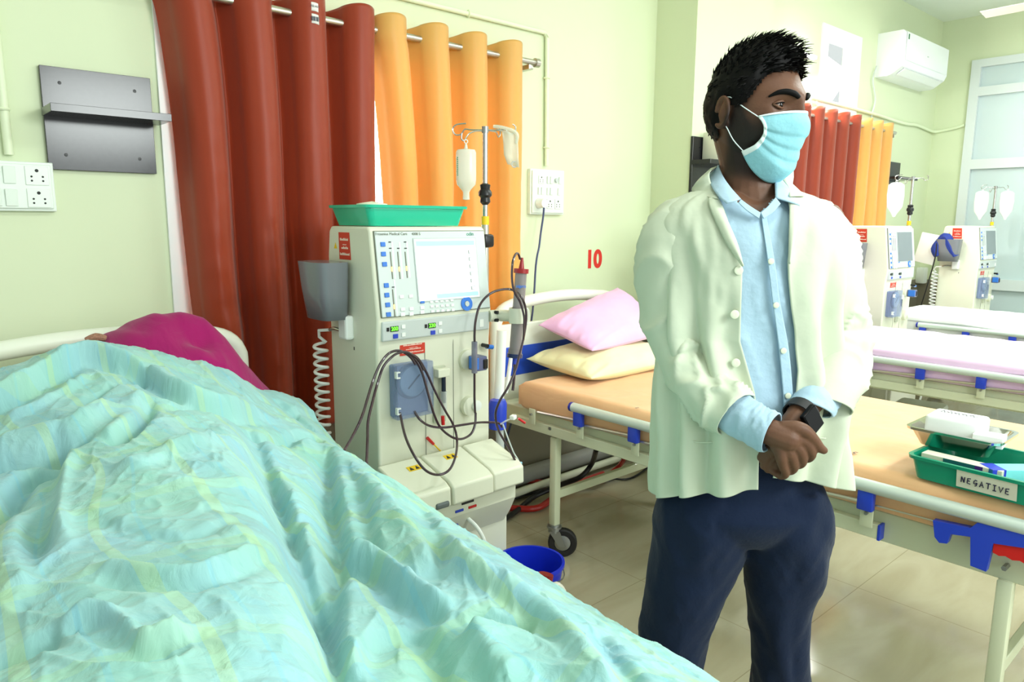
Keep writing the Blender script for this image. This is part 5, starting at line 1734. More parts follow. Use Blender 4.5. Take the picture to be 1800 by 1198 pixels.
prj = [(0.070, 0.0), (0.078, 0.012), (0.080, 0.18), (0.072, 0.225), (0.045, 0.255), (0.022, 0.268), (0.021, 0.29), (0.0, 0.29)]
MB().lathe([(0.0, 0.0)] + prj, o_, 28, rj @ Matrix.Diagonal((1.05, 0.85, 1)).to_3x3()).build('can_body', M_can, jc)
MB().cyl(o_ + Vector((0, 0, 0.282)), o_ + Vector((0.010, 0.0, 0.318)), 0.026, 0.024).build('screw_cap', mat('cap_dark_red', rgb(140, 20, 20), 0.35), jc)
MB().tube([o_ + rj @ Vector(q) for q in ((0.02, 0, 0.27), (0.04, 0, 0.285), (0.062, 0, 0.262), (0.072, 0, 0.215))], 0.010, 10, sub=4).build('can_handle', M_can, jc)

# ================================================================== TRAY WITH MEDICINES ON THE ORANGE MATTRESS
ZM = 0.7465
# tray corners seen: near-left (1594,835), far-left (1590,790), label face along the mattress edge
p0 = on_z(1594, 836, ZM); p1 = on_z(1790, 888, ZM)
dirx = (p1 - p0); dirx.z = 0; dirx.normalize()
rz = math.atan2(dirx.y, dirx.x)
diry = Vector((-dirx.y, dirx.x, 0))
TL, TW, TH = 0.40, 0.27, 0.062
o_ = p0 + dirx * (TL / 2) + diry * (TW / 2); o_.z = ZM
M_tray2 = mat('dark_green_tray', rgb(10, 140, 108), 0.3, coat=0.3)
tr = tray('green_tray', o_, TL, TW, TH, rz, M_tray2, 'green tray marked NEGATIVE on the orange mattress at the right', extra=1.08)
RT = Matrix.Rotation(rz, 3, 'Z')


def tp(a, b, c=0.0):
    """point in tray coordinates"""
    return o_ + dirx * a + diry * b + Vector((0, 0, c))


lp = tp(-0.0135, -TW / 2 + 0.0005, 0.030)
tilt = Vector((0, 0, 1)) - diry * 0.16
lb = MB()
hx, hz = 0.067, 0.023
tn = tilt.normalized()
lb.prism([lp - dirx * hx - tn * hz, lp + dirx * hx - tn * hz, lp + dirx * hx + tn * hz, lp - dirx * hx + tn * hz], diry * -1 - Vector((0, 0, .16)), 0.001)
lab_ = lb.build('paper_label', mat('label_paper', rgb(206, 206, 188), 0.7), tr, smooth=0)
# hand lettering as pen strokes
LET = {'N': [[(0, 0), (0.1, 1)], [(0.1, 1), (0.6, 0)], [(0.6, 0), (0.75, 1)]], 'E': [[(0.7, 1), (0.1, 0.95), (0, 0.05), (0.65, 0)], [(0.05, 0.5), (0.55, 0.52)]],
       'G': [[(0.75, 0.9), (0.4, 1), (0.08, 0.7), (0.1, 0.3), (0.45, 0.25), (0.7, 0.5)], [(0.45, 0.5), (0.75, 0.5), (0.6, 0.0), (0.3, -0.1)]],
       'A': [[(0, 0), (0.4, 1), (0.75, 0)], [(0.15, 0.35), (0.62, 0.38)]], 'T': [[(0, 1), (0.9, 1)], [(0.45, 1), (0.4, 0)]],
       'I': [[(0.1, 1), (0.75, 1)], [(0.42, 1), (0.4, 0)], [(0.05, 0), (0.75, 0)]], 'V': [[(0, 1), (0.35, 0), (0.8, 1)]]}
mb = MB()
xk = -0.0557
for k, ch in enumerate('NEGATIVE'):
    cw, chh = 0.0112, 0.0150
    for st in LET[ch]:
        mb.tube([lp + dirx * (xk + a * cw) + tn * ((b - 0.5) * chh - 0.001 * k * 0.3) - diry * 0.0018 - Vector((0, 0, .0003)) for a, b in st], 0.0013, 6)
    xk += 0.0141
mb.build('lettering', M_ink, lab_, smooth=0)

# steel instrument tray standing across the green tray
sc = tp(-0.142, 0.045, TH + 0.002)
st_ = tray('steel_tray', sc, 0.220, 0.170, 0.050, rz + 0.05, mat('polished_steel', rgb(200, 198, 192), 0.12, metal=1.0), 'polished steel instrument tray resting on the green tray', extra=1.3)
rb = rz + 0.10
ex_ = Vector((math.cos(rb), math.sin(rb), 0)); ey_ = Vector((-math.sin(rb), math.cos(rb), 0))
M_card = mat('white_carton', rgb(236, 240, 238), 0.5)
bc = sc + ex_ * -0.015 + ey_ * 0.010 + Vector((0, 0, 0.043))
b1_ = empty('white_box', bc, 'larger white box with handwriting on its lid, in the steel tray', 'box')
MB().box(bc + Vector((0, 0, 0.012)), (0.135, 0.110, 0.056), Matrix.Rotation(rb, 3, 'Z'), bev=0.010, seg=3).build('box_body', M_card, b1_, smooth=30)
mb = MB()
random.seed(5)
for k in range(5):
    a = bc + Vector((0, 0, 0.0412)) + ex_ * (-0.045 + 0.018 * k) + ey_ * 0.01
    mb.tube([a, a + ex_ * 0.006 + ey_ * 0.014, a + ex_ * 0.010 - ey_ * 0.006, a + ex_ * 0.016 + ey_ * 0.008], 0.0009, 5)
mb.build('handwriting', M_ink, b1_, smooth=0)
b2p = sc + ex_ * 0.075 + ey_ * -0.040 + Vector((0, 0, 0.044))
b2_ = MB().box(b2p, (0.070, 0.055, 0.030), Matrix.Rotation(rb + 0.05, 3, 'Z'), bev=0.0015, seg=1).build('white_box', M_card, None, smooth=0)
tag(b2_, 'small white carton at the right corner of the steel tray', 'box')
# medicine cartons lying in the green tray
c1p = tp(-0.085, -0.088, 0.046)
m1 = empty('medicine_box', c1p, 'long medicine carton with dark teal and purple print along the tray front', 'medicine box')
MB().box(c1p, (0.19, 0.040, 0.040), RT, bev=0.001, seg=1).build('carton', mat('carton_beige', rgb(206, 208, 188), 0.6), m1, smooth=0)
MB().box(tp(-0.088, -0.1086, 0.050), (0.075, 0.001, 0.030), RT).build('teal_print', mat('print_teal', rgb(20, 88, 92), 0.5), m1, smooth=0)
MB().box(tp(-0.042, -0.1086, 0.050), (0.018, 0.001, 0.030), RT).build('purple_print', mat('print_purple', rgb(60, 24, 110), 0.5), m1, smooth=0)
c2p = tp(0.015, -0.045, 0.040)
RR = Matrix.Rotation(rz + 0.9, 3, 'Z')
m2 = empty('medicine_box', c2p, 'blue and turquoise medicine carton right of the steel tray', 'medicine box')
MB().box(c2p, (0.14, 0.052, 0.052), RR, bev=0.001, seg=1).build('carton', mat('carton_turquoise', rgb(122, 214, 216), 0.5), m2, smooth=0)
e1 = RR @ Vector((1, 0, 0)); e2 = RR @ Vector((0, 1, 0))
MB().box(c2p - e1 * 0.0705, (0.001, 0.052, 0.050), RR).build('blue_print', mat('print_blue', rgb(30, 110, 170), 0.5), m2, smooth=0)
MB().box(c2p - e1 * 0.053, (0.034, 0.0535, 0.0532), RR).build('royal_print', mat('print_royal', rgb(36, 60, 190), 0.5), m2, smooth=0)
c3p = tp(0.075, 0.09, 0.036)
tag(MB().box(c3p, (0.11, 0.06, 0.05), RT, bev=0.001, seg=1).build('medicine_box', mat('carton_sea_green', rgb(96, 160, 140), 0.6)), 'sea green carton at the back of the green tray', 'medicine box')
M_vial = mat('amber_glass', rgb(58, 24, 8), 0.08, coat=0.5)
M_cap = mat('vial_cap', rgb(206, 208, 206), 0.3, metal=0.5)
M_vlab = mat('vial_label', rgb(226, 228, 224), 0.6)


def vial(p, ax, label):
    ax = Vector(ax).normalized()
    q_ = Vector((0, 0, 1)).rotation_difference(ax).to_matrix()
    t = empty('vial', p, label, 'vial', 'amber vials in the green tray')
    MB().lathe([(0, 0), (0.014, 0.0), (0.0155, 0.002), (0.0155, 0.034), (0.008, 0.044), (0.008, 0.050), (0.0, 0.050)], p, 20, q_).build('glass', M_vial, t)
    MB().lathe([(0, 0.049), (0.0115, 0.049), (0.0115, 0.056), (0, 0.057)], p, 20, q_).build('crimp_cap', M_cap, t)
    MB().lathe([(0.0158, 0.006), (0.0158, 0.026)], p, 20, q_).build('paper_band', M_vlab, t)
    return t


vial(tp(0.085, -0.085, 0.008), (0.1, 0, 1), 'amber vial standing nearest the NEGATIVE label, left of two')
vial(tp(0.118, -0.072, 0.008), (-0.05, 0.1, 1), 'amber vial standing just right of the first one')
vial(tp(0.150, -0.055, 0.014), -dirx * 0.15 + Vector((0, 0, 1)) * 0.9 - diry * 0.3, 'amber vial leaning with its cap up, white label showing')
vial(tp(0.150, 0.055, 0.010), (0, 0.1, 1), 'amber vial at the back corner of the green tray')
tag(MB().box(tp(0.165, -0.010, 0.030), (0.034, 0.05, 0.044), RR, bev=0.004).build('label_packet', M_vlab), 'white packet beside the leaning vial', 'packet')
db = empty('flask', tp(0.222, 0.0, 0), 'tall dark flask at the right edge of the picture behind the green tray', 'flask')
MB().lathe([(0, 0), (0.030, 0), (0.032, 0.01), (0.032, 0.13), (0.024, 0.15), (0.024, 0.17), (0, 0.172)], tp(0.245, 0.035, 0.0), 28).build('flask_body', mat('flask_dark', rgb(30, 24, 34), 0.25), db)
# small stains on the orange sheet
M_stain = mat('sheet_stain', rgb(120, 104, 92), 0.8)
for x_, y_, w_, n_ in ((1501, 796, .018, 'dark smudge on the orange mattress right of the man'), (1120, 716, .008, 'small dark mark on the orange mattress left of the man')):
    q = on_z(x_, y_, ZM)
    s_ = MB()
    for k in range(7):
        s_.lathe([(0, 0), (0.0035, 0.0002), (0.0, 0.0006)], (q.x + w_ * (random.random() - .5) * 2, q.y + w_ * 0.5 * (random.random() - .5), ZM - 0.0005), 8)
    tag(s_.build('stain', M_stain), n_, 'stain')
# small things on the floor and bed behind: seen under the third bed
tag(MB().box((4.4, 1.45, 0.20), (0.30, 0.25, 0.40), 0.1, bev=0.02).build('cabinet_box', M_white), 'white box on the floor under the pink bed', 'box')
bb = MB().lathe([(0.0, 0.0), (0.12, 0.0), (0.15, 0.24), (0.142, 0.24), (0.115, 0.01), (0.0, 0.01)], (4.82, 1.33, 0), 28)
tag(bb.build('bucket', M_bucket), 'far blue bucket under the pink bed', 'bucket')
# ================================================================== THE STANDING MAN
MR = 1.50                                     # horizontal distance of his middle from the lens
GV = Vector((math.cos(YAW), math.sin(YAW), 0))
RV = Vector((math.sin(YAW), -math.cos(YAW), 0))
_d = sight(1322, 600)
MO = GV * MR + RV * (MR * _d.dot(RV) / _d.dot(GV))
man = empty('person', (MO.x, MO.y, 0), 'standing man in a pale coat, light blue shirt and blue face mask, hands clasped', 'person', rz=YAW - PI / 2)
PXM = MR / F * 1.0                            # metres per picture pixel at his middle


def mp(x, y, dy=0.0):
    """his own coordinates (x to his left hand side as seen, y away from the lens, z up) of a sight point dy behind his middle plane"""
    d = sight(x, y)
    t = (MR + dy) / d.dot(GV)
    p = EYE + d * t
    return Vector(((p - MO).dot(RV), dy, p.z))


def ml(name, me_or_mb, m, parent=man, smooth=180):
    if isinstance(me_or_mb, MB):
        return me_or_mb.build(name, m, parent, smooth, local=True)
    return link(name, me_or_mb, m, parent, smooth, local=True)


def row_z(y, dy=0.0):
    return mp(1322, y, dy).z


# ---- torso outline: rows of (y, left x, right x, half depth, centre depth)
TORSO = [(322, 1272, 1366, .062, .020), (334, 1232, 1396, .078, .018), (346, 1200, 1428, .092, .014), (362, 1172, 1460, .104, .010), (385, 1156, 1482, .114, .004), (420, 1152, 1486, .122, 0.0),
         (480, 1158, 1480, .126, 0.0), (560, 1160, 1474, .124, 0.0), (640, 1160, 1470, .124, 0.0), (720, 1157, 1470, .128, 0.0), (800, 1153, 1470, .130, 0.0), (872, 1149, 1470, .132, 0.0)]
tz = [row_z(r[0]) for r in TORSO]
txl = [mp(r[1], r[0]).x for r in TORSO]; txr = [mp(r[2], r[0]).x for r in TORSO]
tdep = [r[3] for r in TORSO]; tcy = [r[4] for r in TORSO]


_zl = np.linspace(min(tz), max(tz), 1500)
_TT = [np.asarray(catmull1(tz, q, _zl)).tolist() for q in (txl, txr, tdep, tcy)]


def torso(z):
    i = int((z - _zl[0]) / (_zl[-1] - _zl[0]) * 1499 + .5)
    i = max(0, min(1499, i))
    a, b = _TT[0][i], _TT[1][i]
    return (a + b) / 2, (b - a) / 2, _TT[2][i], _TT[3][i]


def surf_y(x, z, grow=0.0, k=1.0):
    """front of the torso at (x, z)"""
    xc, rx, ry, yc = torso(z)
    rx = rx * k + grow; ry = ry * k + grow
    s = min(1.0, abs(x - xc) / rx)
    return yc - ry * (1 - s ** 2.3) ** (1 / 2.3)


def mpf(x, y, off=0.0, k=1.0):
    """sight point laid on the front of the torso, off metres in front"""
    dy = -0.1
    for _ in range(6):
        p = mp(x, y, dy)
        dy = surf_y(p.x, p.z, 0, k) - off
    return mp(x, y, dy)


M_coat = mat('coat_cotton', rgb(200, 208, 186), 0.75, spec=0.2, sheen=0.1, bump=0.12, bscale=30)
M_shirt = mat('shirt_linen', rgb(168, 196, 214), 0.8, spec=0.15, sheen=0.1, bump=0.2, bscale=60)
M_trouser = mat('navy_trousers', rgb(20, 32, 56), 0.85, spec=0.15, sheen=0.1, bump=0.1, bscale=120)
M_btn = mat('button', rgb(214, 220, 196), 0.35)

# ---- coat body: open sheet from the left front edge round the back to the right front edge
edgeL = [(318, 1256), (346, 1262), (400, 1284), (440, 1298), (466, 1305), (560, 1302), (600, 1301), (640, 1312), (690, 1326), (760, 1334), (872, 1334)]
edgeR = [(318, 1372), (346, 1385), (362, 1388), (460, 1386), (550, 1394), (650, 1402), (700, 1398), (760, 1384), (800, 1372), (845, 1362), (872, 1360)]
eLz = [mpf(x, y).z for y, x in edgeL]; eLx = [mpf(x, y).x for y, x in edgeL]
eRz = [mpf(x, y).z for y, x in edgeR]; eRx = [mpf(x, y).x for y, x in edgeR]
nr, nc = 230, 340
z_top = row_z(316)
P = np.zeros((nr, nc, 3))
hemz = []
for j in range(nc):
    w_ = j / (nc - 1)
    xc, rx, ry, yc = torso(tz[-1])
    a_l = math.asin(max(-1, min(1, (eLx[-1] - xc) / rx))); a_r = math.asin(max(-1, min(1, (eRx[-1] - xc) / rx)))
    a = a_l - w_ * (2 * PI - (a_r - a_l))
    x, y = xc + rx * math.sin(a), yc - ry * math.cos(a)
    pxx = 1322 + x * F / (MR + y)
    if math.cos(a) > 0:
        row = np.interp(pxx, [1152, 1250, 1333], [872, 868, 858]) if w_ < .5 else np.interp(pxx, [1362, 1471], [843, 857])
        hemz.append(mp(pxx, row, y).z)
    else:
        hemz.append(None)
k0 = [z for z in hemz if z is not None]
f0 = next(j for j in range(nc) if hemz[j] is None); f1 = max(j for j in range(nc) if hemz[j] is None)
for j in range(f0, f1 + 1):
    hemz[j] = hemz[f0 - 1] + (hemz[f1 + 1] - hemz[f0 - 1]) * (j - f0) / (f1 - f0)
_h = np.array(hemz); _k = np.ones(15) / 15
_hp = np.concatenate([np.full(7, _h[0]), _h, np.full(7, _h[-1])])
_hs = np.convolve(_hp, _k, 'valid'); hemz = _hs.tolist()
for i in range(nr):
    v_ = i / (nr - 1)
    for j in range(nc):
        w_ = j / (nc - 1)
        # hem height differs from side to side
        z_bot = hemz[j]
        z = z_top + (z_bot - z_top) * v_
        xc, rx, ry, yc = torso(max(z, tz[-1]))
        if True: xl = float(np.interp(z, eLz[::-1], eLx[::-1])); xr = float(np.interp(z, eRz[::-1], eRx[::-1]))
        def ang(x):
            s = max(-0.999, min(0.999, (x - xc) / rx))
            return math.asin(math.copysign(abs(s) ** 1.15, s))
        a0 = ang(xl); a1 = ang(xr)
        # sweep: a0 (negative, front-left) -> -90 -> back -> +90 -> a1
        a = a0 - w_ * (2 * PI - (a1 - a0))
        sn, cs = math.sin(a), math.cos(a)
        e = 1 / 1.15
        x = xc + rx * math.copysign(abs(sn) ** e, sn)
        y = yc - ry * math.copysign(abs(cs) ** e, cs)
        # drapes: long vertical folds that start at the chest, growing towards the hem
        g = min(1, max(0, (v_ - 0.10) / 0.5))
        f = 0.0
        if w_ < 0.30 or w_ > 0.70:
            q = w_ if w_ < .5 else 1 - w_
            f += 0.017 * g * math.cos(2 * PI * q * 13 + 1.6 * v_ + (0.7 if w_ < .5 else 2.2)) * math.exp(-((q - 0.11) / 0.12) ** 2)
        f += 0.009 * float(vnoise(a * 3.4, z * 6, 61)) * (0.4 + g) + 0.0025 * float(vnoise(a * 9 + z * 8, z * 20 - a * 4, 62))
        nrm = Vector((sn, -cs, 0))
        P[i, j] = (x + nrm.x * f, y + nrm.y * f, z)
coat = grid_mesh('coat', P, M_coat, man, smooth=180, solid=0.003, local=True)
coat.modifiers['thickness'].offset = 0


# ---- sleeves
def sleeve(name, st, m, seed, n=56, sub=18, wr=0.006, parent=coat, solid=0.0025, close=False, tilt=None, wf=1.0):
    """stations (x, y, dy, radius px, squash) -> cloth tube with cross folds"""
    pts = [mp(a, b, c) for a, b, c, _, _ in st]
    rs = [r * (MR + c) / F for _, _, c, r, _ in st]
    sq = [s for *_, s in st]
    P1, R1 = smooth_path(pts, rs, sub)
    _, S1 = smooth_path(pts, sq, sub)
    rows = []
    up = Vector((0, 1, 0))
    L = len(P1)
    for i, p in enumerate(P1):
        t = (P1[min(i + 1, L - 1)] - P1[max(i - 1, 0)]).normalized()
        if tilt is not None and i > L - 1 - sub:
            k = (i - (L - 1 - sub)) / sub
            t = (t * (1 - k) + Vector(tilt).normalized() * k).normalized()
        s_ = t.cross(up).normalized()
        b_ = s_.cross(t).normalized()
        row = []
        for k in range(n):
            a = 2 * PI * k / n
            v_ = i / (L - 1)
            ca, sa = math.cos(a), math.sin(a)
            w = wr * wf * 0.7 * float(vnoise(ca * 1.1 + v_ * 3, v_ * 5 + sa * 1.1, seed))
            n2 = float(vnoise(ca * 1.3 + v_ * 5 + sa, sa * 1.3 - v_ * 7 + ca, seed + 1))
            w += wr * 1.0 * (1 - abs(n2)) ** 4
            bend = math.exp(-((v_ - .62) / .16) ** 2)
            w += wr * 0.4 * bend * math.sin(v_ * 60 + 2.4 * sa + 3 * float(vnoise(ca * 2, sa * 2 + v_ * 4, seed + 2))) * (0.5 + 0.5 * ca)
            w *= min(1, (1 - v_) * 8 + 0.25)
            r = R1[i] + w
            row.append(p + s_ * (math.cos(a) * r) + b_ * (math.sin(a) * r * S1[i]))
        rows.append([list(q) for q in row])
    o = grid_mesh(name, np.array(rows), m, parent, wrap=True, smooth=180, local=True)
    md_ = o.modifiers.new('thickness', 'SOLIDIFY'); md_.thickness = solid; md_.offset = 0
    return o


sleeve('sleeve', [(1240, 372, .02, 18, 1.0), (1200, 388, .010, 40, 1.0), (1176, 428, .0, 49, 1.0), (1170, 500, -.005, 47, 1.05), (1180, 570, -.012, 47, 1.05), (1203, 632, -.035, 49, 1.0), (1240, 680, -.085, 48, .95), (1272, 710, -.125, 47, .92), (1294, 729, -.150, 45, .92)],
       M_coat, 71, wr=0.011)
sleeve('sleeve', [(1398, 378, .025, 16, 1.0), (1434, 390, .012, 38, 1.0), (1453, 428, .0, 49, 1.0), (1466, 500, .0, 51, 1.05), (1474, 570, -.005, 50, 1.05), (1476, 625, -.03, 50, 1.0), (1462, 670, -.07, 50, .95), (1446, 714, -.105, 53, .80)],
       M_coat, 75, wr=0.010, tilt=(-0.25, -0.45, -0.80))

# ---- patches laid on the coat front: collar and lapels
def patch(name, A, B, m, off=0.006, parent=coat, n=28, solid=0.002, k=1.0, bulge=0.0, raw=False):
    """cloth between two lines of sight points (each (x, y) or (x, y, dy)) on the front of the torso"""
    def line(L):
        pts = []
        for q in L:
            pts.append(mp(*q) if len(q) == 3 else mpf(q[0], q[1], off, k))
        s, _ = smooth_path(pts, 1.0, 8)
        # resample evenly
        d = [0.0]
        for i in range(1, len(s)): d.append(d[-1] + (s[i] - s[i - 1]).length)
        out = []
        for i in range(n):
            t = d[-1] * i / (n - 1)
            j = min(len(s) - 2, max(0, int(np.searchsorted(d, t)) - 1))
            f = (t - d[j]) / max(1e-9, d[j + 1] - d[j])
            out.append(s[j].lerp(s[j + 1], min(1, f)))
        return out
    a, b = line(A), line(B)
    K = 8
    rows = []
    for i in range(n):
        rows.append([list(a[i].lerp(b[i], j / K) + Vector((0, -bulge * math.sin(PI * j / K), 0))) for j in range(K + 1)])
    o = grid_mesh(name, np.array(rows), m, parent, smooth=180, local=True)
    md_ = o.modifiers.new('thickness', 'SOLIDIFY'); md_.thickness = solid; md_.offset = 0
    return o


patch('coat_collar', [(1262, 292, .035), (1247, 304, -.02), (1253, 330), (1263, 349)], [(1250, 296, .045), (1226, 318, -.005), (1217, 336), (1251, 348)], M_coat, off=.012, bulge=.006)
patch('lapel', [(1262, 346), (1278, 385), (1297, 430), (1306, 466)], [(1245, 348), (1249, 368), (1276, 425), (1305, 468)], M_coat, off=.009, bulge=.005)
patch('coat_collar', [(1372, 312, .03), (1384, 328, -.03), (1387, 345)], [(1376, 308, .035), (1402, 332, -.02), (1414, 344)], M_coat, off=.012, bulge=.004)
patch('lapel', [(1388, 347), (1387, 400), (1386, 462)], [(1409, 348), (1401, 400), (1388, 464)], M_coat, off=.008, bulge=.004)
for bx_, by_ in ((1298, 475), (1291, 552), (1293, 637)):
    p = mpf(bx_, by_, .004)
    MBB = MB().lathe([(0, 0), (0.0085, 0), (0.0085, 0.003), (0.006, 0.004), (0, 0.003)], p, 18, Matrix.Rotation(PI / 2, 3, 'X'))
    ml('button', MBB, M_btn, coat, 40)
# pocket edge on the left panel
p_a = [mpf(x, y, .0035) for x, y in ((1212, 764), (1222, 776), (1260, 776), (1298, 769))]
ml('pocket_edge', MB().tube(p_a, 0.0013, 6, sub=4), M_coat, coat)
p_a = [mpf(x, y, .0035) for x, y in ((1436, 769), (1452, 770))]
ml('pocket_edge', MB().tube(p_a, 0.0012, 6), M_coat, coat)

# ---- shirt
nr, nc = 150, 160
P = np.zeros((nr, nc, 3))
z_a, z_b = row_z(330), row_z(772)
vz = mpf(1337, 373).z
vx = mpf(1337, 373).x
for i in range(nr):
    z0_ = z_a + (z_b - z_a) * i / (nr - 1)
    for j in range(nc):
        a = 2 * PI * j / nc
        z = z0_
        xc, rx, ry, yc = torso(z)
        kx = 0.80
        x = xc + rx * kx * math.copysign(abs(math.sin(a)) ** .87, math.sin(a))
        y = yc - (ry - .014) * math.copysign(abs(math.cos(a)) ** .87, math.cos(a))
        w = 0.0035 * float(vnoise(x * 26 + z * 3, z * 7, 81)) + 0.003 * (1 - abs(float(vnoise(x * 34 + z * 12, z * 13 - x * 10, 82)))) ** 4
        w += 0.006 * math.exp(-((x - vx - .035 + .10 * (vz - z)) / .012) ** 2) * min(1, max(0, (vz - z) * 6)) * 0
        # neck opening: push the cloth down and in above the V
        P[i, j] = (x, y - w * math.cos(a), z)
# cut the neck V: drop faces above it
V = P.reshape(-1, 3)
faces = []
Lz = [mpf(1268, 336).z, mpf(1300, 352).z, vz]; Lx = [mpf(1268, 336).x, mpf(1300, 352).x, vx]
Rx0, Rz0 = mpf(1362, 346).x, mpf(1362, 346).z
for i in range(nr - 1):
    for j in range(nc):
        k = (j + 1) % nc
        q = (i * nc + j, i * nc + k, (i + 1) * nc + k, (i + 1) * nc + j)
        c = V[list(q)].mean(0)
        if c[1] < torso(c[2])[3] and c[2] > vz:
            if c[0] < vx:
                t = np.interp(c[0], Lx, Lz) - .003
            else:
                t = vz - .006 + (Rz0 - vz) * min(1.6, (c[0] - vx) / (Rx0 - vx))
            if c[2] > t: continue
        faces.append(q)
me = bpy.data.meshes.new('shirt'); me.from_pydata(V.tolist(), [], faces); me.update()
shirt = ml('shirt', me, M_shirt)
md = shirt.modifiers.new('thickness', 'SOLIDIFY'); md.thickness = 0.002; md.offset = 0
patch('placket', [(1337, 372), (1349, 455), (1358, 530), (1369, 612), (1377, 700), (1379, 760)], [(1344, 366), (1361, 455), (1371, 530), (1386, 612), (1394, 700), (1396, 760)], M_shirt, off=-.004, parent=shirt, n=60)
for bx_, by_ in ((1355, 459), (1364, 536), (1377, 616), (1385, 695)):
    ml('button', MB().lathe([(0, 0), (0.0058, 0), (0.0058, 0.0022), (0.004, 0.003), (0, 0.0024)], mpf(bx_, by_, -.001), 18, Matrix.Rotation(PI / 2, 3, 'X')), M_btn, shirt, 40)
# shirt collar: left wing, right wing, band behind
patch('shirt_collar', [(1263, 290, .03), (1272, 312, -.025), (1286, 332, -.070), (1302, 350, -.098)], [(1248, 306, .035), (1250, 325, -.030), (1262, 344, -.085), (1277, 357, -.112)], M_shirt, parent=shirt, bulge=.006, solid=.0025)
patch('shirt_collar', [(1361, 303, .00), (1362, 322, -.045), (1363, 348, -.090)], [(1374, 316, .01), (1390, 336, -.05), (1406, 361, -.098)], M_shirt, parent=shirt, bulge=.005, solid=.0025)
patch('shirt_collar', [(1302, 350, -.098), (1318, 362, -.104), (1337, 374, -.110)], [(1298, 356, -.100), (1313, 370, -.108), (1334, 384, -.114)], M_shirt, parent=shirt, solid=.002)
patch('shirt_collar', [(1263, 290, .03), (1290, 296, .085), (1330, 300, .095), (1361, 303, .00)], [(1252, 312, .045), (1285, 322, .11), (1340, 324, .11), (1372, 316, .01)], M_shirt, parent=shirt, solid=.0025)
patch('shirt_collar', [(1337, 374, -.110), (1350, 362, -.102), (1363, 347, -.092)], [(1342, 384, -.113), (1358, 374, -.108), (1372, 358, -.100)], M_shirt, parent=shirt, solid=.002)
# shirt cuffs
sleeve('shirt_cuff', [(1268, 706, -.115, 36, .9), (1300, 730, -.150, 37, .9), (1330, 748, -.175, 36, .9), (1357, 760, -.195, 37, .92)], M_shirt, 91, wr=.003, parent=shirt, solid=.003, sub=12)
sleeve('shirt_cuff', [(1464, 662, -.07, 28, .9), (1446, 692, -.100, 34, .9), (1424, 718, -.130, 39, .85)], M_shirt, 93, wr=.003, parent=shirt, solid=.003, sub=12, tilt=(-0.35, -0.35, -0.8))

# ---- trousers
def leg_rows(st, n=40):
    rows = []
    zs = [row_z(y) for y, *_ in st]
    return zs


LEGL = [(850, 1180, 1315, .09), (880, 1160, 1318, .102), (905, 1156, 1318, .108), (960, 1152, 1307, .102), (1000, 1147, 1290, .096), (1050, 1138, 1268, .090), (1100, 1128, 1248, .084), (1150, 1127, 1236, .080), (1198, 1130, 1230, .076), (1300, 1134, 1226, .070), (1400, 1138, 1222, .066), (1560, 1140, 1220, .066)]
LEGR = [(850, 1295, 1444, .09), (880, 1292, 1452, .100), (905, 1296, 1455, .104), (960, 1305, 1456, .102), (1000, 1312, 1446, .096), (1050, 1318, 1422, .088), (1100, 1321, 1419, .080), (1150, 1324, 1421, .078), (1198, 1325, 1422, .074), (1300, 1326, 1418, .070), (1400, 1330, 1414, .066), (1560, 1332, 1412, .066)]


def trouser_leg(mb, st, seed, side):
    zz = [row_z(r[0]) for r in st]
    zz[-1] = 0.06
    xl = [mp(r[1], min(r[0], 1300)).x for r in st]; xr = [mp(r[2], min(r[0], 1300)).x for r in st]
    dp = [r[3] for r in st]
    rows = []
    for i in range(110):
        z = zz[0] + (zz[-1] - zz[0]) * i / 109
        a_, b_ = float(catmull1(zz, xl, [z])[0]), float(catmull1(zz, xr, [z])[0])
        ry = float(catmull1(zz, dp, [z])[0])
        xc, rx = (a_ + b_) / 2, (b_ - a_) / 2
        row = []
        for k in range(48):
            a = 2 * PI * k / 48
            w = 0.006 * float(vnoise(a * 1.5 + z * 3, z * 12 + a, seed)) + 0.005 * (1 - abs(float(vnoise(math.cos(a) * 2 + z * 9, z * 12 - math.sin(a) * 3, seed + 1)))) ** 4
            row.append(Vector((xc + (rx + w) * math.sin(a), 0.005 - (ry + w) * math.cos(a), z)))
        rows.append(row)
    mb.rings(rows)


mb = MB()
trouser_leg(mb, LEGL, 101, 0)
trouser_leg(mb, LEGR, 105, 1)
# hips joining the legs
rows = []
for i in range(30):
    y = 790 + 150 * i / 29
    z = row_z(y)
    xc, rx, ry, yc = torso(max(z, tz[-1]))
    sk_ = .034 if y < 862 else max(.012, .034 - .022 * (y - 862) / 22)
    k = 1 if y < 880 else 1 - 0.35 * ((y - 880) / 60) ** 2
    rows.append([Vector((xc + (rx - sk_) * k * math.sin(2 * PI * q / 60), (ry - sk_ - .004) * k * -math.cos(2 * PI * q / 60), z)) for q in range(60)])
mb.rings(rows)
tro = ml('trousers', mb, M_trouser)
rm = tro.modifiers.new('weld', 'REMESH'); rm.mode = 'VOXEL'; rm.voxel_size = 0.006; rm.use_smooth_shade = True
sm = tro.modifiers.new('relax', 'SMOOTH'); sm.iterations = 4; sm.factor = 0.5
for (xa, s) in ((1180, -1), (1372, 1)):
    c = mp(xa, 1300); 
    sh_ = MB()
    rows = []
    for i in range(12):
        t = i / 11
        y = 0.09 - 0.30 * t
        w = 0.036 + 0.016 * math.sin(PI * min(1, t * 1.1)); h = 0.095 - 0.055 * t ** 1.3
        if i == 11: w *= .6; h *= .7
        rows.append([Vector((c.x + s * 0.03 * t + w * math.cos(2 * PI * k / 16), y, max(0.0, h / 2 + h / 2 * math.sin(2 * PI * k / 16)))) for k in range(16)])
    sh_.rings(rows)
    ml('shoe', sh_, M_black)

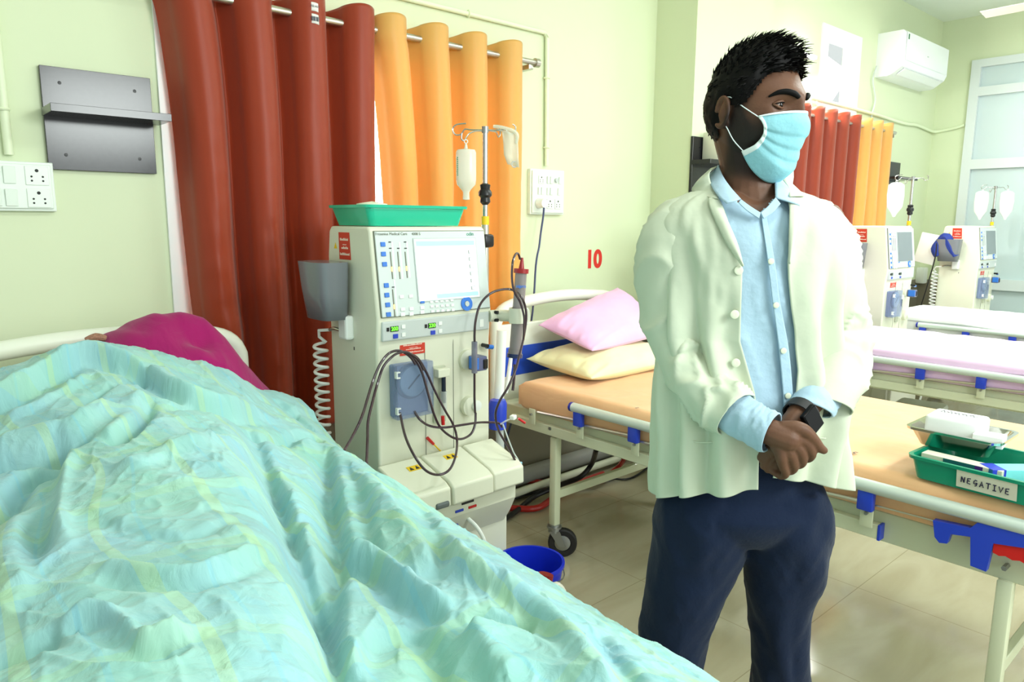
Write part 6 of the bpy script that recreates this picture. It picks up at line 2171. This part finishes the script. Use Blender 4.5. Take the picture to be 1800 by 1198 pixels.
# ---- body: head, neck, trunk, arms and hands grown into one skin
HC = mp(1327, 196, 0.0)                       # middle of the head
HYAW = math.radians(37)
HR = Matrix.Rotation(HYAW, 3, 'Z') @ Matrix.Rotation(math.radians(4), 3, 'X')


def hd(x, y, z):
    return HC + HR @ Vector((x, y, z))


def head_shape(d, grow=0.0):
    """radius vector of the head in direction d (unit): face looks along -y"""
    ax, ay, az = 0.0755, 0.098, 0.120
    x, y, z = d.x * ax, d.y * ay, d.z * az
    f = max(0.0, -d.y)                         # how much to the front
    lat = abs(x)
    # narrow the jaw
    if z < 0:
        k = min(1, -z / 0.12)
        x *= 1 - 0.30 * k ** 1.3 * (0.5 + 0.5 * f)
        if y > 0: y *= 1 - 0.35 * k
        else: y *= 1 + 0.02 * k
    # flatten the face a little and square the forehead
    if y < 0:
        y *= 0.94 + 0.02 * (z > 0)
        y -= 0.010 * math.exp(-((z - 0.026) / 0.016) ** 2) * math.exp(-(lat / 0.052) ** 4) * f          # brow ridge
        y += 0.011 * math.exp(-((z - 0.005) / 0.013) ** 2) * math.exp(-((lat - 0.032) / 0.017) ** 2)      # eye sockets
        y -= 0.022 * math.exp(-((z + 0.022) / 0.020) ** 2) * math.exp(-(x / 0.012) ** 2)                  # nose
        y -= 0.010 * math.exp(-((z - 0.004) / 0.020) ** 2) * math.exp(-(x / 0.009) ** 2)
        y -= 0.006 * math.exp(-((z + 0.056) / 0.014) ** 2) * math.exp(-(x / 0.026) ** 2)                  # mouth
        y -= 0.007 * math.exp(-((z + 0.098) / 0.018) ** 2) * math.exp(-(x / 0.024) ** 2)                  # chin
        y -= 0.004 * math.exp(-((z + 0.014) / 0.020) ** 2) * math.exp(-((lat - 0.045) / 0.014) ** 2)      # cheek bones
    v = Vector((x, y, z))
    return v + v.normalized() * grow


mb = MB()
NU, NV = 96, 72
rings = []
for i in range(1, NV):
    th = PI * i / NV
    rings.append([hd(*head_shape(Vector((math.sin(th) * math.cos(2 * PI * k / NU), math.sin(th) * math.sin(2 * PI * k / NU), math.cos(th))))) for k in range(NU)])
mb.rings(rings)
# ears
for s in (-1, 1):
    ec = Vector((s * 0.0765, 0.012, -0.008))
    loop = []
    for k in range(15):
        a = -0.5 + 5.2 * k / 14
        loop.append(hd(ec.x + s * (0.004 + 0.004 * math.sin(a * .5)), ec.y + 0.0155 * math.cos(a + .6) + 0.004, ec.z + 0.028 * math.sin(a + .6)))
    mb.capsule(loop, [.0042] * 15, 8, 2)
    mb.capsule([hd(ec.x, ec.y - 0.002, ec.z + 0.018), hd(ec.x + s * .001, ec.y + 0.004, ec.z - 0.004), hd(ec.x, ec.y - .002, ec.z - 0.026)], [.009, .010, .006], 10, 3)
# neck and trunk
mb.capsule([hd(0, 0.022, -0.045), mp(1316, 290, .012), mp(1314, 330, .012), mp(1316, 370, .012)], [.058, .056, .062, .080], 24, 4)
mb.capsule([mp(1318, 350, .01), mp(1316, 420, .01), mp(1316, 560, .01), mp(1316, 700, .01), mp(1314, 830, .01)], [.06, .098, .098, .092, .098], 24, 4)
mb.capsule([mp(1215, 385, .012), mp(1318, 372, .012), mp(1415, 380, .012)], [.045, .058, .045], 16, 3)
# collar bones so the open neck is filled
mb.capsule([mp(1285, 362, -.035), mp(1325, 385, -.050), mp(1365, 362, -.030)], [.030, .036, .030], 14, 3)


def limb(st, n=14, sub=4, scale=1.0):
    mb.capsule([mp(a, b, c) for a, b, c, _ in st], [r * (MR + c) / F * scale for *_, c_, r in [(a, b, c, 0, r) for a, b, c, r in st] for c in [0]] if False else [s[3] * (MR + s[2]) / F for s in st], n, sub)


limb([(1195, 392, .01, 38), (1178, 500, .0, 34), (1190, 600, -.02, 30), (1250, 675, -.09, 30), (1310, 735, -.16, 27), (1352, 757, -.195, 23)])
limb([(1445, 392, .01, 38), (1466, 500, .0, 34), (1476, 600, -.02, 30), (1452, 665, -.08, 24), (1425, 708, -.13, 22), (1404, 728, -.155, 22)])
for st in ([(1240, 860, .01, 62), (1215, 960, .01, 58), (1190, 1100, .0, 44), (1182, 1300, .0, 36), (1180, 1500, .0, 28)],
           [(1385, 860, .01, 62), (1380, 960, .01, 58), (1372, 1100, .0, 40), (1372, 1300, .0, 34), (1372, 1500, .0, 28)]):
    mb.capsule([mp(a, b, c) if b < 1400 else Vector((mp(a, 1300).x, 0, 0.09)) for a, b, c, _ in st], [r * MR / F for *_, r in st], 16, 4)
# his right hand (nearest): wrist, palm of four bones, curled fingers, thumb
D0 = -.205
limb([(1350, 757, -.195, 24), (1366, 764, -.203, 25), (1384, 770, -.208, 26)])
MCP = [(1414, 776), (1404, 789), (1390, 801), (1374, 811)]
PIP = [(1427, 796), (1411, 810), (1396, 821), (1381, 832)]
TIP = [(1419, 806), (1401, 817), (1386, 828), (1372, 836)]
RAD = [11.5, 11.5, 11, 9.8]
for k in range(4):
    x1_, y1_q = MCP[k]; x2, y2 = PIP[k]; x3, y3 = TIP[k]
    limb([(1370 - k * 3, 758 + k * 5, D0 + .004, 15), ((1370 + x1_) / 2, (760 + y1_q) / 2 + k * 2, D0 - .006, 14), (x1_, y1_q, D0 - .008, RAD[k]), (x2, y2, D0 - .002 + .004 * k, RAD[k] * .76), (x3, y3, D0 + .026, RAD[k] * .70), (x3 - 14, y3 - 8, D0 + .032, RAD[k] * .62)], 12, 4)
limb([(1378, 752, D0 - .002, 14), (1400, 752, D0 - .010, 14), (1416, 758, D0 - .012, 12.5), (1430, 772, D0 - .008, 10.5), (1441, 786, D0 - .004, 9), (1448, 791, D0 - .002, 7.4)], 12, 4)
# his left hand (behind): wrist from the far cuff, palm under the right hand, fingers pointing down left
limb([(1410, 724, -.150, 22), (1396, 742, -.166, 23), (1380, 765, -.174, 24), (1366, 785, -.176, 22)])
for k, (xa, ya, xb, yb) in enumerate(((1350, 800, 1343, 818), (1358, 806, 1350, 824), (1366, 812, 1360, 828), (1348, 790, 1338, 804))):
    limb([(1375, 782, -.172, 12), ((1375 + xa) / 2, (782 + ya) / 2 + 2, -.172, 10), (xa, ya, -.172, 9), (xb, yb, -.166, 8)], 10, 3)
body_src = mb.build('body_source', None, None, 180, local=True)
rm = body_src.modifiers.new('weld', 'REMESH'); rm.mode = 'VOXEL'; rm.voxel_size = 0.0024
sm = body_src.modifiers.new('relax', 'SMOOTH'); sm.iterations = 2; sm.factor = 0.4
dg = bpy.context.evaluated_depsgraph_get()
bme = bpy.data.meshes.new_from_object(body_src.evaluated_get(dg))
bpy.data.objects.remove(body_src)
M_skin = mat('skin', rgb(104, 70, 52), 0.5, spec=0.35)
nt = M_skin.node_tree; b = nt.nodes['Principled BSDF']
b.inputs['Subsurface Weight'].default_value = 0.08
b.inputs['Subsurface Radius'].default_value = (0.02, 0.008, 0.004)
at_ = nt.nodes.new('ShaderNodeAttribute'); at_.attribute_name = 'beard'
tn_ = nt.nodes.new('ShaderNodeTexNoise'); tn_.inputs['Scale'].default_value = 40
tcn = nt.nodes.new('ShaderNodeTexCoord'); nt.links.new(tcn.outputs['Object'], tn_.inputs['Vector'])
mx1 = nt.nodes.new('ShaderNodeMix'); mx1.data_type = 'RGBA'; mx1.inputs[6].default_value = rgb(90, 60, 45); mx1.inputs[7].default_value = rgb(108, 74, 54)
nt.links.new(tn_.outputs['Fac'], mx1.inputs[0])
mx2 = nt.nodes.new('ShaderNodeMix'); mx2.data_type = 'RGBA'; mx2.inputs[7].default_value = rgb(26, 21, 19)
nt.links.new(at_.outputs['Fac'], mx2.inputs[0]); nt.links.new(mx1.outputs[2], mx2.inputs[6]); nt.links.new(mx2.outputs[2], b.inputs['Base Color'])
n3_ = nt.nodes.new('ShaderNodeTexNoise'); n3_.inputs['Scale'].default_value = 220
nt.links.new(tcn.outputs['Object'], n3_.inputs['Vector'])
bp_ = nt.nodes.new('ShaderNodeBump'); bp_.inputs['Strength'].default_value = 0.15; bp_.inputs['Distance'].default_value = 0.002
nt.links.new(n3_.outputs['Fac'], bp_.inputs['Height']); nt.links.new(bp_.outputs['Normal'], b.inputs['Normal'])
bme.name = 'body'
body = ml('body', bme, M_skin)
nv = len(bme.vertices)
co = np.zeros(nv * 3, np.float32); bme.vertices.foreach_get('co', co); co = co.reshape(-1, 3)
HRi = np.array(HR.transposed())
loc = (co - np.array(HC)) @ HRi.T
lx, ly, lz = np.abs(loc[:, 0]), loc[:, 1], loc[:, 2]
sg_ = lambda t: 1 / (1 + np.exp(-np.clip(t, -30, 30)))
beard = sg_((0.006 - ly - 0.15 * lz) / 0.004) * sg_((-0.020 - lz - 0.25 * (0.07 - lx)) / 0.006) * sg_((lz + 0.130) / 0.006)
side_b = sg_((0.000 - ly) / 0.003) * sg_((ly + 0.030) / 0.004) * sg_((lx - 0.055) / 0.004) * sg_((0.03 - lz) / 0.004) * sg_((lz + 0.09) / 0.006)
beard = np.clip(beard + side_b, 0, 1) * 0.93
ba = bme.attributes.new('beard', 'FLOAT', 'POINT'); ba.data.foreach_set('value', beard.astype(np.float32))

# ---- hair: cap following the hairline plus tufts
M_hair = mat('black_hair', rgb(9, 8, 8), 0.6, spec=0.15)


def hairline(d):
    """how far direction d lies inside the hair region (>0 inside)"""
    az_ = math.atan2(abs(d.x), -d.y)           # 0 front .. pi back
    lim = np.interp(az_, [0, .45, .85, 1.05, 1.25, 1.45, 1.70, 2.0, 2.6, PI], [.56, .56, .50, .32, .10, .02, .10, -.42, -.52, -.54])
    return d.z - lim


mb = MB()
NU, NV = 128, 90
random.seed(11)
vv = {}
bmv = mb.bm
def hair_grow(d):
    az_ = math.atan2(abs(d.x), -d.y)
    base = 0.011 + 0.006 * max(0, d.z) ** 1.5
    base += 0.016 * max(0, d.z) * max(0, -d.y)      # volume at the front top
    base *= min(1, max(0.12, hairline(d) / 0.22))
    base = max(base, 0.0045)
    return base + 0.003 * mnoise.noise(d * 9) * min(1, hairline(d) * 4)
grid = []
for i in range(NV + 1):
    th = max(1e-3, PI * i / NV)
    row = []
    for k in range(NU):
        d = Vector((math.sin(th) * math.cos(2 * PI * k / NU), math.sin(th) * math.sin(2 * PI * k / NU), math.cos(th)))
        row.append((d, bmv.verts.new(hd(*head_shape(d, hair_grow(d))))))
    grid.append(row)
for i in range(NV):
    for k in range(NU):
        q = (k + 1) % NU
        ds = (grid[i][k][0] + grid[i + 1][k][0] + grid[i][q][0] + grid[i + 1][q][0]) / 4
        if hairline(ds) > -0.012 + 0.02 * mnoise.noise(ds * 22):
            bmv.faces.new((grid[i][k][1], grid[i + 1][k][1], grid[i + 1][q][1], grid[i][q][1]))
for v in [v for v in bmv.verts if not v.link_faces]:
    bmv.verts.remove(v)
# tufts
for n_ in range(2600):
    az_ = random.uniform(-PI, PI); zz_ = random.uniform(-0.6, 1)
    r_ = math.sqrt(max(0, 1 - zz_ * zz_))
    d = Vector((r_ * math.sin(az_), -r_ * math.cos(az_), zz_))
    if hairline(d) < 0.0: continue
    root = head_shape(d, hair_grow(d) * 0.75)
    top = max(0, zz_)
    L = (0.008 + 0.012 * top ** 1.4 + 0.022 * top * max(0, -d.y)) * random.uniform(.6, 1.25)
    if zz_ < 0.25: L = 0.007 * random.uniform(.6, 1.2)
    if hairline(d) < 0.12: L *= 0.75
    nrm = root.normalized()
    comb = Vector((0.25 * random.uniform(-1, 1), -0.9 if zz_ > .45 else 0.5, 0.25 if zz_ > .45 else -0.8))
    comb = (comb - nrm * comb.dot(nrm)).normalized()
    lift = 0.75 if zz_ > .45 else 0.22
    dr = (nrm * lift + comb * (0.7 if zz_ < .45 else 0.6) + Vector((random.uniform(-.3, .3), random.uniform(-.3, .3), random.uniform(-.2, .3)))).normalized()
    mid = root + dr * L * .55 + comb * L * 0.05
    end = root + dr * L * .9 + comb * L * (0.35 if zz_ > .45 else .1)
    w = random.uniform(.0012, .0022)
    mb.tube([hd(*root), hd(*mid), hd(*end)], [w, w * .8, w * .12], 4, caps=False)
ml('hair', mb, M_hair, man, 60)

# ---- eyebrows, eyes
def face_pt(x, z, off=0.0):
    """point on the face front at head-local x, z"""
    lo = Vector((0, -1, 0))
    d = Vector((x / .0755, -1, z / .12))
    # search along y for the matching direction
    for _ in range(30):
        s = Vector((x / .0755, -math.sqrt(max(0.01, 1 - (x / .0755) ** 2 - (z / .12) ** 2)), z / .12)).normalized()
        p = head_shape(s)
        break
    return Vector((x, p.y - off, z))


for s in (-1, 1):
    pts = [hd(*face_pt(s * a, c, .0015)) for a, c in ((.012, .020), (.022, .026), (.034, .029), (.045, .027), (.055, .019))]
    ml('eyebrow', MB().tube(pts, [.0040, .0060, .0056, .0044, .0015], 8, sub=5), M_hair)
    ec = face_pt(s * .031, .0065)
    ec = Vector((ec.x, ec.y + .0085, ec.z))
    eye = MB().lathe([(0, -.0118), (.006, -.0102), (.0102, -.006), (.0118, 0), (.0102, .006), (.006, .0102), (0, .0118)], hd(*ec), 20, HR @ Matrix.Rotation(PI / 2, 3, 'X'))
    eo = ml('eye', eye, mat('shaded_eye_white', rgb(150, 138, 130), 0.2))  # white of the eye darkened: shade of the socket put into its colour
    g = Vector((0.15, -1, -0.08)).normalized()
    gw = HR @ g
    q_ = Vector((0, 0, 1)).rotation_difference(gw).to_matrix()
    ml('iris', MB().lathe([(0, .0110), (.0072, .0102), (.0072, .0111), (0, .0122)], hd(*ec), 18, q_), mat('iris_dark', rgb(20, 12, 8), 0.1), eo)
    # lids
    lsh = [hd(ec.x + a_ * .0165, ec.y - .0112 * math.sqrt(max(0, 1 - (a_ * .95) ** 2)) - .0022, ec.z + .0040 * (1 - a_ * a_)) for a_ in (-1, -.75, -.5, -.25, 0, .25, .5, .75, 1)]
    ml('eyelash', MB().tube(lsh, [.0005] + [.0013] * 7 + [.0005], 6, sub=3), M_hair)
    for sgn, r_, h_ in ((1, .0030, .0056), (-1, .0024, -.0058)):
        lp_ = []
        for k in range(9):
            a = -1 + 2 * k / 8
            lp_.append(hd(ec.x + a * .0155, ec.y - .0105 * math.sqrt(max(0, 1 - (a * .95) ** 2)) - .001, ec.z + h_ * (1 - a * a) + .0006 * sgn))
        ml('eyelid', MB().capsule(lp_, [.0022] + [r_] * 7 + [.0022], 8, 2), M_skin)

# ---- face mask
M_mask = mat('mask_blue', rgb(142, 200, 212), 0.75, spec=0.15, bump=0.1, bscale=150)
M_maskw = mat('mask_white', rgb(226, 240, 240), 0.7)
NA, NZ = 60, 64
zt_, zb_ = 0.000, -0.128


def mask_pt(a, t, off=0.0):
    """a -1..1 across, t 0 top .. 1 bottom"""
    # top edge dips to the cheeks, bottom edge climbs from the chin to the lower loops
    q_ = min(1.0, abs(a))
    zt1 = -0.004 - 0.012 * q_ ** 2.0
    zb1 = -0.138 + 0.057 * q_ ** 2.4
    z = zt1 + (zb1 - zt1) * t
    half = 1.02 + 0.12 * t - 0.19 * math.sin(PI * min(1, max(0, t)))
    an = a * half
    rx = 0.074 - 0.004 * t ** 2
    ry = 0.105 - 0.016 * t ** 3
    # tent over the nose
    ry += 0.016 * math.exp(-(an / .40) ** 2) * math.exp(-((t - .22) / .26) ** 2) - 0.004 * math.exp(-((t - .02) / .1) ** 2)
    x = (rx + off) * math.sin(an); y = -(ry + off) * math.cos(an)
    if t > .80: y += 0.26 * (t - .80) ** 1.4 * math.cos(an)
    # pleats
    pl_ = 0
    for tc_ in (.34, .52, .68):
        s_ = (t - tc_) / .035
        pl_ += 0.0042 * (1 / (1 + math.exp(-s_ * 3))) * math.exp(-max(0, s_) * .35)
    k = pl_ + 0.0020 * mnoise.noise(Vector((a * 3, t * 5, 2.0))) * (1 - abs(a)) * 2
    x -= k * math.sin(an) * 0.8; y += k * math.cos(an) * 1.0
    return hd(x, y, z)


P = np.array([[list(mask_pt(-1 + 2 * i / NA, j / NZ)) for i in range(NA + 1)] for j in range(NZ + 1)])
mask = grid_mesh('face_mask', P, M_mask, man, smooth=180, solid=0.0015, local=True)
mask.modifiers['thickness'].offset = 0
for s in (-1, 1):
    Q = np.array([[list(mask_pt(s * (0.93 + 0.075 * i / 3), j / NZ, .0016)) for i in range(4)] for j in range(NZ + 1)])
    grid_mesh('mask_edge', Q, M_maskw, mask, smooth=180, solid=0.0012, local=True)
    ear_t = hd(s * .079, .004, .020); ear_b = hd(s * .079, .006, -.034)
    ear_k = hd(s * .081, .020, .014); ear_k2 = hd(s * .078, .022, -.024)
    a_ = mask_pt(s, 0.02, .001); b_ = mask_pt(s, 0.98, .001)
    ml('ear_loop', MB().tube([a_, a_.lerp(ear_t, .5) + HR @ Vector((s * .003, 0, 0)), ear_t, ear_k], .0011, 6, sub=4), M_maskw, mask)
    ml('ear_loop', MB().tube([b_, b_.lerp(ear_b, .5) + HR @ Vector((s * .003, 0, -.003)), ear_b, ear_k2], .0011, 6, sub=4), M_maskw, mask)
Q = np.array([[list(mask_pt(-1 + 2 * i / NA, -0.005 + .035 * j / 2, .0012)) for i in range(NA + 1)] for j in range(3)])
grid_mesh('mask_edge', Q, M_maskw, mask, smooth=180, solid=0.001, local=True)

# ---- watch on his left wrist
M_watch = mat('watch_black', rgb(8, 8, 10), 0.35, spec=0.12)
M_strap = mat('watch_strap', rgb(34, 34, 36), 0.55)
wc = mp(1427, 738, -.185)
ax_arm = (mp(1425, 708, -.13) - mp(1396, 742, -.166)).normalized()
nface = Vector((0.35, -0.85, 0.15)); nface = (nface - ax_arm * nface.dot(ax_arm)).normalized()
wx_ = ax_arm.cross(nface).normalized()
RW = Matrix((wx_, ax_arm, nface)).transposed()
wat = ml('wristwatch', MB().box(wc, (.047, .044, .011), RW, bev=.004, seg=3), M_watch, man, 40)
ml('watch_glass', MB().box(wc + nface * .0057, (.041, .038, .001), RW, bev=.0004, seg=1), M_watch, wat, 0)
wr_c = mp(1408, 727, -.152)
loop = []
for k in range(24):
    a = 2 * PI * k / 24
    loop.append(wr_c + (wx_ * math.cos(a) * .031 + nface * math.sin(a) * .031))
mb = MB()
rows = []
for k in range(25):
    a = 2 * PI * k / 24
    r0, r1 = .0300, .0325
    c_, s_ = math.cos(a), math.sin(a)
    rad = wx_ * c_ + nface * s_
    rows.append([wr_c + rad * r0 - ax_arm * .011, wr_c + rad * r1 - ax_arm * .011, wr_c + rad * r1 + ax_arm * .011, wr_c + rad * r0 + ax_arm * .011])
mb.rings(rows, False, False)
ml('watch_strap', mb, M_strap, wat, 40)
